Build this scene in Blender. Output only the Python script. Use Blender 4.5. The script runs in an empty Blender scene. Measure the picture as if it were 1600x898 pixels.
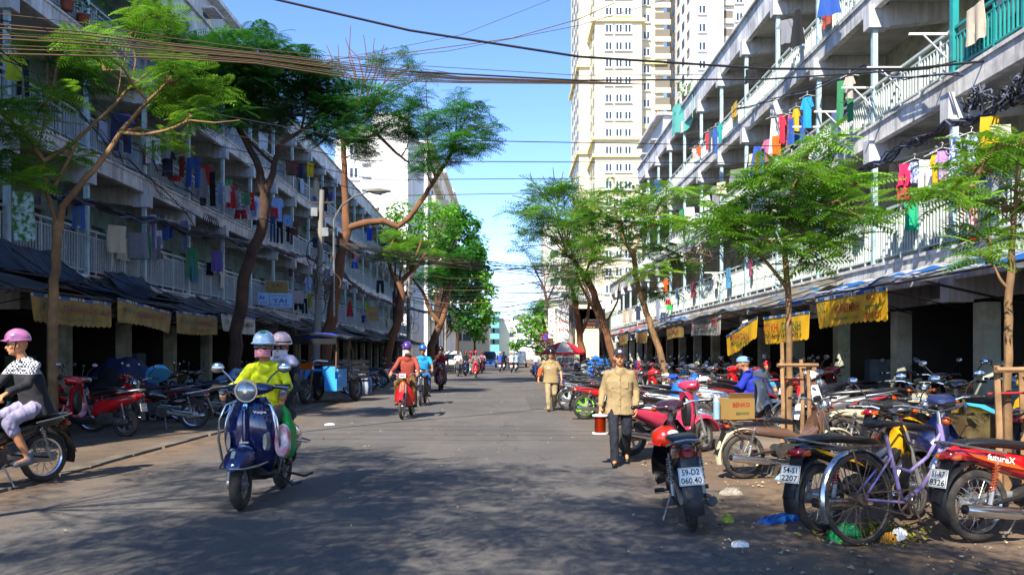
import bpy, bmesh, math, random
import numpy as np
from mathutils import Vector, Matrix, Euler
from math import sin, cos, pi, radians as R
rnd = random.Random(7)
SC = bpy.context.scene
COL = SC.collection

# ---------------------------------------------------------------- camera
FPX, VX, VY, CAMH = 1300.0, 793.0, 554.0, 1.45       # focal length and vanishing point in photo pixels
cam_d = bpy.data.cameras.new('camera'); cam = bpy.data.objects.new('camera', cam_d); COL.objects.link(cam)
cam.location = (0, 0, CAMH); cam.rotation_euler = (R(90), 0, 0)
cam_d.sensor_width = 36; cam_d.lens = 36*FPX/1600
cam_d.shift_x = (800-VX)/1600; cam_d.shift_y = (VY-449)/1600
cam_d.clip_end = 3000; cam_d.clip_start = 0.05
SC.camera = cam

# ---------------------------------------------------------------- light
SUN_EL = R(43); SHX, SHY = 0.38, 0.925                # shadows fall towards (SHX, SHY)
W = bpy.data.worlds.new('World'); SC.world = W; W.use_nodes = True
nt = W.node_tree; nt.nodes.clear()
sky = nt.nodes.new('ShaderNodeTexSky'); sky.sky_type = 'NISHITA'; sky.sun_disc = False
sky.sun_elevation = SUN_EL
sky.sun_rotation = math.atan2(-SHX, -SHY)             # sun stands opposite the shadows
sky.air_density = .62; sky.dust_density = 0.0; sky.ozone_density = 3.0; sky.altitude = 0
bg = nt.nodes.new('ShaderNodeBackground'); bg.inputs[1].default_value = 0.15
wo = nt.nodes.new('ShaderNodeOutputWorld')
hs = nt.nodes.new('ShaderNodeHueSaturation'); hs.inputs['Saturation'].default_value = 1.12
mt_ = nt.nodes.new('ShaderNodeMix'); mt_.data_type = 'RGBA'; mt_.blend_type = 'MULTIPLY'; mt_.inputs[0].default_value = 1; mt_.inputs[7].default_value = (1.07, .95, .99, 1)
nt.links.new(sky.outputs[0], hs.inputs['Color']); nt.links.new(hs.outputs[0], mt_.inputs[6]); nt.links.new(mt_.outputs[2], bg.inputs[0]); nt.links.new(bg.outputs[0], wo.inputs[0])
sl = bpy.data.lights.new('sun', 'SUN'); sl.energy = 4.3; sl.angle = R(0.5); sl.color = (1.0, 0.93, 0.82)
so = bpy.data.objects.new('sun', sl); COL.objects.link(so)
ld = Vector((SHX*cos(SUN_EL), SHY*cos(SUN_EL), -sin(SUN_EL)*math.hypot(SHX, SHY)))
so.rotation_euler = ld.to_track_quat('-Z', 'Y').to_euler()
SC.view_settings.view_transform = 'Standard'; SC.view_settings.look = 'None'
SC.view_settings.exposure = 1.45; SC.view_settings.gamma = 1.0

# ---------------------------------------------------------------- pixel to place
def P(px, py, Y): return Vector(((px-VX)*Y/FPX, Y, CAMH+(VY-py)*Y/FPX))
def G(px, py, z=0.0):
    Y = (CAMH-z)*FPX/(py-VY); return Vector(((px-VX)*Y/FPX, Y, z))
def YX(px, X): return X*FPX/(px-VX)                    # depth at which plane X shows at px

# ---------------------------------------------------------------- tagging
def tag(o, label=None, cat=None, group=None, kind=None):
    if label: o['label'] = label
    if cat: o['category'] = cat
    if group: o['group'] = group
    if kind: o['kind'] = kind
    return o
def empty(name, loc=(0,0,0), rz=0, label=None, cat=None, group=None, kind=None, scale=1):
    o = bpy.data.objects.new(name, None); COL.objects.link(o); o.location = loc; o.rotation_euler = (0,0,rz)
    o.scale = (scale,)*3; o.empty_display_size = .1
    return tag(o, label, cat, group, kind)
def ob(name, mesh, mat=None, parent=None, loc=(0,0,0), rot=(0,0,0), scale=None):
    if isinstance(mesh, MB): mesh = mesh.mesh(name)
    o = bpy.data.objects.new(name, mesh); COL.objects.link(o)
    o.location = loc; o.rotation_euler = rot
    if scale is not None: o.scale = scale
    if parent: o.parent = parent
    if mat is not None:
        if not mesh.materials: mesh.materials.append(None)
        o.material_slots[0].link = 'OBJECT'; o.material_slots[0].material = mat
    return o
def children(o): return [c for c in bpy.data.objects if c.parent == o]
KIDS = {}
def copy_tree(o, parent=None, recolor=None):
    if not KIDS.get('ok'):
        KIDS.clear()
        for c in bpy.data.objects:
            if c.parent: KIDS.setdefault(c.parent.name, []).append(c)
        KIDS['ok'] = True
    def rec(s, par):
        c = s.copy(); COL.objects.link(c); c.parent = par
        if recolor:
            for sl_ in c.material_slots:
                if sl_.material and sl_.material.name in recolor: sl_.material = recolor[sl_.material.name]
        for k in KIDS.get(s.name, []): rec(k, c)
        return c
    return rec(o, parent)
def refresh(): KIDS.pop('ok', None)

# ---------------------------------------------------------------- mesh builder
class MB:
    def __init__(s): s.v = []; s.f = []; s.M = None
    def add(s, vs, fs):
        b = len(s.v)
        if s.M is not None: vs = [s.M @ Vector(v) for v in vs]
        s.v += [tuple(v) for v in vs]; s.f += [tuple(i+b for i in f) for f in fs]; return s
    def box(s, c, d, rot=None):
        x, y, z = d[0]/2, d[1]/2, d[2]/2
        vs = [Vector(p) for p in ((-x,-y,-z),(x,-y,-z),(x,y,-z),(-x,y,-z),(-x,-y,z),(x,-y,z),(x,y,z),(-x,y,z))]
        if rot:
            m = Euler(rot).to_matrix(); vs = [m @ v for v in vs]
        c = Vector(c)
        return s.add([v+c for v in vs], [(0,3,2,1),(4,5,6,7),(0,1,5,4),(1,2,6,5),(2,3,7,6),(3,0,4,7)])
    def bb(s, a, b): return s.box([(a[i]+b[i])/2 for i in range(3)], [abs(b[i]-a[i]) for i in range(3)])
    def tube(s, pts, r, n=8, cap=True, flat=1.0):
        pts = [Vector(p) for p in pts]; m = len(pts)
        rs = r if isinstance(r, (list, tuple)) else [r]*m
        vs, fs = [], []; prev = None
        for i, p in enumerate(pts):
            t = (pts[min(i+1, m-1)]-pts[max(i-1, 0)])
            if t.length < 1e-9: t = Vector((0,0,1))
            t.normalize()
            if prev is None:
                a = Vector((0,0,1)) if abs(t.z) < .9 else Vector((1,0,0))
                u = t.cross(a).normalized()
            else:
                u = (prev - t*prev.dot(t))
                u = u.normalized() if u.length > 1e-6 else t.orthogonal().normalized()
            prev = u; w = t.cross(u)
            for k in range(n):
                an = 2*pi*k/n; vs.append(p + (u*cos(an) + w*sin(an)*flat)*rs[i])
        for i in range(m-1):
            for k in range(n):
                a, b = i*n+k, i*n+(k+1) % n; fs.append((a, b, b+n, a+n))
        if cap: fs += [tuple(reversed(range(n))), tuple(range((m-1)*n, m*n))]
        return s.add(vs, fs)
    def cyl(s, a, b, r0, r1=None, n=12): return s.tube([a, b], [r0, r0 if r1 is None else r1], n)
    def ball(s, c, r, nu=12, nv=8, rot=None, zmin=-1, zmax=1):
        if not hasattr(r, '__len__'): r = (r, r, r)
        a0, a1 = math.asin(max(-1, zmin)), math.asin(min(1, zmax)); vs = []; fs = []
        m = Euler(rot).to_matrix() if rot else None; c = Vector(c)
        for j in range(nv+1):
            a = a0+(a1-a0)*j/nv
            for i in range(nu):
                b = 2*pi*i/nu; v = Vector((cos(a)*cos(b)*r[0], cos(a)*sin(b)*r[1], sin(a)*r[2]))
                if m: v = m @ v
                vs.append(v+c)
        for j in range(nv):
            for i in range(nu):
                k = j*nu+i; l = j*nu+(i+1) % nu; fs.append((k, l, l+nu, k+nu))
        fs += [tuple(reversed(range(nu))), tuple(range(nv*nu, (nv+1)*nu))]
        return s.add(vs, fs)
    def prism(s, outline, a, b, axis='y'):
        n = len(outline); vs = []
        for w in (a, b):
            for p, q in outline:
                vs.append({'y': (p, w, q), 'x': (w, p, q), 'z': (p, q, w)}[axis])
        fs = [tuple(range(n-1, -1, -1)), tuple(range(n, 2*n))]
        for i in range(n):
            j = (i+1) % n; fs.append((i, j, j+n, i+n))
        return s.add(vs, fs)
    def loft(s, st, n=12, e=2.4, close=True):
        """stations (x, zc, hz, hy[, yc]) along x, superellipse sections"""
        vs, fs = [], []
        for q in st:
            x, zc, hz, hy = q[:4]; yc = q[4] if len(q) > 4 else 0
            for k in range(n):
                a = 2*pi*k/n; ca, sa = cos(a), sin(a)
                vs.append((x, yc+hy*math.copysign(abs(ca)**(2/e), ca), zc+hz*math.copysign(abs(sa)**(2/e), sa)))
        m = len(st)
        for i in range(m-1):
            for k in range(n):
                a, b = i*n+k, i*n+(k+1) % n; fs.append((a, b, b+n, a+n))
        if close: fs += [tuple(reversed(range(n))), tuple(range((m-1)*n, m*n))]
        return s.add(vs, fs)
    def grid(s, fn, nu, nv, th=0.0, axis=None, wrap=False):
        """fn(u,v)->point; th>0 makes a closed thin shell offset along axis (Vector) or normal guess"""
        vs = [Vector(fn(i/nu, j/nv)) for j in range(nv+1) for i in range(nu+1)]
        w = nu+1
        fs = [(j*w+i, j*w+i+1, (j+1)*w+i+1, (j+1)*w+i) for j in range(nv) for i in range(nu)]
        if th:
            N = len(vs); ax = Vector(axis) if axis is not None else None
            if ax is None:
                nr = [Vector((0,0,0)) for _ in vs]
                for f in fs:
                    q = (vs[f[2]]-vs[f[0]]).cross(vs[f[3]]-vs[f[1]])
                    for i in f: nr[i] += q
                off = [(-q.normalized()*th if q.length > 0 else Vector((0,0,-th))) for q in nr]
            else: off = [ax*th]*N
            vs = vs+[v+o for v, o in zip(vs, off)]
            back = [tuple(i+N for i in reversed(f)) for f in fs]; rim = []
            edge = [i for i in range(nu+1)]+[j*w+nu for j in range(1, nv+1)]+[nv*w+i for i in range(nu-1, -1, -1)]+[j*w for j in range(nv-1, 0, -1)]
            for a, b in zip(edge, edge[1:]+edge[:1]): rim.append((b, a, a+N, b+N))
            fs = fs+back+rim
        return s.add(vs, fs)
    def mesh(s, name='mesh', smooth=40):
        me = bpy.data.meshes.new(name); me.from_pydata(s.v, [], s.f)
        me.update()
        if smooth:
            me.polygons.foreach_set('use_smooth', [True]*len(me.polygons))
            if smooth < 179: me.set_sharp_from_angle(angle=R(smooth))
        me.materials.append(None)
        return me

# ---------------------------------------------------------------- materials
MATS = {}
def srgb(h):
    if isinstance(h, str):
        h = h.lstrip('#'); c = [int(h[i:i+2], 16)/255 for i in (0, 2, 4)]
        return tuple(((x+.055)/1.055)**2.4 if x > .04 else x/12.92 for x in c)
    return h
def mat(name, col, rough=.6, metal=0, var=.0, scale=6, bump=0, dirt=None, dirt_amt=0, dirt_scale=1.5, spec=.5, emit=0,
        col2=None, mixscale=3, coat=0, transl=0, streak=0, world=False):
    if name in MATS: return MATS[name]
    m = bpy.data.materials.new(name); m.use_nodes = True; MATS[name] = m
    N = m.node_tree; L = N.links; b = N.nodes['Principled BSDF']
    col = srgb(col)
    b.inputs['Roughness'].default_value = rough; b.inputs['Metallic'].default_value = metal
    b.inputs['Specular IOR Level'].default_value = spec
    if coat: b.inputs['Coat Weight'].default_value = coat; b.inputs['Coat Roughness'].default_value = .05
    src = None
    tc = N.nodes.new('ShaderNodeTexCoord')
    co = tc.outputs['Object']
    if world:
        ge = N.nodes.new('ShaderNodeNewGeometry'); co = ge.outputs['Position']
    def noise(sc, det=4, vec=None, rg=.55):
        n = N.nodes.new('ShaderNodeTexNoise'); n.inputs['Scale'].default_value = sc; n.inputs['Detail'].default_value = det
        n.inputs['Roughness'].default_value = rg
        L.new(vec if vec is not None else co, n.inputs['Vector']); return n.outputs[0]
    def ramp(f, p0, p1, c0=(0,0,0,1), c1=(1,1,1,1)):
        r = N.nodes.new('ShaderNodeValToRGB'); r.color_ramp.elements[0].position = p0; r.color_ramp.elements[1].position = p1
        r.color_ramp.elements[0].color = c0; r.color_ramp.elements[1].color = c1; L.new(f, r.inputs[0]); return r.outputs[0]
    def mix(f, a, c, mode='MIX'):
        x = N.nodes.new('ShaderNodeMix'); x.data_type = 'RGBA'; x.blend_type = mode
        for sck, v in ((x.inputs[0], f), (x.inputs[6], a), (x.inputs[7], c)):
            if isinstance(v, (int, float)): sck.default_value = v
            elif isinstance(v, tuple): sck.default_value = v if len(v) == 4 else v+(1,)
            else: L.new(v, sck)
        return x.outputs[2]
    cur = col+(1,) if len(col) == 3 else col
    if col2 is not None: cur = mix(ramp(noise(mixscale, 3), .4, .6), cur, srgb(col2))
    if var:
        f = ramp(noise(scale, 5), .3, .7, (1-var,)*3+(1,), (1+var*.5,)*3+(1,))
        cur = mix(1.0, cur, f, 'MULTIPLY')
    if streak:
        mp = N.nodes.new('ShaderNodeMapping'); L.new(co, mp.inputs[0]); mp.inputs['Scale'].default_value = (3.2, 3.2, .35)
        f = ramp(noise(2.2, 6, mp.outputs[0], .7), .44, .62)
        mm = N.nodes.new('ShaderNodeMath'); mm.operation = 'MULTIPLY'; mm.inputs[1].default_value = streak; L.new(f, mm.inputs[0])
        cur = mix(mm.outputs[0], cur, srgb('#3b3833'))
    if dirt is not None:
        f = ramp(noise(dirt_scale, 8, None, .7), .42, .66)
        mm = N.nodes.new('ShaderNodeMath'); mm.operation = 'MULTIPLY'; mm.inputs[1].default_value = dirt_amt; L.new(f, mm.inputs[0])
        cur = mix(mm.outputs[0], cur, srgb(dirt))
    if isinstance(cur, tuple): b.inputs['Base Color'].default_value = cur
    else: L.new(cur, b.inputs['Base Color'])
    if bump:
        bm_ = N.nodes.new('ShaderNodeBump'); bm_.inputs['Strength'].default_value = bump; bm_.inputs['Distance'].default_value = .02
        L.new(noise(scale*3, 6), bm_.inputs['Height']); L.new(bm_.outputs[0], b.inputs['Normal'])
    if emit: b.inputs['Emission Color'].default_value = col+(1,); b.inputs['Emission Strength'].default_value = emit
    if transl:
        t = N.nodes.new('ShaderNodeBsdfTranslucent'); ms = N.nodes.new('ShaderNodeMixShader'); ms.inputs[0].default_value = transl
        if isinstance(cur, tuple): t.inputs[0].default_value = cur
        else: L.new(cur, t.inputs[0])
        out = N.nodes['Material Output']; L.new(b.outputs[0], ms.inputs[1]); L.new(t.outputs[0], ms.inputs[2]); L.new(ms.outputs[0], out.inputs[0])
    m.diffuse_color = (col[0], col[1], col[2], 1)
    return m
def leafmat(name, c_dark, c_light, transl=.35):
    """leaf colour follows the per-frond attribute 'tint' (random leaf tone plus light and shade painted per clump)"""
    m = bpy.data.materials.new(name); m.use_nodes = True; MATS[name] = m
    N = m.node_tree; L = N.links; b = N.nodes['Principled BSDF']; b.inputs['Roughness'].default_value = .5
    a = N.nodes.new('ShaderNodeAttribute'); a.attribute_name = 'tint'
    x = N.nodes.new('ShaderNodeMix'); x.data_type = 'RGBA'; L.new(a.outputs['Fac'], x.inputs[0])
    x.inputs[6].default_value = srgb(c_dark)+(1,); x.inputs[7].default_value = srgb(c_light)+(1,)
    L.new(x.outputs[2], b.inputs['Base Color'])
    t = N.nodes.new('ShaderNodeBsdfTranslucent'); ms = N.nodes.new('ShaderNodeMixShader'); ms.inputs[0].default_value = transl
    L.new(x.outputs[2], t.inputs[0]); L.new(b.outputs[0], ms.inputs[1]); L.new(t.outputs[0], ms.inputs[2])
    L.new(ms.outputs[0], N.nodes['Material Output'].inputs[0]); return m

TMPS = bpy.data.scenes.new('workshop'); TVL = TMPS.view_layers[0]
def evaluated_mesh(o):
    TMPS.collection.objects.link(o); TVL.update(); dg = TVL.depsgraph; dg.update()
    me = bpy.data.meshes.new_from_object(o.evaluated_get(dg)); bpy.data.objects.remove(o); return me
TEXTS = {}
def text_mesh(body, w, h, th=.004):
    """lettering as a mesh in the XZ plane facing -Y, centred, fitted to w x h"""
    k = (body, round(w, 3), round(h, 3))
    if k in TEXTS: return TEXTS[k]
    cu = bpy.data.curves.new('t', 'FONT'); cu.body = body; cu.extrude = 0.0; cu.offset = .018; cu.resolution_u = 2; cu.align_x = 'CENTER'
    me = evaluated_mesh(bpy.data.objects.new('t', cu))
    co = np.empty(len(me.vertices)*3); me.vertices.foreach_get('co', co); co = co.reshape(-1, 3)
    lo, hi = co.min(0), co.max(0); c = (lo+hi)/2; sz = np.maximum(hi-lo, 1e-6)
    x = (co[:, 0]-c[0])*w/sz[0]; z = (co[:, 1]-c[1])*h/sz[1]
    out = np.stack([x, np.zeros_like(x), z], 1); me.vertices.foreach_set('co', out.ravel()); me.update()
    if not me.materials: me.materials.append(None)
    TEXTS[k] = me; return me
# ================================================================ SETTING
def ground_mat(name, c1, c2, c3, sc=.35, bump=.25, fine=40, rough=.85, amt=.8, edge=False):
    m = bpy.data.materials.new(name); m.use_nodes = True; MATS[name] = m
    N = m.node_tree; L = N.links; b = N.nodes['Principled BSDF']; b.inputs['Roughness'].default_value = rough
    ge = N.nodes.new('ShaderNodeNewGeometry')
    def noise(s, d=6, r=.6, v=None):
        n = N.nodes.new('ShaderNodeTexNoise'); n.inputs['Scale'].default_value = s; n.inputs['Detail'].default_value = d
        n.inputs['Roughness'].default_value = r; L.new(v or ge.outputs['Position'], n.inputs[0]); return n.outputs[0]
    def ramp(f, a, c, k=1.0):
        r = N.nodes.new('ShaderNodeValToRGB'); r.color_ramp.elements[0].position = a; r.color_ramp.elements[1].position = c
        r.color_ramp.elements[1].color = (k, k, k, 1); L.new(f, r.inputs[0]); return r.outputs[0]
    def mix(f, a, c, mode='MIX'):
        x = N.nodes.new('ShaderNodeMix'); x.data_type = 'RGBA'; x.blend_type = mode
        for s_, v in ((x.inputs[0], f), (x.inputs[6], a), (x.inputs[7], c)):
            if isinstance(v, (int, float)): s_.default_value = v
            elif isinstance(v, tuple): s_.default_value = v+(1,)
            else: L.new(v, s_)
        return x.outputs[2]
    c = mix(ramp(noise(sc), .4, .62), srgb(c1), srgb(c2))
    mp = N.nodes.new('ShaderNodeMapping'); L.new(ge.outputs['Position'], mp.inputs[0]); mp.inputs['Scale'].default_value = (1.2, .22, 1)
    c = mix(ramp(noise(.9, 8, .65, mp.outputs[0]), .5, .72, amt), c, srgb(c3))
    c = mix(ramp(noise(6, 6, .7), .55, .75, .45), c, srgb(c2))
    f2 = N.nodes.new('ShaderNodeValToRGB'); f2.color_ramp.elements[0].position = .3; f2.color_ramp.elements[1].position = .72
    f2.color_ramp.elements[0].color = (.72, .72, .72, 1); f2.color_ramp.elements[1].color = (1.3, 1.3, 1.3, 1)
    L.new(noise(fine, 3, .7), f2.inputs[0]); c = mix(1.0, c, f2.outputs[0], 'MULTIPLY')
    # cracks and tar seams
    vo = N.nodes.new('ShaderNodeTexVoronoi'); vo.feature = 'DISTANCE_TO_EDGE'; vo.inputs['Scale'].default_value = .42
    wv = N.nodes.new('ShaderNodeVectorMath'); wv.operation = 'ADD'; L.new(ge.outputs['Position'], wv.inputs[0])
    nz = N.nodes.new('ShaderNodeTexNoise'); nz.inputs['Scale'].default_value = 1.6; nz.inputs['Detail'].default_value = 6; L.new(ge.outputs['Position'], nz.inputs[0])
    L.new(nz.outputs[1], wv.inputs[1]); L.new(wv.outputs[0], vo.inputs['Vector'])
    c = mix(ramp(vo.outputs[0], .012, .004, .55) if False else ramp(vo.outputs[0], .0, .012), mix(.45, c, (.015, .014, .013)), c)
    if edge:                                                  # mud and dust carried in from both road edges, ragged boundary
        sp = N.nodes.new('ShaderNodeSeparateXYZ'); L.new(ge.outputs['Position'], sp.inputs[0])
        def mth(op, a, c_, d=None):
            q = N.nodes.new('ShaderNodeMath'); q.operation = op
            for s_, v in zip(q.inputs, (a, c_, d)):
                if v is None: continue
                if isinstance(v, (int, float)): s_.default_value = v
                else: L.new(v, s_)
            return q.outputs[0]
        ax = mth('ABSOLUTE', mth('ADD', sp.outputs[0], 1.35), 0)
        mp2 = N.nodes.new('ShaderNodeMapping'); L.new(ge.outputs['Position'], mp2.inputs[0]); mp2.inputs['Scale'].default_value = (1, .35, 1)
        wob = mth('MULTIPLY', mth('ADD', noise(.8, 9, .68, mp2.outputs[0]), -.5), 3.2)
        d = mth('ADD', ax, wob); f = N.nodes.new('ShaderNodeMapRange'); f.inputs[1].default_value = 2.55; f.inputs[2].default_value = 3.9; f.clamp = True; L.new(d, f.inputs[0])
        c = mix(mth('MULTIPLY', f.outputs[0], .92), c, mix(ramp(noise(3, 8, .7), .35, .65), srgb('#7a6248'), srgb('#4f4134')))
        # worn pale scuffs and dark oil spots
        c = mix(ramp(noise(2.3, 10, .75, mp2.outputs[0]), .60, .68, .5), c, srgb('#8a837a')); c = mix(ramp(noise(1.7, 6, .7), .64, .72, .6), c, (.018, .017, .017))
    L.new(c, b.inputs['Base Color'])
    bp = N.nodes.new('ShaderNodeBump'); bp.inputs['Strength'].default_value = bump; bp.inputs['Distance'].default_value = .02
    L.new(noise(fine*1.3, 4, .8), bp.inputs['Height']); L.new(bp.outputs[0], b.inputs['Normal'])
    return m
M_ASPH = ground_mat('asphalt', '#504d4a', '#5c5854', '#6e655a', bump=.35, amt=.5, edge=True)
M_DIRT = ground_mat('dirty_edge', '#6f5b48', '#5c4d3f', '#4a4039', sc=.8, bump=.5, fine=25, rough=.9)
M_PAVE = ground_mat('pavement_concrete', '#7d7060', '#665847', '#4b3d30', sc=.7, bump=.35, fine=30)
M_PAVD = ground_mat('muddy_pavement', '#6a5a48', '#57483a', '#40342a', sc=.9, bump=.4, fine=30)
M_KERB = mat('kerb_concrete', '#6f665a', .85, var=.35, scale=4, bump=.3, dirt='#3a3027', dirt_amt=.8, world=True)
def sheet(name, x0, x1, y0, y1, z, m, nx=1, ny=1, wob=None):
    b = MB(); b.grid(lambda u, v: ((x0+(x1-x0)*u) + (wob(v) if wob and 0 < u < 1 else 0), y0+(y1-y0)*v, z), nx, ny)
    o = ob(name, b, m); tag(o, kind='structure'); return o
sheet('ground', -900, 900, -60, 1800, -.012, M_DIRT)
def edge_strip(name, xi, xo, y0, y1, z, m, n=160, amp=.22, seed=0):
    r = random.Random(seed); ph = [r.uniform(0, 6) for _ in range(4)]
    def f(u, v):
        y = y0+(y1-y0)*v; w = amp*(sin(y*1.3+ph[0])*.5+sin(y*.37+ph[1])+sin(y*3.1+ph[2])*.25+sin(y*7.7+ph[3])*.12)
        return (xi+w if u == 0 else xo, y, z)
    b = MB(); b.grid(f, 1, n) if xo > xi else b.grid(lambda u, v: f(1-u, v), 1, n)
    return tag(ob(name, b, m), kind='structure')
sheet('road', -5.2, 3.2, -40, 400, 0.0, M_ASPH)
# pavements: slab sheets with a dark joint between the concrete flags near the camera
def flags(name, x0, x1, y0, y1, z, step, nxs):
    base = sheet(name, x0, x1, y0, 300, z-.03, M_DIRT)
    far = ob('paving_far', MB().bb((x0, y1, z-.09), (x1, 240, z)), M_PAVE, base, (0, 0, 0)); far['kind'] = 'stuff'
    w = (x1-x0)/nxs; r = random.Random(int(abs(x0)*10))
    ms = []
    for k in range(4):
        q = MB().box((0, 0, -.035), (w-.03, step-.03, .07)); ms.append(q.mesh('paving_slab'))
    y = y0
    while y < y1-.01:
        for i in range(nxs):
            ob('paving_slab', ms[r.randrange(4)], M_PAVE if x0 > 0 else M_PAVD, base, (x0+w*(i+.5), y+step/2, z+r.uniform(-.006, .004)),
               (r.uniform(-.006, .006), r.uniform(-.006, .006), 0))
        y += step
    return base
flags('pavement', 3.36, 8.0, 9.6, 22.8, .13, 1.2, 4)
flags('pavement', -10.3, -5.56, 9.0, 24.6, .02, 1.2, 4)
sheet('pavement_corner', -10.3, -5.56, -20, 9.0, .02, M_DIRT)
def kerb(x0, x1, y0, y1, n, nm='kerb', dz=0):
    k = ob(nm, MB().bb((x0, y0, -.1), (x1, y1, .05)), M_KERB, None, (0, 0, dz)); tag(k, kind='structure')
    st = 1.0; q = MB(); q.bb((x0-.01, .012, -.02), (x1+.01, st-.012, .145))
    me = q.mesh('kerb_stone'); r = random.Random(n)
    for i in range(n):
        ob('kerb_stone', me, M_KERB, k, (r.uniform(-.008, .008), y0+i*st, r.uniform(-.012, .002)), (r.uniform(-.004, .004), 0, r.uniform(-.008, .008)))
    o = ob('kerb_far', MB().bb((x0-.01, y0+n*st, -.02), (x1+.01, y1, .14)), M_KERB, k)
kerb(3.2, 3.38, 9.6, 240, 24); kerb(-5.58, -5.38, 6, 240, 26, dz=-.118)
k_ = ob('kerb', MB().bb((3.2, 9.4, -.05), (8.0, 9.585, .13)), M_KERB); tag(k_, kind='structure')

ground_mat('patched_asphalt', '#474543', '#504d4a', '#5f5850', fine=60, rough=.9); sheet('road_patch', .6, 1.5, 22, 29, .004, MATS['patched_asphalt']); sheet('road_patch', -3.6, -2.9, 26, 40, .004, MATS['patched_asphalt'])
# ================================================================ LONG APARTMENT BLOCKS
M_PLAS = mat('stained_white_plaster', '#e2dfda', .85, var=.2, scale=1.3, bump=.25, streak=.45, dirt='#4a453e', dirt_amt=.5, dirt_scale=.9, world=True)
M_PLASC = mat('whitewashed_beam', '#c4c5c6', .8, var=.15, scale=3, bump=.15, streak=.35, dirt='#6b675f', dirt_amt=.3, world=True)
M_SOFF = mat('soffit_grey', '#b5b2ab', .9, var=.3, scale=.8, dirt='#3b352f', dirt_amt=.6, dirt_scale=.6, world=True)
M_POST = mat('pale_blue_post', '#a9c4c8', .5, var=.2, scale=5, dirt='#5d5a52', dirt_amt=.5, world=True)
M_RAILW = mat('pale_green_railing', '#c3cec6', .5, var=.15, scale=4, dirt='#5b5750', dirt_amt=.45, dirt_scale=4, world=True)
M_RAILT = mat('turquoise_railing', '#1f8f8c', .4, var=.1, scale=4, dirt='#3a5a55', dirt_amt=.3, world=True)
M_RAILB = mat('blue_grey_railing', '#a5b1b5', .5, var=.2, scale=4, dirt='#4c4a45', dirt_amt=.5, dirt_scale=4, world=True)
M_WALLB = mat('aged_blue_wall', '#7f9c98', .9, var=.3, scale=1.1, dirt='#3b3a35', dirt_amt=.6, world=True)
M_WALLC = mat('aged_cream_wall', '#b3b7a4', .9, var=.3, scale=1.1, dirt='#35302a', dirt_amt=.6, world=True)
M_DARK = mat('dark_shop_wall', '#2b2825', .95, var=.4, scale=1.0, world=True)  # very dark base colour shared by shop walls, partitions and floor
M_DOORS = [mat('door_'+n, c, .6, var=.25, scale=3, dirt='#2e2a25', dirt_amt=.4) for n, c in
           (('grey', '#5f676b'), ('green', '#3a7a64'), ('brown', '#5f4028'), ('blue', '#3a6a94'))]
M_GLASSD = mat('dark_window_glass', '#12171a', .12, spec=.8)
M_STEEL = mat('galvanised_steel', '#8a8d8f', .4, .6, var=.25, scale=8)
M_IRON = mat('dark_iron', '#2a2725', .6, .3, var=.3, scale=8)
PITCH = 3.275
FLOORS = [  # fascia bottom, fascia top, handrail top, bracket bottom of the floor above
    (2.80, 3.42, 4.56), (6.06, 6.50, 7.36), (9.0, 9.42, 10.22)]
ROOF = (11.95, 12.75)
MS = {}
def cached(k, fn):
    if k not in MS: MS[k] = fn()
    return MS[k]
BLOCKS = {}
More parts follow.
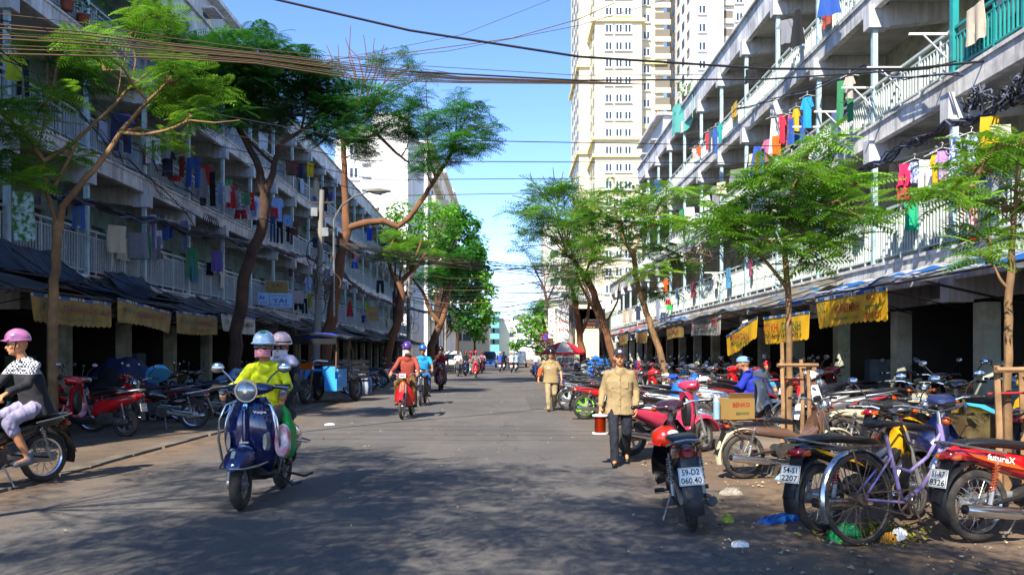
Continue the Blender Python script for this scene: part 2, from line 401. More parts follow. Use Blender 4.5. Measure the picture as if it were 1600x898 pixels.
def block(F, sg, Y0, nb, near, label, rail_for, wallm, postm, nf=3):
    FL_ = FLOORS[:nf]; ROOF = globals()['ROOF'] if nf == 3 else (FLOORS[nf][0], FLOORS[nf][0]+.75)
    root = empty('apartment_block', (F, Y0, 0), 0, label, 'building')
    BLOCKS[sg] = root
    L_ = nb*PITCH
    X = lambda u: sg*u                               # local x for a distance u behind the facade
    def bx(b, u0, u1, y0, y1, z0, z1): b.bb((X(u0), y0, z0), (X(u1), y1, z1))
    for k, (zb, zt, zr) in enumerate(FL_):
        b = MB(); bx(b, .06, 8, .01, L_-.01, zb+.17, zb+.36); ob('floor_slab', b, M_SOFF, root)
        b = MB()
        def fas(u_, v): return (X(-.05), v*L_, zb if u_ == 0 else zt)
        bx(b, -.06, .09, 0, L_, zb, zt); bx(b, -.10, -.06, 0, L_, zt-.07, zt-.004)
        ob('parapet', b, M_PLAS, root)
        b = MB(); ztop = (FLOORS[k+1][0]+.16) if k < nf-1 else ROOF[0]+.16
        for i in range(nb):                          # rear wall with a door and a window opening in every bay
            y = i*PITCH; z0 = zb+.362
            bx(b, 1.7, 1.86, y, y+.35, z0, ztop); bx(b, 1.7, 1.86, y+1.2, y+1.6, z0, ztop); bx(b, 1.7, 1.86, y+2.85, y+PITCH, z0, ztop)
            bx(b, 1.7, 1.86, y+.35, y+1.2, z0+2.05, ztop); bx(b, 1.7, 1.86, y+1.6, y+2.85, z0, z0+.9); bx(b, 1.7, 1.86, y+1.6, y+2.85, z0+2.0, ztop)
        ob('gallery_wall', b, wallm, root)
        dm = cached(('door', sg), lambda: MB().bb((0, 0, 0), (sg*.05, .85, 2.05)).mesh())
        wm = cached(('win', sg), lambda: MB().bb((0, 0, 0), (sg*.03, 1.25, 1.1)).mesh())
        def gr():
            q = MB()
            for j in range(8): q.bb((-sg*.03, .1+j*.15, 0), (-sg*.015, .115+j*.15, 1.1))
            for j in range(3): q.bb((-sg*.04, 0, .25+j*.3), (-sg*.03, 1.25, .27+j*.3))
            return q.mesh()
        gm = cached(('grille', sg), gr)
        for i in range(nb):
            z0 = zb+.362; r = random.Random(i*7+k*31+(sg > 0))
            ob('door', dm, r.choice(M_DOORS), root, (X(1.82), i*PITCH+.35, z0))
            w = ob('window', wm, M_GLASSD, root, (X(1.80), i*PITCH+1.6, z0+.9)); ob('grille', gm, M_STEEL if r.random() < .5 else M_IRON, w)
    b = MB(); bx(b, .09, 8, .005, L_-.005, ROOF[0]+.17, ROOF[0]+.36); ob('roof_slab', b, M_SOFF, root)
    b = MB(); bx(b, -.06, .09, 0, L_, ROOF[0], ROOF[1]); bx(b, -.16, .14, 0, L_, ROOF[1]+.003, ROOF[1]+.08); ob('roof_parapet', b, M_PLAS, root)
    # brackets, posts, railings
    def brk():
        q = MB(); q.bb((X(-.17), -.15, -.40), (X(.28), .15, .09))
        q.prism([(X(.28), -.36), (X(1.7), -.2), (X(1.7), .16), (X(.28), .16)], -.11, .11); return q.mesh('bracket')
    bm_ = cached(('brk', sg), brk)
    for zb in [f[0] for f in FL_[1:]]+[ROOF[0], FLOORS[0][0]]:
        for i in range(nb+1):
            ob('bracket', bm_, M_PLASC, root, (0, min(max(i*PITCH, .16), L_-.16), zb))
    for k, (zb, zt, zr) in enumerate(FL_):
        top = (FLOORS[k+1][0] if k < nf-1 else ROOF[0])-.40
        pm = cached(('post', k), lambda: MB().bb((-.055, -.055, 0), (.055, .055, top-zt)).mesh('post'))
        for i in range(nb+1):
            ob('post', pm, M_RAILT if (rail_for(i, k) is M_RAILT or (i > 0 and rail_for(i-1, k) is M_RAILT)) else postm, root, (X(.01), i*PITCH, zt))
        h = zr-zt
        def railm():
            q = MB(); w = PITCH-.12
            q.bb((-.03, 0, h-.05), (.03, w, h)); q.bb((-.018, 0, h-.19), (.018, w, h-.16)); q.bb((-.018, 0, .10), (.018, w, .13))
            for j in range(4): q.bb((-.02, w*(j+.5)/4-.02, .003), (.02, w*(j+.5)/4+.02, h-.052))
            return q.mesh('railing')
        rm = cached(('rail', k), railm)
        bal = cached(('bal', k), lambda: MB().bb((-.017, -.011, .13), (.017, .011, h-.19)).mesh('baluster'))
        n = 27
        def ball_():
            q = MB(); w = PITCH-.12
            for j in range(n): q.bb((-.017, w*(j+.5)/n-.011, .13), (.017, w*(j+.5)/n+.011, h-.19))
            return q.mesh('balusters')
        allb = cached(('bals', k), ball_)
        for i in range(nb):
            m_ = rail_for(i, k)
            ra = ob('railing', rm, m_, root, (X(.01), i*PITCH+.06, zt))
            if (i, k) in near:
                for j in range(n): ob('baluster', bal, m_, ra, (0, (PITCH-.12)*(j+.5)/n, 0))
            else: ob('balusters', allb, m_, ra)
    # ground floor: columns, dark shops behind
    cm = cached('col', lambda: MB().bb((-.16, -.16, 0), (.16, .16, 2.398)).mesh('column'))
    for i in range(nb+1): ob('column', cm, M_WALLC, root, (X(.6), min(max(i*PITCH, .17), L_-.17), 0))
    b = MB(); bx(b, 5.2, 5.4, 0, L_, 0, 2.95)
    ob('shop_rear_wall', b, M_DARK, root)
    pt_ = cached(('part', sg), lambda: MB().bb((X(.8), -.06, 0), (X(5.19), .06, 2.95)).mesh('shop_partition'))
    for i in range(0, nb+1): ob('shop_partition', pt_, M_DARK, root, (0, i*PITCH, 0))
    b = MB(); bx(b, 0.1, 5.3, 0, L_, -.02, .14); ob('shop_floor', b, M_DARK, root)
    b = MB(); bx(b, .7, 8.0, -.2, -.005, 0, ROOF[1]); bx(b, .7, 8.0, L_+.005, L_+.2, 0, ROOF[1]); bx(b, 7.9, 8.05, -.1, L_+.1, 0, ROOF[1])
    ob('end_wall', b, M_PLAS, root)
    return root
# bay 0 of each block starts behind the picture edge
RY0, RNB = 15.05-4*PITCH, 15
LY0, LNB = 17.3-4*PITCH, 25
FR, FL = 8.07, -10.4
def rr(i, k): return M_RAILT if (k == 1 and i <= 3) else M_RAILW
block(FR, 1, RY0, RNB, {(3,0),(4,0),(5,0),(6,0),(3,1),(4,1),(5,1),(4,2),(5,2),(6,1)},
      'sunlit white four storey apartment block with pale green gallery railings above yellow awnings', rr, M_WALLC, M_POST)
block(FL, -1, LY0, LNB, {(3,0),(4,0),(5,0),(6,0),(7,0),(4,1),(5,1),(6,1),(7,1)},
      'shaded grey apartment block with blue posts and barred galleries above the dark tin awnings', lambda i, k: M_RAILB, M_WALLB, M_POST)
block(FR, 1, RY0+RNB*PITCH+.3, 4, set(), 'low two storey gallery house continuing the right row past the tall block', lambda i, k: M_RAILW, M_WALLC, M_POST, nf=1)
refresh()
# ================================================================ FAR BUILDINGS
M_CREAM = mat('cream_tower_paint', '#c9c0a4', .8, var=.06, scale=.05, world=True)
M_CREAMY = mat('yellow_tower_trim', '#d8c98c', .8, world=True)
M_WHITE = mat('white_tower_paint', '#dcdad4', .8, var=.06, scale=.05, world=True)
M_WIN = mat('tower_window_glass', '#2c3a44', .2, spec=.8)
M_FRAME = mat('white_window_frame', '#d0d0cc', .6)
M_BALC = mat('tower_balcony_recess', '#6b6459', .9)
def wing(root, x0, x1, y0, y1, h, cols, sill0, m, ledges=(), fl=3.0, winw=1.15, winh=1.25, side_cols=()):
    b = MB().bb((x0, y0, 0), (x1, y1, h)); ob('tower_wing', b, m, root)
    for z in ledges:
        ob('ledge', MB().bb((x0-.5, y0-.5, z), (x1+.5, y1, z+.55)), M_CREAMY, root)
    wm = cached(('tw', winw, winh), lambda: MB().bb((-winw/2, -.10, 0), (winw/2, .0, winh)).mesh())
    def fr():
        q = MB()
        for xx in (-winw/2, 0, winw/2): q.bb((xx-.09, -.16, -.12), (xx+.09, -.101, winh+.1))
        for z in (-.12, winh): q.bb((-winw/2-.09, -.19, z), (winw/2+.09, -.161, z+.12))
        q.bb((-winw/2-.2, -.32, -.3), (winw/2+.2, -.0, -.13)); return q.mesh()
    fm = cached(('tf', winw, winh), fr)
    for c in cols:
        kind = 'b' if isinstance(c, tuple) else 'w'; cx = c[0] if kind == 'b' else c
        z = sill0-fl*int((sill0-12)/fl) if sill0 > 12 else sill0
        while z < h-2:
            if kind == 'w':
                w = ob('window', wm, M_WIN, root, (cx, y0, z)); ob('window_frame', fm, M_FRAME, w)
            else:
                q = cached('balc', lambda: MB().bb((-1.3, -.06, 0), (1.3, -.0, 2.2)).mesh())
                w = ob('balcony', q, M_BALC, root, (cx, y0, z-.5))
                ob('balustrade', cached('balr', lambda: MB().bb((-1.4, -.5, -.1), (1.4, -.07, .75)).mesh()), M_CREAM, w)
            z += fl
    sm = cached('sidew', lambda: MB().bb((-.10, -.8, 0), (0, .8, 1.3)).mesh())
    for yy in side_cols:
        z = sill0-fl*int((sill0-12)/fl) if sill0 > 12 else sill0
        while z < h-2:
            ob('window', sm, M_WIN, root, (x0, yy, z)); z += fl
TY = 144.0; s = TY/FPX
def tx(px, Y=TY): return (px-VX)*Y/FPX
def tz(py, Y=TY): return CAMH+(VY-py)*Y/FPX
t = empty('tower_block', (0, 0, 0), 0, 'tall cream residential tower with yellow ledges rising behind the right apartment block', 'building')
wing(t, tx(930), tx(1003), TY, TY+14, 78, [tx(951), (tx(967)), tx(981)], tz(24), M_CREAM, [tz(35), tz(219), tz(246)], side_cols=(TY+3, TY+7, TY+11))
wing(t, tx(1003)+.01, tx(1042), TY+3, TY+17, 78, [tx(1010, TY+3), (tx(1035, TY+3),)], tz(24), M_CREAM, [tz(92), tz(195)])
wing(t, tx(913), tx(930)-.01, TY+10, TY+30, 80, [], tz(24), M_CREAM, [tz(75), tz(220)], side_cols=(TY+13, TY+17, TY+21, TY+25))
wing(t, tx(1066), tx(1112), TY-8, TY+14, 80, [tx(1097, TY-8)], tz(24), M_WHITE, [], side_cols=(TY-5, TY-1, TY+3, TY+7))
wing(t, tx(1112)+.01, tx(1190), TY-5, TY+14, 80, [(tx(1133, TY-5),), tx(1155, TY-5)], tz(24), M_WHITE, [])
# white slab block and set back flats behind the left row
t = empty('apartment_block', (0, 0, 0), 0, 'bright white windowless end wall of a taller block above the left row of flats', 'building')
Yb = 104.0
wing(t, tx(628, Yb), tx(640, Yb)-.01, Yb+2, Yb+30, tz(215, Yb), [], 12, M_WHITE)
wing(t, tx(581, Yb), tx(637, Yb), Yb, Yb+30, tz(176, Yb), [], 12, M_WHITE)
wing(t, tx(540, Yb), tx(580, Yb), Yb+3, Yb+30, tz(190, Yb), [tx(553, Yb+3)], tz(270, Yb), M_WHITE, [])
st_ = MB()
for k in range(9): st_.bb((tx(559, Yb), Yb+2.7, tz(330, Yb)+k*1.6), (tx(577, Yb), Yb+2.99, tz(330, Yb)+k*1.6+.25))
ob('louvre', st_, M_STEEL, t)
t = empty('apartment_block', (0, 0, 0), 0, 'grey white balconied block with stepped roof beyond the bright white end wall', 'building')
for k, (a, zt_, Y0_, Y1_) in enumerate(((668, 225, 108, 128), (690, 270, 128.1, 150), (704, 300, 150.1, 170))):
    x1 = tx(a, Y0_); zz = tz(zt_, Y0_)
    ob('wing', MB().bb((x1-12, Y0_, 0), (x1, Y1_, zz)), M_WHITE, t)
    ob('roof_ledge', MB().bb((x1-12.2, Y0_-.3, zz+.003), (x1+.7, Y1_, zz+.5)), M_WHITE, t)
    q = cached('lsw', lambda: MB().bb((0, -.9, 0), (.12, .9, 1.4)).mesh())
    q2 = cached('lsb', lambda: MB().bb((.0, -1.4, -1.0), (.9, 1.4, -.1)).mesh())
    y = Y0_+2.5
    while y < Y1_-1.5:
        z = 7.0
        while z < zz-2: w = ob('window', q, M_WIN, t, (x1, y, z)); ob('balcony', q2, M_CREAM, w); z += 3.1
        y += 4.2
# far street end and flats behind the right trees
def farbox(px0, px1, pyt, Y, m, label, cols=(), fl=3.2, dep=16, sill=None, name='block_of_flats'):
    r = empty(name, (0, 0, 0), 0, label, 'building')
    zt = tz(pyt, Y); ob('wall', MB().bb((tx(px0, Y), Y, 0), (tx(px1, Y), Y+dep, zt)), m, r)
    ob('roof', MB().bb((tx(px0, Y)-.3, Y-.3, zt+.003), (tx(px1, Y)+.3, Y+dep+.3, zt+.6)), M_PLASC, r)
    wm = cached('fbw', lambda: MB().bb((-.9, -.1, 0), (.9, 0, 1.5)).mesh())
    for c in cols:
        z = sill or 4.5
        while z < zt-2: ob('window', wm, M_WIN, r, (tx(c, Y), Y, z)); z += fl
    return r
farbox(849, 936, 352, 190, M_WHITE, 'white block of flats behind the sparse grey tree at the right of the street', (866, 883, 899, 915, 930))
farbox(936, 1000, 330, 150, M_WHITE, 'white flats partly hidden by the leaning trees on the right', (950, 968, 986))
farbox(899, 936, 470, 66, M_CREAM, 'old cream shop house with red awnings behind the big red umbrella', (906, 917, 928), dep=16, name='shop_house', sill=3.6)
M_GREENF = mat('teal_green_facade', '#5fae9c', .7, world=True)
r_ = farbox(764, 780, 487, 240, M_GREENF, 'narrow teal green house at the far end of the street', (768, 775))
farbox(780, 796, 500, 250, M_WHITE, 'plain white block closing the far end of the street', ())
farbox(796, 804, 512, 290, M_WALLC, 'low grey building at the end of the street beside the white block', (800,))
farbox(803, 860, 497, 240, M_WHITE, 'pale far flats showing over the round green trees', (812, 826, 840))
farbox(690, 764, 500, 180, M_CREAM, 'yellowish shop row behind the dark tree trunks on the left', (700, 715, 730, 745))
farbox(560, 690, 430, 172, M_CREAM, 'tall pale house far down the left side behind the trees', ())
# low shop row on the right beyond the apartment block
M_REDC = mat('red_tarpaulin', '#a3182b', .6, var=.2, scale=3); M_TIN = mat('rusty_tin', '#5a5049', .7, .2, var=.4, scale=2, world=True)
q = empty('shop_house', (0, 0, 0), 0, 'low open shop with a red and grey tarpaulin roof behind the umbrella', 'building')
ob('tarpaulin_roof', MB().grid(lambda u, v: (5.2+2.7*u, 66+v*10, 2.7+1.1*u+.12*sin(v*9)), 4, 12, .04), M_REDC, q)
ob('tin_roof', MB().grid(lambda u, v: (5.4+2.9*u, 76.2+v*14, 3.0+1.2*u+.12*sin(v*19)), 4, 16, .04), M_TIN, q)
ob('shop_wall', MB().bb((8.3, 66.0, 0), (15, 88, 5.0)), M_WALLC, q)
farbox(850, 876, 470, 88.2, M_CREAM, 'narrow cream house behind the vertical white shop signs', (), dep=30, name='shop_house')
# hazy tree covered ground beyond everything is the ground sheet itself

# rooftop storeys
def roofhut(px0, px1, X, z0, z1, label, sg):
    y0, y1 = sorted((YX(px0, X), YX(px1, X)))
    r = empty('rooftop_room', (0, 0, 0), 0, label, 'rooftop room')
    ob('wall', MB().bb((X, y0, z0), (X+sg*3.5, y1, z1)), M_PLASC, r)
    ob('roof', MB().bb((X-sg*.35, y0-.2, z1+.003), (X+sg*3.7, y1+.2, z1+.16)), M_PLAS, r)
    y = y0+1.6
    while y < y1-1:
        w = ob('window', MB().bb((X-sg*.03, y-.35, z0+.35), (X-sg*.001, y+.35, z0+1.15)), M_WIN, r)
        ob('shade', MB().bb((X-sg*.45, y-.5, z0+1.22), (X-sg*.002, y+.5, z0+1.28)), M_PLASC, w); y += 3.3
roofhut(296, 372, FL-.3, ROOF[1]-.4, 14.1, 'white rooftop room with small shaded windows on the left apartment block', -1)
roofhut(1003, 1036, FR+.5, ROOF[1]-.4, 14.6, 'bare concrete rooftop room at the far end of the right apartment block', 1)
# antenna
a = empty('antenna', (tx(318, 31), 31, 12.7), 0, 'thin television antenna standing on the left block rooftop', 'antenna')
b = MB().cyl((0,0,0), (0,0,3.2), .02, n=6)
for k in range(5): b.cyl((-.35+k*.03, 0, 3.1-k*.12), (.35-k*.03, 0, 3.1-k*.12), .008, n=5)
ob('mast', b, M_STEEL, a)
# ================================================================ TREES
M_BARK = mat('tan_bark', '#8a6a45', .85, var=.4, scale=3, bump=.5, dirt='#3f2c1d', dirt_amt=.6, dirt_scale=2, world=True)
M_BARKD = mat('dark_bark', '#3c2b20', .9, var=.45, scale=3, bump=.6, dirt='#6a4630', dirt_amt=.4, dirt_scale=2, world=True)
M_BARKG = mat('orange_brown_bark', '#7d5233', .85, var=.4, scale=3, bump=.5, dirt='#2f2219', dirt_amt=.6, dirt_scale=1.5, world=True)
M_TWIG = mat('grey_twig', '#4a3a33', .9)
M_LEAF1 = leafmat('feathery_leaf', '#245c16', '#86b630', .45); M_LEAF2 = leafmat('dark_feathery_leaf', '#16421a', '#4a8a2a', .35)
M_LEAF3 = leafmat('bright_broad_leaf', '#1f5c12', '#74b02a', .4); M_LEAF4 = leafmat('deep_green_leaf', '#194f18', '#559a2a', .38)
def frond_template(npair=9):
    """a bipinnate frond: rachis along +x of length 1, narrow drooping pinnae either side"""
    vs, fs = [], []
    def quad(a, b, c, d): i = len(vs); vs.extend([a, b, c, d]); fs.append((i, i+1, i+2, i+3))
    for k in range(4):
        x0, x1 = k/4, (k+1)/4; z0, z1 = -.28*x0*x0, -.28*x1*x1
        quad((x0, -.008, z0), (x0, .008, z0), (x1, .006, z1), (x1, -.006, z1))
    for i in range(npair):
        t = .12+.86*i/(npair-1); z = -.28*t*t; L = .34*(sin(pi*min(1, t*.82+.14)))**.7+.03
        for sg in (-1, 1):
            bx, by, bz = t, 0, z
            tipx, tipy, tipz = t+L*.42, sg*L*.92, z-.12*L-.03
            w = .036
            mx, my, mz = (bx*.45+tipx*.55), (by*.45+tipy*.55), (bz*.45+tipz*.55)+.015
            quad((bx, by, bz), (mx-w, my, mz), (tipx, tipy, tipz), (mx+w, my, mz))
    return np.array(vs), np.array(fs)
def leaf_template():
    vs = np.array([(0, 0, 0), (.4, .3, .03), (1, 0, -.08), (.4, -.3, .03)], float); return vs, np.array([(0, 1, 2, 3)])
FR_T = frond_template(); FR_S = frond_template(6); LF_T = leaf_template()
def crown_mesh(name, mats4, tints, tmpl):
    V, Fq = tmpl; n = len(mats4)
    A = np.array(mats4)                                    # n x 3 x 4
    P_ = np.einsum('nij,vj->nvi', A[:, :, :3], V)+A[:, None, :, 3]
    me = bpy.data.meshes.new(name); nv = n*len(V); nf = n*len(Fq)
    me.vertices.add(nv); me.vertices.foreach_set('co', P_.reshape(-1).astype(np.float32))
    idx = (Fq[None]+np.arange(n)[:, None, None]*len(V)).reshape(-1)
    me.loops.add(nf*4); me.loops.foreach_set('vertex_index', idx.astype(np.int32))
    me.polygons.add(nf); me.polygons.foreach_set('loop_start', np.arange(0, nf*4, 4, dtype=np.int32))
    me.polygons.foreach_set('loop_total', np.full(nf, 4, dtype=np.int32))
    me.update(calc_edges=True)
    at = me.attributes.new('tint', 'FLOAT', 'POINT'); at.data.foreach_set('value', np.repeat(np.array(tints, dtype=np.float32), len(V)))
    me.materials.append(None); return me
def basis(d, up, L, pos):
    d = d.normalized(); u = (up-d*up.dot(d))
    u = u.normalized() if u.length > 1e-4 else d.orthogonal().normalized(); s_ = u.cross(d)
    return [[d.x*L, s_.x*L, u.x*L, pos.x], [d.y*L, s_.y*L, u.y*L, pos.y], [d.z*L, s_.z*L, u.z*L, pos.z]]
def rosettes(r, spots, n_fr, L, spread=.25, broad=False):
    """fronds radiating at every spot (Vector, brightness); returns transforms and tints"""
    M, T = [], []
    for pos, tb in spots:
        a0 = r.uniform(0, 6.3)
        for k in range(n_fr):
            a = a0+2*pi*k/n_fr+r.uniform(-.35, .35); el = r.uniform(-.35, .6)
            d = Vector((cos(a)*cos(el), sin(a)*cos(el), sin(el)))
            up = Vector((r.uniform(-.45, .45), r.uniform(-.45, .45), 1))
            l = L*r.uniform(.7, 1.15)
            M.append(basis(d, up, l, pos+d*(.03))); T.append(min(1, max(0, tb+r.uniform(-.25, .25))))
    return M, T
def tree(name, label, Y, base, limbs, clumps, bark, leaf, L=.5, nf=8, seed=1, group=None, per=1.0, depth=1.0, twigs=None, flat=.35, tmpl=None, thick=1.0, bare=0, cat='tree', sp=False):
    """base: (px, X?) trunk foot; limbs: list of pixel polylines [(px,py[,dy])..] with radii (px) ; clumps (px,py,rx,ry[,bright]) in photo pixels at depth Y"""
    r = random.Random(seed); k = Y/FPX
    root = empty(name, base, 0, label, cat, group)
    off = Vector(base)
    def Q(p):
        dy = p[2] if len(p) > 2 else 0
        return P(p[0], p[1], Y+dy)-off
    b = MB(); nodes = []
    for pts, r0, r1 in limbs:
        pp = [Q(p) for p in pts]
        # subdivide with slight wobble
        sm = []
        for i in range(len(pp)-1):
            for j in range(3):
                t = j/3; q = pp[i].lerp(pp[i+1], t)
                if j: q += Vector((r.uniform(-1, 1), r.uniform(-1, 1), 0))*r0*k*.18
                sm.append(q)
        sm.append(pp[-1]); n = len(sm)
        b.tube(sm, [(r0+(r1-r0)*i/(n-1))*k*thick*.72 for i in range(n)], 9)
        nodes += [(q, (r0+(r1-r0)*i/(n-1))*k) for i, q in enumerate(sm) if i > n*.35]
    tb = MB(); spots = []
    for c in clumps:
        px, py, rx, ry = c[:4]; br = c[4] if len(c) > 4 else .45; dens = c[5] if len(c) > 5 else 1
        cen = P(px, py, Y+r.uniform(-1, 1)*depth)-off
        # a branch from the nearest limb node
        nd, nr = min(nodes, key=lambda q: (q[0]-cen).length+max(0, q[0].z-cen.z)*.5)
        midp = nd.lerp(cen, .5)+Vector((0, 0, .12*(cen-nd).length))
        tb.tube([nd, nd.lerp(midp, .5)+Vector((r.uniform(-.1,.1),)*3), midp, cen], [min(nr*.5, .05), .03, .022, .012], 5)
        cnt = max(4, int(per*dens*rx*ry*k*k*30/(L*L)))
        for _ in range(cnt):
            for _t in range(20):
                v = Vector((r.uniform(-1, 1), r.uniform(-1, 1), r.uniform(-1, 1)))
                if v.length < 1: break
            p = cen+Vector((v.x*rx*k, v.y*max(rx, 12)*k*.9, v.z*ry*k*1.3))
            spots.append((p, br+.25*v.z))  # clump tops painted lighter, undersides darker, as if lit from above
            if r.random() < min(.5, 3/cnt):
                m_ = cen.lerp(p, .5); tb.tube([cen.lerp(midp, r.random()*.4), m_-Vector((0, 0, .03)), p], [.012, .009, .006], 4, cap=False)
    for q in twigs or []:
        pts = [Q(p) for p in q]; tb.tube(pts, [.03*max(1, k*14)*(1-i/len(pts))+.006 for i in range(len(pts))], 4)
    ob('trunk', b, bark, root)
    if tb.v: o = ob('branches', tb, bark if not bare else M_TWIG, root)
    if spots:
        M_, T = rosettes(r, spots, nf, L)
        if sp:                                             # spreading layered fronds, fewer pinnae
            tmpl = FR_S
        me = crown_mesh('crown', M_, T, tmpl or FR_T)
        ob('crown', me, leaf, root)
    return root
g = 'street trees along the left pavement'
tree('street_tree', 'young forked tree with smooth tan trunk at the near left', 14.7, (-8.02, 14.7, .1),
     [([(84, 688), (82, 560), (84, 460), (87, 400), (90, 345)], 12, 9.5), ([(88, 372), (98, 322), (125, 290), (155, 255), (188, 207)], 8.5, 5),
      ([(188, 207), (215, 175), (240, 150), (258, 132)], 5, 2.5), ([(188, 207, 0), (225, 211, -.3), (262, 203, -.5), (297, 188, -.6)], 4.5, 2),
      ([(297, 188, -.6), (335, 192, -.6), (375, 188, -.5)], 2, 1), ([(90, 350), (74, 305), (68, 252)], 5, 4), ([(68, 252, 0), (110, 228, .2), (150, 190, .3), (185, 158, .4), (207, 132, .5)], 4.5, 3),
      ([(207, 132, .5), (212, 95, .6), (208, 60, .6)], 2.5, 1.2), ([(200, 140, .4), (235, 110, .6), (250, 100, .6)], 3, 1.5), ([(184, 150, .3), (190, 110, .3), (202, 70, .3)], 1.8, 1),
      ([(68, 250), (40, 210, -.3), (0, 175, -.6), (-40, 150, -.8)], 4, 2), ([(60, 230), (70, 190), (80, 155)], 2, 1), ([(86, 290), (110, 245), (120, 225)], 4, 2), ([(50, 185), (95, 190), (130, 195)], 2, .8)],
     [(20, 190, 35, 22, .6), (-30, 160, 40, 30, .5), (10, 235, 25, 15, .5), (45, 255, 18, 10, .6), (78, 150, 24, 10, .6), (60, 175, 28, 12, .45), (95, 85, 42, 20, .35), (130, 110, 45, 30, .3), (70, 75, 20, 9, .8, .5),
      (150, 75, 35, 15, .4), (125, 55, 12, 6, .9, .5), (215, 38, 40, 14, .55), (245, 15, 35, 10, .6), (255, 45, 30, 14, .4), (262, 135, 38, 14, .5), (275, 100, 40, 16, .4), (295, 140, 30, 25, .65), (325, 150, 28, 24, .55),
      (270, 165, 22, 14, .6), (300, 178, 25, 14, .5), (262, 220, 14, 8, .8, .6), (110, 240, 14, 6, .7, .6), (50, 285, 14, 8, .6, .5)],
     M_BARK, M_LEAF1, L=.46, nf=7, seed=3, group=g, per=.6)
tree('street_tree', 'leaning dark trunked tree with a wide umbrella crown behind the parked motorbikes', 24.3, (-8.0, 24.3, .1),
     [([(362, 640), (366, 560), (372, 500), (380, 440), (392, 400)], 15, 12), ([(392, 400), (407, 365), (413, 330), (415, 300)], 12, 10),
      ([(414, 305), (400, 250), (378, 210), (366, 185), (352, 140)], 9, 4), ([(415, 305), (427, 270), (432, 245), (442, 222), (470, 205, .3), (500, 180, .5)], 8, 3), ([(430, 258), (405, 235), (385, 215)], 4, 3), ([(470, 205, .3), (480, 160, .5)], 3, 2)],
     [(300, 78, 45, 16, .35), (345, 95, 45, 24, .25), (400, 95, 45, 26, .3), (455, 110, 40, 28, .25), (505, 135, 40, 28, .22), (350, 140, 50, 24, .25), (405, 145, 50, 26, .2), (460, 160, 45, 24, .2), (520, 175, 35, 22, .2),
      (300, 120, 36, 20, .25), (270, 165, 30, 16, .4), (320, 180, 34, 14, .35), (425, 190, 36, 14, .3), (375, 180, 30, 14, .3), (420, 55, 24, 8, .5, .8), (385, 60, 20, 8, .5, .8), (470, 78, 20, 7, .5, .7), (355, 60, 22, 8, .7, .7), (500, 215, 22, 10, .3)],
     M_BARKD, M_LEAF2, L=.55, nf=8, seed=5, group=g, per=.85, depth=1.8)
tree('street_tree', 'tall orange barked tree with a bent right limb beside the street lamp', 37.0, (-8.0, 37.0, .1),
     [([(508, 600), (510, 540), (520, 480), (528, 430), (538, 385), (543, 355)], 14, 10), ([(541, 360), (540, 310), (538, 260), (536, 220), (525, 190)], 9, 4), ([(536, 225), (555, 200), (575, 185)], 4, 2),
      ([(545, 356), (570, 348), (598, 345), (622, 354), (640, 340), (665, 305), (680, 280), (705, 240), (712, 215)], 8, 3.5), ([(680, 275), (672, 250), (668, 220)], 3.5, 2), ([(590, 210, .5), (620, 240, .8), (640, 255, 1)], 4, 2), ([(536, 225), (590, 210, .5)], 4, 3)],
     [(510, 200, 34, 20, .3), (545, 170, 40, 20, .4), (590, 160, 38, 18, .4), (560, 215, 40, 18, .35), (610, 195, 36, 18, .35), (640, 175, 30, 16, .4), (575, 240, 26, 10, .35), (650, 210, 30, 16, .4),
      (690, 190, 34, 16, .55), (725, 175, 28, 12, .5), (700, 220, 32, 14, .6), (740, 200, 26, 12, .5), (735, 235, 26, 12, .5), (755, 225, 18, 10, .3), (670, 240, 24, 12, .4), (660, 265, 20, 12, .35), (700, 250, 24, 8, .4),
      (600, 90, 14, 5, .3, .7), (640, 105, 12, 5, .3, .7), (588, 100, 10, 5, .4, .7), (665, 118, 14, 5, .3, .8), (630, 85, 9, 4, .3, .7), (625, 130, 14, 6, .35, .8), (560, 130, 16, 7, .35), (750, 165, 14, 5, .3), (770, 200, 12, 8, .25, .8), (715, 150, 14, 6, .3), (610, 120, 10, 5, .3), (655, 145, 14, 6, .4)],
     M_BARKG, M_LEAF4, L=.6, nf=8, seed=8, group=g, per=.85, depth=2.0, sp=True,
     twigs=[[(560, 170), (555, 110), (540, 60)], [(560, 165), (575, 100), (568, 55)], [(570, 160), (590, 105), (600, 70)], [(548, 165), (530, 100), (528, 70)], [(570, 160), (620, 110), (640, 100)], [(555, 120), (545, 90), (548, 40)],
            [(575, 150), (560, 90), (545, 75)], [(600, 150), (640, 130), (668, 118)], [(565, 140), (580, 110), (585, 60)], [(560, 130), (520, 95), (510, 70)]])
tree('street_tree', 'reddish tree with knotted trunk beyond the second utility pole', 57.0, (-8.0, 57.0, .1),
     [([(603, 585), (608, 540), (622, 500), (628, 465), (622, 440)], 11, 8), ([(622, 445), (636, 430), (655, 412), (665, 395)], 6, 3), ([(622, 445), (612, 425), (605, 400), (615, 375)], 5, 2.5), ([(640, 425), (650, 400), (660, 372)], 3, 2)],
     [(625, 395, 22, 12, .5), (650, 380, 24, 12, .5), (600, 400, 18, 10, .5), (672, 400, 18, 10, .4), (640, 412, 20, 8, .4), (615, 372, 20, 10, .6)], M_BARKG, M_LEAF1, L=.6, nf=8, seed=9, group=g, sp=True, depth=2)
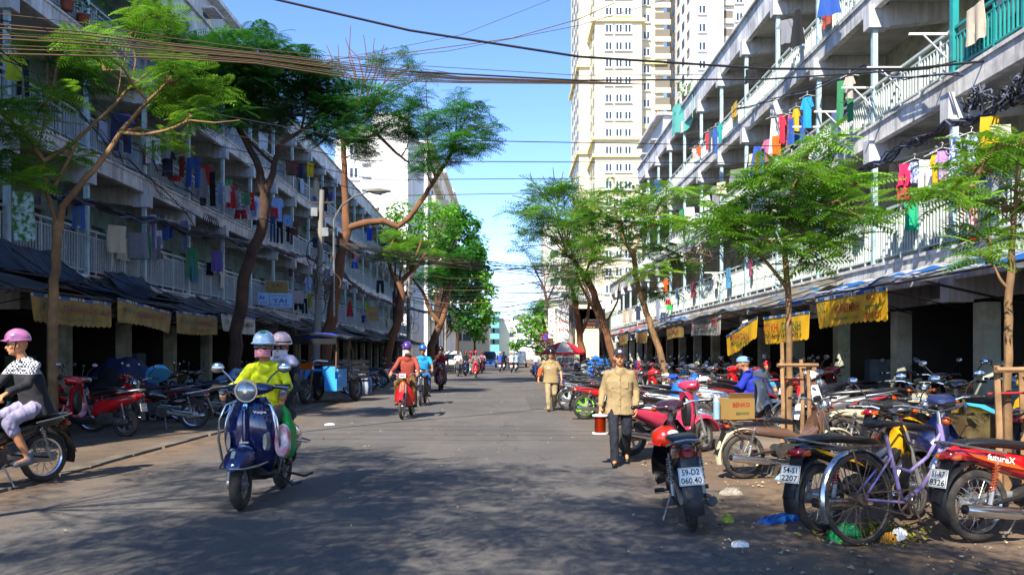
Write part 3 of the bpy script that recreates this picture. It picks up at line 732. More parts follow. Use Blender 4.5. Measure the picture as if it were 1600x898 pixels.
tree('street_tree', 'forked orange brown tree without leaves low down, far left pavement', 76.0, (-7.4, 76.0, .1),
     [([(672, 580), (673, 540), (682, 520), (688, 508)], 9, 8), ([(688, 508), (697, 475), (702, 450), (708, 420)], 6.5, 3.5), ([(688, 508), (672, 485), (660, 455), (645, 435)], 5, 2.5)],
     [(700, 430, 26, 14, .3), (665, 430, 24, 12, .35), (715, 405, 24, 14, .3)], M_BARKG, M_LEAF4, L=.8, nf=8, seed=10, group=g, sp=True, depth=2)
# dense broad leaved trees far down the left
gl = 'dense broadleaf trees far down the left side'
def dense(name, label, Y, X, blobs, leaf, seed, group, L=.45, per=1.0, barkm=M_BARKD, n=5, limb=None):
    """blobs in photo pixels (px,py,rx,ry,bright); leaf clumps on the shells and inside"""
    r = random.Random(seed); k = Y/FPX; base = Vector((X, Y, .05)); root = empty(name, base, 0, label, 'tree', group)
    b = MB(); M_, T = [], []
    top = Vector((0, 0, tz(min(q[1] for q in blobs), Y)*.5))
    b.tube([(0, 0, 0), (.1, 0, top.z*.5), top], [.26, .2, .14], 8)
    for q in blobs:
        cen = P(q[0], q[1], Y+r.uniform(-1.5, 1.5))-base; rx, rz = q[2]*k, q[3]*k; br = q[4]
        b.tube([top*.6, top.lerp(cen, .5)-Vector((0, 0, .2)), cen], [.12, .08, .04], 5)
        # sub clumps make an uneven outline
        for _ in range(max(8, int(rx*rz*per*7))):
            v = Vector((r.gauss(0, 1), r.gauss(0, 1), r.gauss(0, 1))).normalized()*r.uniform(.55, 1.08)
            c2 = cen+Vector((v.x*rx, v.y*rx, v.z*rz)); s2 = r.uniform(.35, .7)*min(1, .4+rx*.3); tb = br+r.uniform(-.25, .25)  # sunlit and shaded blobs painted through their leaf brightness
            for _ in range(int(22*n/5)):
                w = Vector((r.gauss(0, .5), r.gauss(0, .5), r.gauss(0, .33)))*s2*1.5
                d = Vector((r.uniform(-1, 1), r.uniform(-1, 1), r.uniform(-.7, .3)))
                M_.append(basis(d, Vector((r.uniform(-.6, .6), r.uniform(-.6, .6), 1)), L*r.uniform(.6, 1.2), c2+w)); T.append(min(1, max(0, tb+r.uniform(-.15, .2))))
    ob('trunk', b, barkm, root); ob('crown', crown_mesh('crown', M_, T, LF_T), leaf, root); return root
dense('broadleaf_tree', 'bright green leafy tree with a few orange blossoms in front of the white block', 66.0, -9.0,
      [(640, 350, 36, 26, .6), (665, 330, 30, 22, .7), (690, 360, 28, 26, .6), (620, 335, 22, 18, .6), (655, 385, 36, 18, .4), (700, 335, 20, 14, .8)], M_LEAF3, 11, gl, per=2.4, L=.32)
dense('broadleaf_tree', 'tall dark green tree leaning over the street beyond the forked trunk', 84.0, -7.2,
      [(715, 375, 24, 30, .35), (735, 400, 20, 26, .4), (710, 420, 24, 26, .2), (738, 360, 14, 18, .6), (722, 340, 18, 14, .5), (725, 450, 26, 22, .15), (700, 400, 22, 30, .25), (745, 385, 16, 24, .55), (715, 335, 20, 14, .6), (730, 420, 26, 30, .3)], M_LEAF4, 12, gl, per=1.6, L=.55)
dense('broadleaf_tree', 'yellow green tree catching sun at the street end of the left row', 108.0, -6.6,
      [(745, 395, 14, 16, .9), (752, 425, 14, 22, .85), (748, 465, 16, 22, .4), (735, 480, 18, 24, .2), (758, 455, 12, 20, .8), (762, 490, 10, 20, .6), (740, 440, 22, 30, .5), (750, 510, 16, 20, .3)], M_LEAF3, 13, gl, per=1.0, L=.75)
dense('broadleaf_tree', 'shadowy tree mass over the parked vehicles far left', 100.0, -7.6,
      [(700, 470, 20, 24, .1), (715, 490, 22, 20, .15), (690, 490, 16, 18, .1), (730, 505, 18, 14, .2), (705, 440, 24, 26, .2), (690, 455, 18, 20, .15)], M_LEAF4, 14, gl, per=.9, L=.6)
dense('broadleaf_tree', 'farthest visible tree of the left row near the green house', 150.0, -6.0,
      [(750, 495, 12, 22, .3), (760, 480, 8, 16, .5), (742, 515, 12, 14, .2)], M_LEAF4, 15, gl, per=.5, L=.8)
# right side
g2 = 'street trees along the right pavement'
tree('street_tree', 'young staked tree with layered feathery leaves at the near right edge', 8.0, (4.86, 8.0, .13),
     [([(1574, 770), (1574, 640), (1575, 520), (1577, 450), (1580, 400)], 10, 7.5), ([(1580, 400), (1584, 340), (1590, 280), (1590, 215)], 7, 2), ([(1575, 450), (1562, 435), (1552, 412)], 4, 2), ([(1584, 350), (1550, 320), (1515, 305)], 2.5, 1), ([(1588, 290), (1620, 270), (1650, 265)], 3, 1), ([(1588, 300), (1540, 270, .3), (1500, 250, .4)], 2.5, 1)],
     [(1560, 225, 50, 6, .6), (1545, 245, 50, 8, .6), (1520, 262, 46, 6, .6), (1590, 262, 40, 6, .5), (1600, 215, 40, 8, .6), (1500, 310, 50, 6, .65, .8), (1550, 320, 42, 6, .55, .8), (1470, 300, 24, 4, .7, .8), (1545, 370, 26, 10, .5, .7), (1530, 395, 18, 8, .5, .7), (1600, 330, 30, 6, .6, .7), (1640, 290, 40, 20, .5)],
     M_BARK, M_LEAF1, L=.34, nf=6, seed=21, group=g2, per=.36, depth=.5)
tree('street_tree', 'staked young tree with flat green tiers of leaves before the yellow banners', 12.4, (4.2, 12.4, .13),
     [([(1233, 720), (1234, 600), (1232, 500), (1229, 430), (1226, 392)], 7.5, 6), ([(1229, 450), (1205, 418), (1180, 390), (1155, 362)], 4.5, 2.5), ([(1226, 392), (1232, 340), (1240, 290), (1262, 240)], 4.5, 1.5), ([(1226, 400), (1212, 370), (1200, 345)], 3.5, 2), ([(1234, 340), (1280, 320), (1320, 312)], 2.5, 1), ([(1231, 440), (1255, 400), (1275, 385)], 2, 1), ([(1226, 392), (1222, 330), (1215, 280)], 3, 1.2)],
     [(1280, 222, 26, 8, .7, .8), (1262, 250, 34, 8, .6), (1225, 268, 34, 9, .5), (1190, 282, 40, 10, .45), (1245, 290, 45, 9, .5), (1340, 285, 26, 12, .7), (1310, 300, 38, 10, .6), (1160, 310, 40, 12, .4), (1210, 318, 45, 12, .35), (1270, 325, 45, 12, .4), (1325, 328, 42, 10, .5),
      (1130, 335, 36, 8, .5), (1175, 345, 42, 10, .35), (1240, 350, 45, 10, .35), (1290, 358, 45, 10, .45), (1345, 350, 28, 8, .6), (1110, 355, 22, 6, .5), (1145, 370, 26, 8, .4), (1205, 375, 34, 8, .4), (1270, 385, 34, 8, .5, .7), (1310, 380, 26, 8, .5, .6), (1285, 270, 30, 8, .5, .8), (1250, 410, 24, 5, .5, .5)],
     M_BARK, M_LEAF1, L=.5, nf=6, seed=22, group=g2, per=.34, depth=.8)
tree('street_tree', 'slim curved trunk tree leaning left behind the man in the tan shirt', 22.0, (4.3, 22.0, .13),
     [([(1044, 640), (1040, 590), (1030, 545), (1015, 500), (1002, 465), (993, 430), (990, 395)], 8, 5.5), ([(990, 400), (978, 380), (968, 350), (960, 320)], 5.5, 2), ([(992, 395), (1000, 370), (1020, 345)], 3, 1.5), ([(1003, 465), (1030, 440), (1060, 420)], 1.8, 1), ([(968, 350), (940, 330), (915, 320)], 2.5, 1)],
     [(960, 310, 40, 14, .45), (1000, 320, 36, 12, .5), (1040, 305, 34, 10, .5), (1065, 300, 20, 8, .6), (925, 330, 36, 14, .4), (970, 345, 45, 12, .35), (1020, 355, 36, 12, .4), (890, 345, 26, 12, .4), (985, 385, 40, 14, .5), (1030, 395, 34, 14, .3), (1060, 420, 26, 12, .3), (1010, 425, 30, 14, .7, .8), (1025, 460, 22, 10, .25, .7), (950, 375, 30, 12, .5), (1060, 350, 22, 8, .5, .8)],
     M_BARK, M_LEAF1, L=.55, nf=7, seed=23, group=g2, per=.6, depth=1.5)
tree('street_tree', 'twin limbed brown tree leaning toward the road before the low shops', 32.7, (4.5, 32.7, .13),
     [([(972, 620), (962, 570), (948, 520), (935, 480), (922, 445), (914, 428)], 9, 7), ([(914, 430), (900, 410), (885, 398)], 6, 2), ([(950, 525), (930, 485), (915, 460)], 5, 3), ([(914, 430), (925, 400), (940, 385)], 3, 1.5), ([(916, 460), (905, 440), (900, 425)], 3, 1.5), ([(950, 500), (965, 470), (968, 440), (985, 425)], 2.5, 1)],
     [(850, 300, 30, 14, .4), (885, 300, 30, 14, .45), (915, 320, 30, 12, .4), (820, 325, 28, 14, .4), (855, 335, 36, 12, .4), (895, 345, 34, 12, .45), (835, 360, 34, 12, .4), (875, 370, 34, 12, .45), (915, 375, 34, 14, .5), (815, 385, 16, 7, .3), (895, 400, 30, 14, .4), (860, 405, 26, 10, .4), (940, 400, 28, 12, .5), (930, 430, 24, 12, .45), (900, 430, 18, 10, .6), (880, 290, 20, 8, .3)],
     M_BARKG, M_LEAF1, L=.62, nf=7, seed=24, group=g2, per=.8, depth=2, sp=True)
tree('street_tree', 'straight twin stemmed tree beside the red umbrella', 46.0, (4.25, 46.0, .13),
     [([(912, 595), (911, 560), (906, 520), (902, 490), (898, 465)], 8, 6), ([(908, 520), (918, 495), (922, 470)], 5, 3), ([(898, 465), (890, 440), (880, 410)], 4, 2)],
     [(880, 430, 22, 12, .4), (905, 450, 22, 10, .4), (895, 465, 14, 8, .4)], M_BARKG, M_LEAF4, L=.7, nf=7, seed=25, group=g2, per=.8, depth=2, sp=True)
tree('street_tree', 'sparse leafless looking grey tree over the right side of the street', 62.0, (4.4, 62.0, .13),
     [([(868, 590), (862, 530), (856, 480), (850, 450)], 4, 3), ([(850, 450), (840, 430), (832, 410)], 2.5, 1), ([(856, 470), (868, 440), (872, 415)], 2.5, 1)],
     [(835, 410, 16, 8, .2, .35), (850, 425, 18, 8, .2, .35), (870, 415, 12, 8, .2, .3), (840, 445, 18, 8, .2, .3), (865, 450, 14, 6, .2, .3)], M_TWIG, mat('dry_grey_leaf', '#6f7067', .8), L=.7, nf=6, seed=26, group=g2, depth=2, sp=True, bare=1,
     twigs=[[(850, 455), (835, 430), (815, 415)], [(852, 455), (850, 425), (845, 400)], [(856, 470), (875, 450), (885, 430)], [(840, 432), (828, 405), (822, 395)], [(850, 450), (860, 420), (862, 398)], [(845, 445), (822, 440), (812, 445)]])
tree('street_tree', 'reddish brown bare topped tree in front of the cream tower', 40.0, (6.6, 40.0, .13),
     [([(950, 600), (935, 500), (905, 420), (880, 360), (870, 330)], 3, 2)],
     [(870, 290, 20, 8, .2, .25), (840, 300, 20, 8, .2, .25)], M_TWIG, M_LEAF2, L=.5, nf=6, seed=27, group=g2, depth=1, bare=1,
     twigs=[[(870, 330), (860, 300), (848, 275)], [(870, 330), (875, 295), (880, 268)], [(872, 340), (890, 305), (900, 285)], [(865, 320), (840, 295), (820, 285)], [(868, 335), (835, 315), (800, 305)], [(860, 300), (866, 280), (864, 262)], [(880, 310), (895, 290), (893, 270)], [(850, 305), (830, 280), (828, 270)]])
dense('broadleaf_tree', 'low round bright green tree at the right kerb beyond the umbrella', 72.0, 3.9,
      [(822, 520, 20, 16, .6), (842, 530, 20, 18, .5), (812, 540, 12, 12, .6), (850, 505, 16, 14, .5), (830, 500, 16, 12, .7), (850, 550, 14, 12, .6)], M_LEAF3, 31, 'broadleaf trees at the right kerb', per=1.6, L=.4)
tree('street_tree', 'flat topped dull green tree above the round bright tree', 80.0, (4.6, 80.0, .1),
     [([(858, 580), (855, 540), (850, 505), (845, 490)], 4, 3)],
     [(815, 492, 24, 4, .4), (840, 482, 24, 5, .4), (860, 490, 20, 6, .4), (828, 505, 20, 5, .3), (850, 475, 16, 5, .5)], M_BARKD, M_LEAF4, L=.8, nf=7, seed=33, group=g2, depth=2, sp=True)
# trees that stand beside and behind the camera and shade the near road
gs = 'street trees beside the camera, out of the picture'
for i, (x, y, cx, cy, rr_) in enumerate(((-7.2, 3.0, -5.0, 3.3, 3.7), (-7.2, -3.5, -3.4, -1.6, 3.3), (4.6, -1.0, -.6, .6, 2.2), (-7.2, -11, -4.5, -11, 3.0), (4.6, -8.5, 3.0, -8, 2.6))):
    r = random.Random(50+i); root = empty('street_tree', (x, y, .1), 0, 'shade tree standing beside the near road, outside the frame', 'tree', gs)
    b = MB(); b.tube([(0, 0, 0), (.1, 0, 2.5), ((cx-x)*.4, (cy-y)*.4, 4.6)], [.14, .11, .07], 8); sp_ = []
    for j in range(13):
        a = r.uniform(0, 6.28); q = rr_*math.sqrt(r.random())*.85; c = Vector((cx-x+q*cos(a), cy-y+q*sin(a), 5.9+r.uniform(-.5, .6)))
        b.tube([((cx-x)*.4, (cy-y)*.4, 4.6), c], [.016, .007], 5)
        for _ in range(10): sp_.append((c+Vector((r.gauss(0, .6), r.gauss(0, .6), r.gauss(0, .2))), .4))
    ob('trunk', b, M_BARK, root); M_, T = rosettes(r, sp_, 8, .55); ob('crown', crown_mesh('crown', M_, T, FR_S), M_LEAF1, root)
# timber stakes round the two young trees
M_STAKE = mat('rough_timber', '#9a7650', .85, var=.4, scale=5, bump=.4, dirt='#4a3524', dirt_amt=.5, dirt_scale=3, world=True)
def stakes(c, label, spots, bars):
    r_ = empty('tree_stakes', c, 0, label, 'tree stakes', 'timber tree stakes')
    for x, y, h in spots: ob('stake', MB().tube([(x, y, 0), (x+.01, y, h*.5), (x-.01, y+.01, h)], [.034, .031, .029], 7), M_STAKE, r_)
    for a, b_ in bars: ob('crossbar', MB().tube([a, b_], .038, 6, flat=.8), M_STAKE, r_)
    ob('tie', MB().tube([(-.3, -.1, .95), (0, -.13, .96), (.3, -.06, .95)], .012, 5), M_REDC, r_)
stakes((4.2, 12.4, .13), 'timber stakes with crossbar round the slim tree before the yellow banners', [(-.2, -.3, 1.25), (-.13, -.1, 1.5), (.2, -.25, 1.2), (.26, .2, 1.25)], [((-.28, -.32, 1.17), (.32, -.28, 1.17)), ((.26, -.3, 1.12), (.28, .3, 1.12))])
stakes((4.86, 8.0, .13), 'heavy timber stakes with crossbars round the tree at the right edge', [(-.27, -.22, 1.22), (-.0, -.25, 1.25), (.3, -.1, 1.2), (.28, .3, 1.2)], [((-.33, -.28, 1.18), (.06, -.27, 1.18)), ((-.03, -.32, 1.2), (.5, -.2, 1.2)), ((.3, -.2, 1.1), (.3, .4, 1.1))])
# ================================================================ MOTORBIKES
M_RUB = mat('tyre_rubber', '#23211f', .85, var=.3, scale=10, dirt='#5d5145', dirt_amt=.5, dirt_scale=6)
M_CHR = mat('chrome', '#c9ccd0', .18, .95, dirt='#7a6a58', dirt_amt=.25, dirt_scale=6)
M_ALU = mat('dull_aluminium', '#9a9a98', .45, .6, var=.25, scale=10, dirt='#4d443a', dirt_amt=.5, dirt_scale=8)
M_BLK = mat('black_plastic', '#17171a', .42, var=.2, scale=6)
M_ENG = mat('grimy_engine', '#4d4a46', .55, .4, var=.4, scale=12, dirt='#221c17', dirt_amt=.7, dirt_scale=9)
M_SEAT = mat('black_vinyl_seat', '#1b1b1e', .38, var=.15, scale=8, bump=.1)
M_LENS = mat('clear_lens', '#8d9498', .12, .6, spec=.9, var=.3, scale=40); M_TAIL = mat('red_lens', '#7a0a12', .12, coat=.6); M_AMB = mat('amber_lens', '#9c4208', .2, coat=.5)
M_PLATE = mat('white_plate', '#d9d9d4', .5); M_INK = mat('black_ink', '#101012', .7)
M_MIR = mat('mirror_glass', '#a9b9cc', .04, .95)
def paint(n, c, **k): return mat('paint_'+n, c, .22, coat=.7, dirt=k.get('dirt', '#6b5d4e'), dirt_amt=k.get('amt', .15), dirt_scale=4, spec=.6)
PAINT = {n: paint(n, c) for n, c in dict(red='#b80d16', darkred='#6e0d18', black='#131316', white='#cfcfcc', silver='#8e9296', blue='#1746a8', navy='#12204d', yellow='#d6a010', green='#1f7a3c', orange='#d4520f',
         cyan='#3aa0cc', maroon='#3a1220', pink='#b52a4a', cream='#bdb394', rust='#5c4336', grey='#4a4c50', lime='#86d81e', skyblue='#3a9be0').items()}
PAINT['navyblue'] = mat('paint_navyblue', '#0b1d52', .16, .2, coat=.9, spec=.7)

def wheel_meshes(R_, wt, style):
    """tyre, rim and spokes centred at the hub, axis along y"""
    def tyre():
        b = MB(); n = 36; prof = [(-.8, -wt*.42), (-.3, -wt*.5), (.35, -wt*.42), (.8, -wt*.22), (1.0, 0), (.8, wt*.22), (.35, wt*.42), (-.3, wt*.5), (-.8, wt*.42)]
        h = wt*.48; vs = []; fs = []; m = len(prof)
        for i in range(n):
            a = 2*pi*i/n
            for q, (t, y) in enumerate(prof):
                r_ = R_-h+t*h; r_ -= (.004 if (i % 2 and 2 < q < 6) else 0); vs.append((r_*cos(a), y, r_*sin(a)))
        for i in range(n):
            for j in range(m):
                a, c = i*m+j, i*m+(j+1) % m; d = ((i+1) % n)*m; fs.append((a, d+j, d+(j+1) % m, c))
        return b.add(vs, fs).mesh('tyre', 60)
    def rim():
        b = MB(); n = 30; rr_ = R_-wt*.92
        b.tube([(rr_*cos(2*pi*i/n), 0, rr_*sin(2*pi*i/n)) for i in range(n+1)], wt*.26, 6, cap=False)
        b.cyl((0, -.055, 0), (0, .055, 0), .045 if style != 'alloy' else .05, n=14); b.cyl((0, -.07, 0), (0, .07, 0), .014, n=8)
        if style == 'drum': b.cyl((0, -.045, 0), (0, .045, 0), .068, n=18)
        return b.mesh('rim')
    def spokes():
        b = MB(); rr_ = R_-wt*.95
        if style == 'alloy':
            for k in range(5):
                a = 2*pi*k/5
                for da in (-.09, .09):
                    b.tube([(.04*cos(a), 0, .04*sin(a)), (.5*rr_*cos(a+da), 0, .5*rr_*sin(a+da)), (rr_*cos(a+da*1.6), 0, rr_*sin(a+da*1.6))], [.016, .011, .013], 5)
        else:
            for k in range(32):
                a = 2*pi*k/32; s_ = 1 if k % 2 else -1; a2 = a+(.45 if (k//2) % 2 else -.45)
                b.cyl((.055*cos(a2), s_*.03, .055*sin(a2)), (rr_*cos(a), s_*.004, rr_*sin(a)), .0028, n=3)
        return b.mesh('spokes', 0)
    k = (R_, wt, style)
    return cached(('ty',)+k, tyre), cached(('rim',)+k, rim), cached(('sp',)+k, spokes)
def add_wheel(root, x, R_, wt, style, rimm=M_CHR, spm=M_ALU, rot=0, y=0):
    t, r_, s_ = wheel_meshes(R_, wt, style)
    w = ob('wheel', t, M_RUB, root, (x, y, R_), (0, 0, rot))
    ob('rim', r_, rimm, w); ob('spokes', s_, spm, w); return w
def arc(c, r, a0, a1, w, n=10, th=.006, bow=.012):
    """curved mudguard strip round centre c in the xz plane"""
    b = MB()
    def f(u, v):
        a = R(a0+(a1-a0)*u); y = w*(v-.5); rr_ = r-bow*4*(v-.5)**2*2; return (c[0]+rr_*cos(a), y, c[1]+rr_*sin(a))
    return b.grid(f, n, 6, th)
PART = {}
def pm(key, fn):
    if key not in PART: PART[key] = fn(MB()).mesh(key if isinstance(key, str) else key[0])
    return PART[key]
def mirror(root, x, y, z, sg, h=.2, out=.12):
    o = ob('mirror', pm('mirror_stem', lambda b: b.tube([(0, 0, 0), (.0, .03, h*.5), (-.01, out, h)], .006, 5).ball((-.01, out+.02, h+.03), (.02, .055, .035), 10, 6)), M_BLK, root, (x, y, z), (0, 0, 0), (1, sg, 1))
    ob('mirror_glass', pm('mirror_glass', lambda b: b.ball((-.024, out+.02, h+.03), (.010, .048, .029), 10, 6)), M_MIR, o)
def plate(root, x, z, txt, tilt=-.25, w=.19, h=.14):
    p = ob('number_plate', pm(('number_plate', w, h), lambda b: b.box((0, 0, 0), (.006, w, h))), M_PLATE, root, (x, 0, z), (0, tilt, 0))
    l1, l2 = txt
    for t, dz in ((l1, h*.23), (l2, -h*.23)):
        ob('lettering', text_mesh(t, w*(.72 if t == l1 else .84), h*.34), M_INK, p, (-.0045, 0, dz), (0, 0, -pi/2))
    b = pm(('frame', w, h), lambda b: b.bb((-.0042, -w/2+.004, h/2-.008), (-.0034, w/2-.004, h/2-.005)).bb((-.0042, -w/2+.004, -h/2+.005), (-.0034, w/2-.004, -h/2+.008)).bb((-.0042, -w/2+.004, -h/2+.005), (-.0034, -w/2+.007, h/2-.005)).bb((-.0042, w/2-.007, -h/2+.005), (-.0034, w/2-.004, h/2-.005)))
    ob('plate_border', b, M_INK, p); return p
def handlebar(root, x, z, w=.33, rise=.05, back=.1, steer=0, grips=M_BLK):
    ob('handlebar', pm(('handlebar', w, rise, back), lambda b: b.tube([(-back, -w, rise-.01), (-back*.4, -w*.6, rise), (0, -.08, 0), (0, .08, 0), (-back*.4, w*.6, rise), (-back, w, rise-.01)], .011, 7)), M_CHR, root, (x, 0, z), (0, 0, steer))
    for s_ in (-1, 1):
        ob('grip', pm('grip', lambda b: b.cyl((0, 0, 0), (-.025, .115, 0), .017, n=8).ball((-.026, .117, 0), .02, 8, 5)), grips, root, (x-back*.72, s_*(w-.095), z+rise-.006), (0, 0, 0), (1, s_, 1))
        ob('lever', pm('lever', lambda b: b.tube([(.01, 0, 0), (.06, .03, -.005), (.055, .13, -.02)], .005, 5)), M_ALU, root, (x-back*.6, s_*(w-.13), z+rise), (0, 0, 0), (1, s_, 1))
def finned(b, c, s_, n=6):
    b.box(c, (s_[0], s_[1], s_[2]))
    for i in range(n): b.box((c[0]-s_[0]/2+s_[0]*(i+.5)/n, c[1], c[2]), (s_[0]/n*.5, s_[1]+.03, s_[2]+.03))
    return b
def underbone(col, label, loc=(0,0,0), rz=0, group=None, txt=('59-F1', '238.14'), lean=0, steer=0, wheelstyle='spoke', col2=None, rimm=M_CHR, spm=M_ALU, naked=False, rack=False, helmet=None,
              shock=M_CHR, old=False, mirrors=True, shield=None, front='cowl', cat='motorbike', scale=1.0, stripe=None, word=None, frontplate=None, guard=None, gen=True):
    """step through motorbike, front along +x, wheels at x = -.62 and +.62"""
    root = empty('motorbike', loc, rz, label, cat, group, scale=scale); root.rotation_euler = (lean, 0, rz)
    c = PAINT[col]; c2 = PAINT[col2] if col2 else c; sh = PAINT[shield] if shield else c; gd = PAINT[guard] if guard else c
    WR = .285
    add_wheel(root, -.62, WR, .075, wheelstyle, rimm, spm); add_wheel(root, .62, WR, .068, wheelstyle, rimm, spm, rot=steer)
    ob('fork', pm('fork', lambda b: [b.tube([(.62, s_*.062, .285), (.50, s_*.062, .62), (.455, s_*.05, .78)], [.019, .022, .02], 8) for s_ in (-1, 1)] and b.cyl((.455, -.06, .76), (.455, .06, .76), .022, n=8).tube([(.50, 0, .62), (.40, 0, .92)], .026, 8)), M_ALU if not old else M_CHR, root)
    ob('front_mudguard', pm('front_mudguard', lambda b: arc((.62, .285), .335, 28, 168, .115, 12)), gd if naked is False else M_BLK, root)
    ob('rear_mudguard', pm('rear_mudguard', lambda b: arc((-.62, .285), .36, 60, 196, .15, 12)), M_BLK if not old else gd, root)
    ob('engine', pm('engine', lambda b: finned(b.cyl((-.03, -.115, .33), (-.03, .115, .33), .105, n=16).cyl((-.15, -.09, .34), (-.15, .09, .34), .085, n=14).cyl((-.03, -.135, .33), (-.03, .135, .33), .07, n=14), (.12, 0, .36), (.16, .13, .12)).cyl((.19, 0, .36), (.27, 0, .36), .058, n=12).tube([(.1, .03, .42), (.05, .03, .52), (-.05, .02, .55)], .025, 8)), M_ENG, root)
    ob('exhaust', pm('exhaust', lambda b: b.tube([(.22, -.03, .31), (.24, -.07, .22), (.15, -.11, .17), (-.15, -.13, .18), (-.35, -.14, .22)], .017, 8).tube([(-.33, -.145, .215), (-.40, -.15, .225), (-.80, -.16, .27), (-.86, -.16, .28)], [.026, .045, .048, .036], 12)), M_CHR, root)
    ob('exhaust_tip', pm('exhaust_tip', lambda b: b.cyl((-.855, -.16, .279), (-.868, -.16, .281), .037, n=12).cyl((-.866, -.16, .28), (-.885, -.16, .284), .018, n=8)), M_BLK, root)
    ob('chain_case', pm('chain_case', lambda b: b.loft([(-.72, .285, .045, .018, .075), (-.62, .29, .06, .02, .075), (-.2, .33, .045, .018, .075), (-.1, .34, .05, .02, .075)], 10)), M_ALU if not old else PAINT['rust'], root)
    ob('swingarm', pm('swingarm', lambda b: b.tube([(-.62, -.075, .285), (-.18, -.07, .36)], .017, 6).tube([(-.62, .1, .285), (-.18, .09, .36)], .012, 6)), M_BLK, root)
    for s_ in (-1, 1):
        o = ob('shock_absorber', pm('shock_absorber', lambda b: b.cyl((0, 0, 0), (.09, 0, .34), .009, n=6).cyl((.0, 0, .0), (.035, 0, .13), .018, n=8)), M_ALU, root, (-.61, s_*.125, .30))
        def coil(b):
            n_ = 66; return b.tube([(.02+.06*i/n_+.024*cos(i*.95), .024*sin(i*.95), .1+.21*i/n_) for i in range(n_+1)], .0055, 4)
        ob('spring', pm('spring', coil), shock, o)
    ob('footpeg', pm('footpeg', lambda b: b.cyl((.02, -.23, .25), (.02, .23, .25), .011, n=6).cyl((.02, -.24, .25), (.02, -.15, .25), .02, n=8).cyl((.02, .15, .25), (.02, .24, .25), .02, n=8)), M_BLK, root)
    ob('kickstand', pm('kickstand', lambda b: b.tube([(-.1, .1, .25), (-.16, .2, .02), (-.2, .2, .015)], .01, 6)), M_ALU, root)
    # body
    if not naked:
        ob('body_panel', pm(('body_panel', old), (lambda b: b.loft([(-.86, .70, .02, .03), (-.80, .695, .055, .07), (-.6, .665, .075, .10), (-.35, .60, .09, .105), (-.12, .55, .10, .095), (.02, .50, .085, .075), (.16, .47, .06, .055), (.30, .52, .05, .05), (.40, .62, .05, .045)], 14)) if not old else
           (lambda b: b.loft([(-.78, .60, .03, .03), (-.6, .61, .05, .07), (-.3, .58, .07, .09), (-.05, .55, .07, .08), (.1, .50, .05, .06), (.25, .50, .045, .05), (.40, .62, .045, .04)], 14))), c, root)
        def shl(b):
            for s_ in (-1, 1):
                pts = [(.445, .84, .03, .06), (.47, .74, .035, .12), (.455, .62, .035, .19), (.40, .50, .03, .23), (.34, .38, .03, .235), (.30, .28, .03, .20)]
                b.grid(lambda u, v: (lambda i, t: (lambda A, B: (A[0]+(B[0]-A[0])*t-.13*v**2*(1 if i > 0 else .6), s_*((A[2]+(B[2]-A[2])*t)+((A[3]+(B[3]-A[3])*t)-(A[2]+(B[2]-A[2])*t))*v), A[1]+(B[1]-A[1])*t))(pts[i], pts[i+1]))(min(4, int(u*5)), u*5-min(4, int(u*5))), 10, 6, .012, (-1, 0, 0))
            return b
        ob('leg_shield', pm('leg_shield', shl), sh, root)
        ob('front_cover', pm('front_cover', lambda b: b.loft([(.37, .70, .10, .05), (.44, .70, .16, .065), (.50, .70, .13, .05), (.53, .70, .07, .03)], 12)), c2, root)
    else:
        ob('fuel_tank', pm('fuel_tank', lambda b: b.loft([(-.12, .62, .05, .06), (-.02, .66, .08, .10), (.15, .68, .10, .125), (.3, .68, .08, .11), (.36, .68, .03, .05)], 14).tube([(.42, 0, .82), (.2, 0, .6), (-.1, 0, .5), (-.6, 0, .62)], .02, 6).tube([(.42, 0, .76), (.3, 0, .5), (.2, 0, .3), (-.1, 0, .2)], .018, 6)), c, root)
        ob('side_cover', pm('side_cover', lambda b: b.loft([(-.5, .58, .02, .06), (-.4, .55, .07, .11), (-.22, .53, .08, .11), (-.14, .53, .03, .07)], 12)), c2, root)
        ob('tail_cowl', pm('tail_cowl', lambda b: b.loft([(-.86, .68, .02, .03), (-.78, .67, .045, .07), (-.5, .64, .04, .09), (-.4, .62, .02, .08)], 12)), c, root)
    if col2 and not naked:
        for s_ in (-1, 1):
            ob('stripe', pm('stripe', lambda b: b.prism([(-.78, .70), (-.35, .60), (-.15, .50), (-.28, .555), (-.5, .60), (-.72, .665)], .0985, .112)), c2, root, (0, 0, 0), (0, 0, 0), (1, s_, 1))
    if word:
        for s_, rz_ in ((-1, 0), (1, pi)):
            ob('lettering', text_mesh(word, .25, .05), M_PLATE if not old else M_INK, root, (-.48, s_*.114, .645), (0, -.18*s_, rz_))
    ob('seat', pm(('seat', old), (lambda b: b.loft([(-.80, .745, .012, .07), (-.74, .765, .03, .10), (-.5, .765, .038, .125), (-.30, .745, .034, .125), (-.1, .725, .036, .11), (.06, .705, .032, .08), (.12, .69, .015, .045)], 14, 2.8)) if not old else
       (lambda b: b.loft([(-.38, .72, .015, .08), (-.32, .735, .035, .125), (-.15, .72, .04, .12), (.0, .70, .035, .08), (.06, .68, .015, .05)], 14, 2.6))), M_SEAT, root)
    if not old:
        ob('grab_rail', pm('grab_rail', lambda b: b.tube([(-.45, .125, .69), (-.75, .135, .74), (-.90, .09, .77), (-.92, 0, .78), (-.90, -.09, .77), (-.75, -.135, .74), (-.45, -.125, .69)], .011, 7)), M_CHR, root)
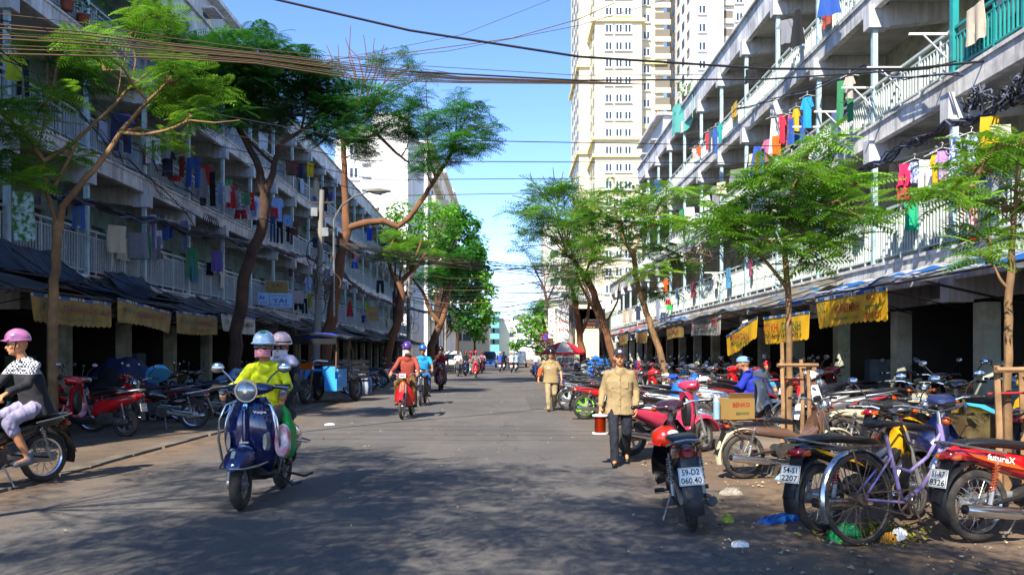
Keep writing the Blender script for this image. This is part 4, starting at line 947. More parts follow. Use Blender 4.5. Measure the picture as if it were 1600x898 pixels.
    if rack or old:
        def rk(b):
            for y in (-.14, -.07, 0, .07, .14): b.cyl((-.95, y, .745), (-.40, y, .745), .007, n=5)
            for x in (-.95, -.68, -.4): b.cyl((x, -.15, .742), (x, .15, .742), .009, n=5)
            return b.cyl((-.9, .12, .745), (-.62, .12, .5), .009, n=5).cyl((-.9, -.12, .745), (-.62, -.12, .5), .009, n=5)
        ob('luggage_rack', pm('luggage_rack', rk), M_ALU if not old else PAINT['rust'], root)
    tx_ = -.875
    ob('tail_light', pm('tail_light', lambda b: b.loft([(-.91, .66, .015, .035), (-.885, .668, .036, .062), (-.84, .67, .04, .07)], 12)), M_TAIL, root)
    for s_ in (-1, 1): ob('indicator', pm('indicator', lambda b: b.loft([(-.895, .655, .010, .012, .085), (-.875, .66, .022, .018, .09), (-.83, .665, .026, .016, .095)], 8)), M_AMB, root, (0, 0, 0), (0, 0, 0), (1, s_, 1))
    ob('rear_fender', pm('rear_fender', lambda b: b.grid(lambda u, v: (-.86-.10*u-.03*u*u, .13*(v-.5)*(1-.15*u), .66-.34*u-.015*(2*v-1)**2), 5, 4, .006)), M_BLK, root)
    if txt: plate(root, -.955, .50, txt, .22)
    # head
    hd = empty('front_assembly', (.42, 0, .8), steer); hd.parent = root; hd.rotation_euler = (0, 0, steer)
    def H(name, mesh, m_, loc=(0,0,0), rot=(0,0,0), sc=None): return ob(name, mesh, m_, hd, loc, rot, sc)
    if front == 'cowl':
        H('handlebar_cover', pm('handlebar_cover', lambda b: b.loft([(-.10, .16, .02, .05), (-.05, .17, .05, .13), (.02, .17, .065, .14), (.08, .16, .07, .10), (.13, .15, .05, .07)], 14)), c)
        H('headlight', pm('headlight', lambda b: b.ball((.10, 0, .155), (.05, .085, .055), 14, 8)), M_LENS)
        for s_ in (-1, 1): H('indicator', pm('indicator_front', lambda b: b.ball((.06, .13, .15), (.045, .035, .025), 10, 6)), M_AMB, (0,0,0), (0,0,0), (1, s_, 1))
    else:
        H('headlight', pm('round_headlight', lambda b: b.ball((.08, 0, .10), (.07, .085, .085), 16, 10).cyl((.13, 0, .10), (.14, 0, .10), .082, n=20)), M_CHR)
        H('headlight_glass', pm('round_headlight_glass', lambda b: b.ball((.135, 0, .10), (.02, .074, .074), 16, 8)), M_LENS)
        for s_ in (-1, 1): H('indicator', pm('indicator_stalk', lambda b: b.cyl((.05, .05, .08), (.05, .14, .08), .006, n=5).ball((.05, .16, .08), (.03, .026, .026), 10, 6)), M_AMB, (0,0,0), (0,0,0), (1, s_, 1))
        H('speedometer', pm('speedometer', lambda b: b.cyl((-.02, 0, .17), (-.04, 0, .21), .05, n=14)), M_BLK)
    bar = ob('handlebar', pm('handlebar', lambda b: b.tube([(-.12, -.33, .20), (-.04, -.2, .20), (-.02, -.08, .16), (-.02, .08, .16), (-.04, .2, .20), (-.12, .33, .20)], .011, 7)), M_CHR, hd)
    for s_ in (-1, 1):
        H('grip', pm('grip', lambda b: b.cyl((-.085, .265, .20), (-.125, .37, .198), .018, n=8).ball((-.127, .374, .198), .02, 8, 5)), M_BLK, (0,0,0), (0,0,0), (1, s_, 1))
        H('lever', pm('lever', lambda b: b.tube([(-.03, .22, .205), (.0, .25, .20), (-.045, .36, .18)], .005, 5)), M_ALU, (0,0,0), (0,0,0), (1, s_, 1))
        if mirrors: mirror(hd, -.06, s_*.21, .2, s_)
    if frontplate:
        q = ob('number_plate', pm('fplate', lambda b: b.box((0, 0, 0), (.006, .15, .09))), M_PLATE, hd, (.14, 0, .16)); ob('lettering', text_mesh(frontplate, .12, .05), M_INK, q, (.0045, 0, 0), (0, 0, pi/2))
    return root

def scooter(col, label, loc=(0,0,0), rz=0, group=None, txt=('59-T2', '417.55'), lean=0, steer=0, rimm=M_ALU, col2=None, cat='scooter', scale=1.0, mirrors=True, word=None):
    root = empty('scooter', loc, rz, label, cat, group, scale=scale); root.rotation_euler = (lean, 0, rz)
    c = PAINT[col]; c2 = PAINT[col2] if col2 else c; WR = .25
    add_wheel(root, -.60, WR, .10, 'alloy', rimm, rimm); add_wheel(root, .62, WR, .085, 'alloy', rimm, rimm, rot=steer)
    ob('fork', pm('sfork', lambda b: [b.tube([(.62, s_*.075, .25), (.53, s_*.07, .56)], .022, 8) for s_ in (-1, 1)] and b.tube([(.54, 0, .52), (.42, 0, .90)], .028, 8)), M_ALU, root)
    ob('front_mudguard', pm('sfender', lambda b: arc((.62, .25), .315, 15, 165, .16, 12, bow=.03)), c, root)
    ob('engine', pm('sengine', lambda b: b.loft([(-.72, .27, .05, .04, .1), (-.6, .28, .085, .06, .11), (-.3, .29, .075, .065, .11), (-.12, .30, .06, .05, .1)], 12).cyl((-.18, -.1, .3), (-.18, .1, .3), .09, n=14).box((-.3, .06, .4), (.26, .14, .08))), M_ENG, root)
    ob('exhaust', pm('sexhaust', lambda b: b.tube([(-.1, -.08, .24), (-.3, -.13, .22)], .016, 8).loft([(-.82, .33, .03, .035, -.15), (-.76, .33, .055, .05, -.15), (-.42, .27, .055, .05, -.15), (-.34, .25, .03, .03, -.14)], 12)), M_CHR, root)
    ob('body_panel', pm('sbody', lambda b: b.loft([(-.90, .74, .015, .03), (-.82, .72, .06, .09), (-.6, .66, .10, .15), (-.35, .58, .13, .165), (-.15, .52, .16, .15), (-.04, .48, .15, .12), (.02, .45, .06, .06)], 16)), c, root)
    ob('lower_panel', pm('slower', lambda b: b.loft([(-.2, .30, .04, .13), (-.05, .27, .05, .17), (.2, .26, .045, .18), (.36, .30, .06, .17), (.44, .36, .05, .10)], 12, 3.2)), M_BLK, root)
    ob('footboard', pm('sfoot', lambda b: b.box((.16, 0, .315), (.42, .32, .02))), M_BLK, root)
    def shl(b):
        pts = [(.40, .90, .06), (.45, .80, .12), (.46, .66, .17), (.43, .52, .20), (.42, .42, .19), (.46, .34, .13)]
        def f(u, v):
            i = min(4, int(u*5)); t = u*5-i; A, B = pts[i], pts[i+1]; w = A[2]+(B[2]-A[2])*t; y = (v*2-1)
            return (A[0]+(B[0]-A[0])*t-.11*y*y+.05*(1-abs(y))**2, w*y, A[1]+(B[1]-A[1])*t)
        return b.grid(f, 12, 12, .03, (-1, 0, 0))
    ob('leg_shield', pm('sshield', shl), c, root)
    ob('inner_shield', pm('sinner', lambda b: b.loft([(.30, .62, .2, .08), (.36, .62, .26, .11), (.41, .62, .24, .09)], 12)), M_BLK, root)
    for s_ in (-1, 1): ob('side_trim', pm('strim', lambda b: b.prism([(-.85, .73), (-.4, .70), (-.2, .66), (-.38, .665), (-.8, .70)], .155, .166)), M_CHR if not col2 else c2, root, (0, 0, 0), (0, 0, 0), (1, s_, 1))
    ob('seat', pm('sseat', lambda b: b.loft([(-.78, .80, .012, .08), (-.72, .82, .03, .12), (-.45, .82, .04, .145), (-.28, .80, .04, .15), (-.1, .765, .04, .13), (.02, .735, .03, .09), (.06, .72, .012, .05)], 14, 2.8)), M_SEAT, root)
    ob('grab_rail', pm('srail', lambda b: b.tube([(-.5, .15, .78), (-.78, .15, .82), (-.90, .09, .84), (-.90, -.09, .84), (-.78, -.15, .82), (-.5, -.15, .78)], .013, 7)), M_ALU, root)
    ob('tail_light', pm('stail', lambda b: b.loft([(-.93, .73, .02, .06), (-.89, .735, .05, .10), (-.83, .735, .05, .10)], 12)), M_TAIL, root)
    ob('rear_fender', pm('srf', lambda b: b.grid(lambda u, v: (-.84-.10*u, .16*(v-.5)*(1-.15*u), .66-.34*u-.015*(2*v-1)**2), 5, 4, .006)), M_BLK, root)
    for s_ in (1,): 
        o = ob('shock_absorber', pm('sshock', lambda b: b.cyl((-.66, .13, .32), (-.6, .14, .6), .012, n=6)), M_ALU, root)
        ob('spring', pm('sspring', lambda b: b.tube([(-.65+.05*i/50+.026*cos(i*.95), .13+.01*i/50+.026*sin(i*.95), .36+.2*i/50) for i in range(51)], .006, 4)), M_CHR, o)
    if txt: plate(root, -.935, .53, txt, .22)
    hd = empty('front_assembly', (.40, 0, .84), steer); hd.parent = root
    ob('handlebar_cover', pm('shcover', lambda b: b.loft([(-.12, .14, .03, .06), (-.06, .16, .06, .16), (.02, .16, .08, .18), (.09, .13, .08, .13), (.14, .11, .05, .07)], 14)), c, hd)
    ob('headlight', pm('shead', lambda b: b.ball((.09, 0, .12), (.06, .11, .06), 14, 8)), M_LENS, hd)
    ob('handlebar', pm('shbar', lambda b: b.tube([(-.1, -.33, .20), (-.04, -.15, .18), (-.04, .15, .18), (-.1, .33, .20)], .011, 7)), M_CHR, hd)
    for s_ in (-1, 1):
        ob('grip', pm('sgrip', lambda b: b.cyl((-.075, .245, .195), (-.105, .35, .2), .018, n=8)), M_BLK, hd, (0,0,0), (0,0,0), (1, s_, 1))
        if mirrors: mirror(hd, -.05, s_*.18, .2, s_)
        ob('indicator', pm('sind', lambda b: b.ball((.05, .15, .02), (.03, .04, .02), 8, 5)), M_AMB, hd, (0,0,0), (0,0,0), (1, s_, 1))
    return root

def vespa(label, loc, rz, scale=1.0):
    root = empty('scooter', loc, rz, label, 'scooter', scale=scale); c = PAINT['navyblue']
    add_wheel(root, -.60, .23, .11, 'alloy', M_ALU, M_ALU); add_wheel(root, .62, .23, .11, 'alloy', M_ALU, M_ALU, rot=.05)
    ob('fork', MB().tube([(.62, -.10, .24), (.62, -.11, .38), (.50, -.03, .58), (.45, 0, .80)], .026, 10).cyl((.62, -.11, .24), (.62, -.02, .24), .05, n=16).cyl((.58, -.12, .3), (.53, -.11, .52), .028, n=10), M_ALU, root)
    ob('front_mudguard', MB().loft([(.40, .44, .03, .05), (.46, .46, .09, .105), (.58, .48, .105, .125), (.72, .46, .09, .115), (.83, .42, .05, .08), (.86, .40, .02, .04)], 16, 2.2), c, root)
    ob('mudguard_trim', MB().tube([(.50, -.20, .42), (.66, -.165, .405), (.84, -.10, .40), (.89, 0, .405), (.84, .10, .40), (.66, .165, .405), (.50, .20, .42)], .011, 7), M_CHR, root)
    ob('mudguard_badge', MB().box((.80, 0, .515), (.02, .035, .07), (0, -.6, 0)), M_CHR, root)
    pts = [(.40, 1.0, .105), (.455, .93, .17), (.485, .82, .215), (.49, .70, .235), (.475, .58, .235), (.445, .47, .22), (.40, .38, .19), (.34, .32, .15)]
    def shp(u, v):
        n = len(pts)-1; i = min(n-1, int(u*n)); t = u*n-i; A, B = pts[i], pts[i+1]; w = A[2]+(B[2]-A[2])*t; y = v*2-1
        return (A[0]+(B[0]-A[0])*t-.13*abs(y)**2.2, w*y, A[1]+(B[1]-A[1])*t)
    ob('leg_shield', MB().grid(shp, 18, 18, .025, (-1, 0, 0)), c, root)
    for s_ in (0, 1):
        ob('leg_shield_edge', MB().tube([Vector(shp(i/16, s_))+Vector((0, (.004 if s_ else -.004), 0)) for i in range(17)], .011, 7), M_CHR, root)
    ob('horn_cover', MB().loft([(.435, .70, .22, .035), (.50, .70, .24, .036), (.525, .69, .23, .022), (.535, .68, .2, .010)], 10, 3), c, root)
    ob('badge', MB().box((.497, 0, .925), (.02, .035, .04), (0, -.45, 0)), mat('blue_badge', '#4f9fd6', .3, .3), root)
    for k in range(4): ob('vent_slat', MB().box((.531-.004*k, 0, .60-.032*k), (.012, .085-.004*k, .012)), M_CHR, root)
    for s_ in (-1, 1):
        ob('indicator', MB().loft([(.40, .60, .085, .018, s_*.185), (.445, .60, .09, .026, s_*.175), (.468, .60, .075, .018, s_*.168)], 10), M_LENS, root)
        # crash bar loops
        ob('crash_bar', MB().tube([(.36, s_*.12, .97), (.42, s_*.21, .93), (.43, s_*.265, .80), (.40, s_*.285, .60), (.34, s_*.275, .42), (.26, s_*.23, .29), (.2, s_*.15, .24), (.16, s_*.05, .235)], .013, 8), M_CHR, root)
    ob('lettering', text_mesh('Vespa', .12, .03), M_CHR, root, (.497, .13, .87), (.0, .0, pi/2+.16))
    ob('body_panel', MB().loft([(-.86, .56, .03, .05), (-.80, .56, .12, .12), (-.6, .53, .19, .21), (-.35, .52, .21, .235), (-.15, .52, .20, .19), (-.03, .50, .2, .13), (.03, .46, .14, .09)], 18, 2.2), c, root)
    ob('footboard', MB().box((.17, 0, .30), (.42, .38, .03)), M_BLK, root)
    ob('lower_frame', MB().loft([(-.2, .27, .04, .10), (0, .26, .05, .15), (.25, .27, .05, .16), (.37, .32, .05, .12)], 12, 3), M_BLK, root)
    ob('seat', MB().loft([(-.76, .79, .015, .08), (-.70, .81, .035, .12), (-.45, .815, .045, .15), (-.2, .79, .045, .14), (-.02, .76, .035, .10), (.04, .745, .015, .06)], 16, 2.6), M_SEAT, root)
    ob('exhaust', MB().loft([(-.84, .30, .03, .04, -.2), (-.78, .30, .06, .055, -.2), (-.45, .26, .06, .055, -.19), (-.36, .24, .03, .03, -.17)], 12), M_CHR, root)
    ob('rear_guard', MB().tube([(-.2, -.24, .55), (-.5, -.28, .50), (-.8, -.24, .48), (-.92, -.1, .5), (-.92, .1, .5), (-.8, .24, .48), (-.5, .28, .50), (-.2, .24, .55)], .011, 7), M_CHR, root)
    ob('tail_light', MB().loft([(-.90, .62, .03, .04), (-.87, .62, .05, .06)], 12), M_TAIL, root)
    ob('side_stand', MB().tube([(-.05, .12, .25), (-.1, .26, .12), (-.15, .33, .14)], .012, 6), M_BLK, root)
    ob('side_stand', MB().tube([(-.3, .14, .22), (-.36, .3, .17), (-.45, .36, .19)], .014, 6), M_BLK, root)
    hd = empty('front_assembly', (.38, 0, 1.0), .05); hd.parent = root
    ob('handlebar_cover', MB().loft([(-.09, .08, .03, .07), (-.04, .085, .055, .22), (.02, .08, .065, .20), (.07, .075, .07, .12)], 16, 2.2), c, hd)
    ob('headlight', MB().cyl((.06, 0, .07), (.125, 0, .065), .10, .105, 28), M_CHR, hd)
    ob('headlight_glass', MB().ball((.12, 0, .065), (.03, .092, .092), 24, 12), M_LENS, hd)
    ob('headlight_bulb', MB().cyl((.13, 0, .065), (.153, 0, .065), .03, .02, 14), M_CHR, hd)
    for s_ in (-1, 1):
        ob('grip', MB().cyl((-.03, s_*.22, .10), (-.06, s_*.36, .10), .022, n=10), M_BLK, hd)
        ob('lever', MB().tube([(.02, s_*.19, .11), (.05, s_*.23, .105), (.0, s_*.36, .09)], .006, 5), M_CHR, hd)
        o = ob('mirror', MB().tube([(-.02, s_*.15, .13), (-.01, s_*.2, .20), (-.02, s_*.26, .25)], .008, 6).ball((-.025, s_*.31, .275), (.028, .066, .048), 14, 8), M_CHR, hd)
        ob('mirror_glass', MB().ball((-.045, s_*.31, .275), (.015, .057, .040), 12, 7), M_MIR, o)
    return root

def bicycle(label, loc, rz, scale=1.0, lean=0):
    root = empty('bicycle', loc, rz, label, 'bicycle', scale=scale); root.rotation_euler = (lean, 0, rz)
    M_PUR = mat('lilac_frame_paint', '#8d7fb8', .35, coat=.3, dirt='#6b5442', dirt_amt=.75, dirt_scale=6); M_RUST = mat('rusty_metal', '#6d5a4a', .6, .4, var=.4, scale=20)
    WR = .335
    for x in (-.53, .53): add_wheel(root, x, WR, .042, 'spoke', M_RUST, M_RUST)
    ob('frame', MB().tube([(-.53, .06, .335), (-.10, .04, .28)], .009, 6).tube([(-.53, -.06, .335), (-.10, -.04, .28)], .009, 6).tube([(-.53, .05, .335), (-.2, .02, .62)], .008, 6).tube([(-.53, -.05, .335), (-.2, -.02, .62)], .008, 6)
       .tube([(-.10, 0, .28), (-.22, 0, .78)], .015, 8).tube([(-.10, 0, .28), (.12, 0, .38), (.30, 0, .55), (.37, 0, .72)], .017, 8).tube([(-.18, 0, .55), (.0, 0, .5), (.2, 0, .6), (.365, 0, .78)], .013, 8).cyl((.38, 0, .66), (.35, 0, .84), .02, n=8), M_PUR, root)
    ob('fork', MB().tube([(.53, .05, .335), (.44, .05, .5), (.385, .03, .66)], .011, 6).tube([(.53, -.05, .335), (.44, -.05, .5), (.385, -.03, .66)], .011, 6), M_PUR, root)
    ob('mudguard', MB().add(*_arcm((-.53, .335), .362, 20, 205, .05)), M_CHR, root); ob('mudguard', MB().add(*_arcm((.53, .335), .362, -5, 150, .05)), M_CHR, root)
    ob('saddle', MB().loft([(-.36, .86, .012, .05), (-.33, .865, .03, .10), (-.22, .86, .028, .085), (-.10, .855, .02, .03), (-.05, .85, .01, .015)], 12), M_SEAT, root)
    ob('saddle_springs', MB().tube([(-.22, 0, .78), (-.26, 0, .83)], .014, 6).tube([(-.32, .06, .80), (-.30, .06, .84)], .018, 6).tube([(-.32, -.06, .80), (-.30, -.06, .84)], .018, 6), M_RUST, root)
    b = MB()
    for y in (-.06, 0, .06): b.cyl((-.78, y, .70), (-.30, y, .71), .006, n=5)
    for x in (-.78, -.6, -.42): b.cyl((x, -.07, .70), (x, .07, .70), .006, n=5)
    b.cyl((-.62, .06, .7), (-.53, .07, .335), .006, n=5).cyl((-.62, -.06, .7), (-.53, -.07, .335), .006, n=5)
    ob('luggage_rack', b, M_RUST, root)
    b = MB(); n = 36
    b.tube([(-.10+.095*cos(2*pi*i/n), -.055, .28+.095*sin(2*pi*i/n)) for i in range(n+1)], .007, 5, cap=False)
    for k in range(5): b.cyl((-.10, -.055, .28), (-.10+.09*cos(k*1.257), -.055, .28+.09*sin(k*1.257)), .008, n=5)
    b.tube([(-.10, -.09, .28), (-.02, -.09, .13)], .009, 6).tube([(-.10, .09, .28), (-.18, .09, .43)], .009, 6).cyl((-.10, -.09, .28), (-.10, .09, .28), .014, n=8)
    ob('crankset', b, M_RUST, root)
    for x, y, z in ((-.02, -.13, .13), (-.18, .13, .43)): ob('pedal', MB().box((x, y, z), (.09, .08, .022)), M_BLK, root)
    ob('chain', MB().tube([(-.53, -.055, .375), (-.10, -.055, .375)], .006, 4).tube([(-.53, -.055, .295), (-.10, -.055, .185)], .006, 4), M_RUST, root)
    ob('handlebar', MB().tube([(.10, -.28, .98), (.28, -.27, .99), (.36, -.15, .96), (.35, 0, .93), (.36, .15, .96), (.28, .27, .99), (.10, .28, .98)], .011, 7).cyl((.35, 0, .84), (.345, 0, .94), .013, n=8), M_CHR, root)
    for s_ in (-1, 1): ob('grip', MB().cyl((.07, s_*.28, .978), (.17, s_*.275, .985), .017, n=8), M_BLK, root)
    ob('bell', MB().ball((.33, .1, .99), .03, 10, 6), M_CHR, root)
    ob('headlamp', MB().ball((.43, 0, .86), (.04, .035, .035), 10, 6), M_AMB, root)
    return root
def _arcm(c, r, a0, a1, w):
    b = arc(c, r, a0, a1, w, 16, th=.004, bow=.008); return b.v, b.f
# ================================================================ PARKED MOTORBIKES
def along(px, py, X=None):
    return G(px, py)
def rear_at(px, py, ang, wb=.62, sc=1.0, z=0):
    """centre of a bike whose rear wheel touches the ground at this picture point, heading ang (degrees from +x)"""
    g_ = G(px, py, z); a = R(ang); return (g_.x+wb*sc*cos(a), g_.y+wb*sc*sin(a), z), a
gp = 'motorbikes parked along the right pavement'
# right foreground
l, a = rear_at(1082, 829, 84); underbone('maroon', 'maroon step through motorbike on its stand seen from behind, orange helmet on its handlebar', l, a, txt=('59-D2', '060.40'), lean=-.1, steer=.15, shield='black', mirrors=False, scale=1.0)
l, a = rear_at(1528, 846, 12); underbone('red', 'glossy red motorbike with orange flame stripes and amber rear shock at the right edge', l, a, gp, txt=('51-R7', '8326'), lean=-.05, steer=.2, col2='orange', shock=M_AMB, mirrors=True, word='futureX')
l, a = rear_at(1283, 832, 30); underbone('black', 'black motorbike with orange and silver stripes and red shock springs behind the bicycle', l, a, gp, txt=('54-S1', '2207'), lean=-.05, steer=.25, col2='yellow', shock=M_TAIL, word='nouvolte')
bicycle('rusty lilac bicycle with black saddle leaning by the red motorbike', (G(1352, 852).x+.48, G(1352, 852).y+.22, 0), R(24), 1.06, lean=-.08)
l, a = rear_at(1158, 748, 10); bk = underbone('rust', 'old rusty cub motorbike with a cardboard box tied on its rack', l, a, gp, txt=None, lean=-.05, steer=.3, old=True, front='round', guard='cream', mirrors=False, rack=True, scale=.94, rimm=mat('rusty_rim', '#8c8070', .5, .5, var=.4, scale=20)); CUB = (l, a)
l, a = rear_at(1388, 735, 18, z=.13); underbone('black', 'black and yellow motorbike with blue grab rail parked by the rusty metal basket', (l[0], l[1], .13), a, gp, txt=None, lean=-.05, steer=.35, col2='yellow', shock=M_TAIL)
l, a = rear_at(1300, 668, -160, z=.13); underbone('grey', 'grey motorbike with scarlet side flash parked nose left past the tree stakes', (5.05, 12.9, .13), R(165), gp, txt=None, lean=.05, steer=-.3, col2='red')
underbone('cream', 'faded cream old motorbike with an orange wheel guard and yellow bag on the pavement', (4.75, 10.3, .13), R(8), gp, txt=None, lean=-.06, steer=.5, old=True, front='round', guard='cream', mirrors=False)
underbone('yellow', 'motorbike with bright yellow front shield beside the right tree stakes', (6.15, 10.6, .13), R(-15), gp, txt=None, lean=-.05, steer=.3, shield='yellow', col2='black')
underbone('navy', 'slate blue motorbike squeezed between the bicycle and the red motorbike', (4.1, 8.1, .02), R(40), gp, txt=None, lean=-.06, steer=.4)
underbone('black', 'black motorbike standing just inside the stakes at the right edge', (5.9, 8.6, .13), R(20), gp, txt=None, lean=-.05, steer=.3)
# right middle
l, a = rear_at(1072, 640, 8, z=.1); scooter('white', 'white sporty scooter with long black seat near the sitting figure in blue', (3.95, 14.3, .13), R(-8), gp, txt=None, lean=-.06, steer=.3)
scooter('pink', 'crimson and white scooter lying behind the man in the tan shirt', (2.35, 12.2, .0), R(22), gp, txt=None, lean=-.05, steer=.4, col2='white')
scooter('white', 'white scooter with a pale helmet on its bar facing the street', (5.1, 13.4, .13), R(-140), gp, txt=None, lean=.05, steer=-.2)
l, a = rear_at(914, 655, 12); underbone('red', 'red motorbike with a lime green wheel parked at the edge of the road', l, a, gp, txt=None, lean=-.06, steer=.3, wheelstyle='alloy', rimm=PAINT['lime'], spm=PAINT['lime'])
l, a = rear_at(888, 641, 14); underbone('silver', 'dark silver motorbike with white wheels next to the red one', l, a, gp, txt=None, lean=-.06, steer=.3, wheelstyle='alloy', rimm=PAINT['white'], spm=PAINT['white'])
l, a = rear_at(874, 628, 12); underbone('blue', 'blue motorbike with pale wheels behind the khaki uniformed man', l, a, gp, txt=None, lean=-.06, steer=.3)
EXC = ['black', 'darkred', 'black', 'silver', 'red', 'grey', 'white', 'black', 'navy', 'blue', 'maroon', 'grey', 'silver', 'cyan']
rb = random.Random(12)
protoU = underbone('black', 'plain black motorbike in the far part of the right parking row', (3.1, 24.6, .02), R(15), gp, txt=('59-X3', '051.27'), lean=-.06, steer=.3)
protoS = scooter('darkred', 'dark red scooter in the crowded middle of the right row', (4.6, 16.6, .13), R(10), gp, lean=-.06, steer=.3)
refresh()
ORD = ['by the slim curved tree', 'under the white banner', 'before the small yellow banners', 'beside the leaning brown tree', 'near the red umbrella', 'by the twin stemmed tree', 'before the low red roofed shop']
def where(y): return ORD[0] if y < 20 else ORD[1] if y < 24 else ORD[2] if y < 29 else ORD[3] if y < 34 else ORD[4] if y < 44 else ORD[5] if y < 52 else ORD[6]
USED = {}
def uniq(lbl):
    return lbl
ang = 12
slots = []
y = 15.4
while y < 62: slots.append((2.75+rb.uniform(-.2, .3)+(.5 if y < 18 else 0), y)); y += .78+rb.uniform(0, .25)
y = 13.8
while y < 48: slots.append((4.95+rb.uniform(-.3, .3), y+rb.uniform(-.2, .2))); y += 1.0+rb.uniform(0, .4)
y = 11.6
while y < 30: slots.append((6.7+rb.uniform(-.2, .2), y+rb.uniform(-.2, .2))); y += 1.35+rb.uniform(0, .5)
seenl = {}
for i, (x, y) in enumerate(slots):
    if x < 3.6 and 17.6 < y < 23.6: x += .35
    if abs(x-4.3) < .9 and (abs(y-12.4) < .7 or abs(y-22) < .8 or abs(y-32.7) < .8): continue
    if math.hypot(x-3.95, y-14.3) < 1.2 or math.hypot(x-5.1, y-13.4) < 1.1 or math.hypot(x-3.1, y-24.6) < .6 or math.hypot(x-4.6, y-16.6) < .9 or math.hypot(x-5.05, y-12.9) < 1.3 or math.hypot(x-2.1, y-19.3) < 1.2: continue
    sc_ = rb.random() < .35; colr = EXC[rb.randrange(len(EXC))]; c2 = EXC[rb.randrange(len(EXC))]
    src = protoS if sc_ else protoU
    o = copy_tree(src, None, {('paint_darkred' if sc_ else 'paint_black'): PAINT[colr]})
    z = .13 if x > 3.5 else .02
    o.location = (x, y, z); o.rotation_euler = (rb.uniform(-.09, -.03), 0, R(rb.uniform(4, 24)+(180 if rb.random() < .15 and x > 4 else 0)))
    row = 'front' if x < 4 else 'middle' if x < 6 else 'back'
    base = f"{colr.replace('darkred','dark red').replace('navy','navy blue').replace('cyan','light blue')} {'scooter' if sc_ else 'motorbike'} in the {row} row {where(y)}"
    prev = seenl.get(base, 0); seenl[base] = prev+1
    if prev: base = base.replace(" row", "").replace(' in the ', f" with {['its bar turned', 'a tilted seat', 'a dusty tail'][min(prev-1, 2)]} in the ")
    if len(base.split()) > 16: base = base.replace(' the crowded', '').replace(' row', '').replace('with a dusty tail ', 'dusty ')
    o['label'] = base; o['category'] = 'scooter' if sc_ else 'motorbike'; o['group'] = gp
# left pavement
gl_ = 'motorbikes parked along the left pavement'
l, a = rear_at(196, 683, 172, .60); scooter('red', 'bright red scooter with silver trim parked beside the tan tree trunk', l, a, gl_, txt=('53-K4', '112.9'), lean=.04, steer=-.5)
l, a = rear_at(303, 670, 188); underbone('black', 'black and chrome motorbike with amber lamps parked behind the red scooter', l, a, gl_, txt=None, lean=.05, steer=-.5, naked=True, front='round', mirrors=True)
underbone('red', 'red faired motorbike standing deeper on the left pavement by the blue cloth', (-7.6, 17.6, .02), R(200), gl_, txt=None, lean=.05, steer=-.4)
underbone('black', 'black motorbike under a grey cover next to the red faired one', (-7.1, 18.8, .02), R(215), gl_, txt=None, lean=.05, steer=-.4)
gl2 = [(-8.3, 15.4), (-8.6, 16.6), (-7.9, 20.6), (-8.7, 21.6), (-8.0, 25.6), (-8.4, 27.0), (-6.4, 19.6), (-6.3, 21.0), (-7.5, 21.4), (-6.1, 29.4), (-6.6, 30.8), (-6.0, 32.6), (-6.4, 34.4), (-6.1, 36.6), (-6.5, 39.5), (-6.2, 42), (-6.4, 45), (-6.2, 48.5), (-6.3, 52), (-6.2, 56)]
LW = ['just right of the tan tree trunk', 'deep under the first faded banner', 'under the second faded banner', 'deep under the third banner', 'right of the dark trunk', 'under the white scalloped banner', 'behind the black and chrome one', 'near the passenger in the white helmet', 'beside the leaning dark trunk', 'just past the blue cargo tricycle', 'beyond the cargo tricycle', 'by the white plastic sacks', 'under the slanting tin awning', 'before the second lamp pole', 'behind the red scooter rider', 'behind the cyan shirted rider',
      'near the dark red scooter', 'by the knotted reddish tree', 'past the knotted tree', 'at the end of the left parking row']
for i, (x, y) in enumerate(gl2):
    colr = ['black', 'red', 'silver', 'black', 'blue', 'red', 'black', 'silver', 'grey', 'black', 'white', 'navy', 'darkred', 'black', 'silver', 'blue', 'black', 'red', 'grey', 'black'][i]
    o = copy_tree(protoU, None, {'paint_black': PAINT[colr]}); o.location = (x, y, .02); o.rotation_euler = (.06, 0, R(175+rb.uniform(-15, 15)+(180 if i % 3 == 0 else 0)))
    if i % 3 == 0: o.rotation_euler.x = -.06
    o['label'] = f"{colr.replace('darkred','dark red').replace('navy','navy blue')} motorbike parked {LW[i]}"; o['group'] = gl_
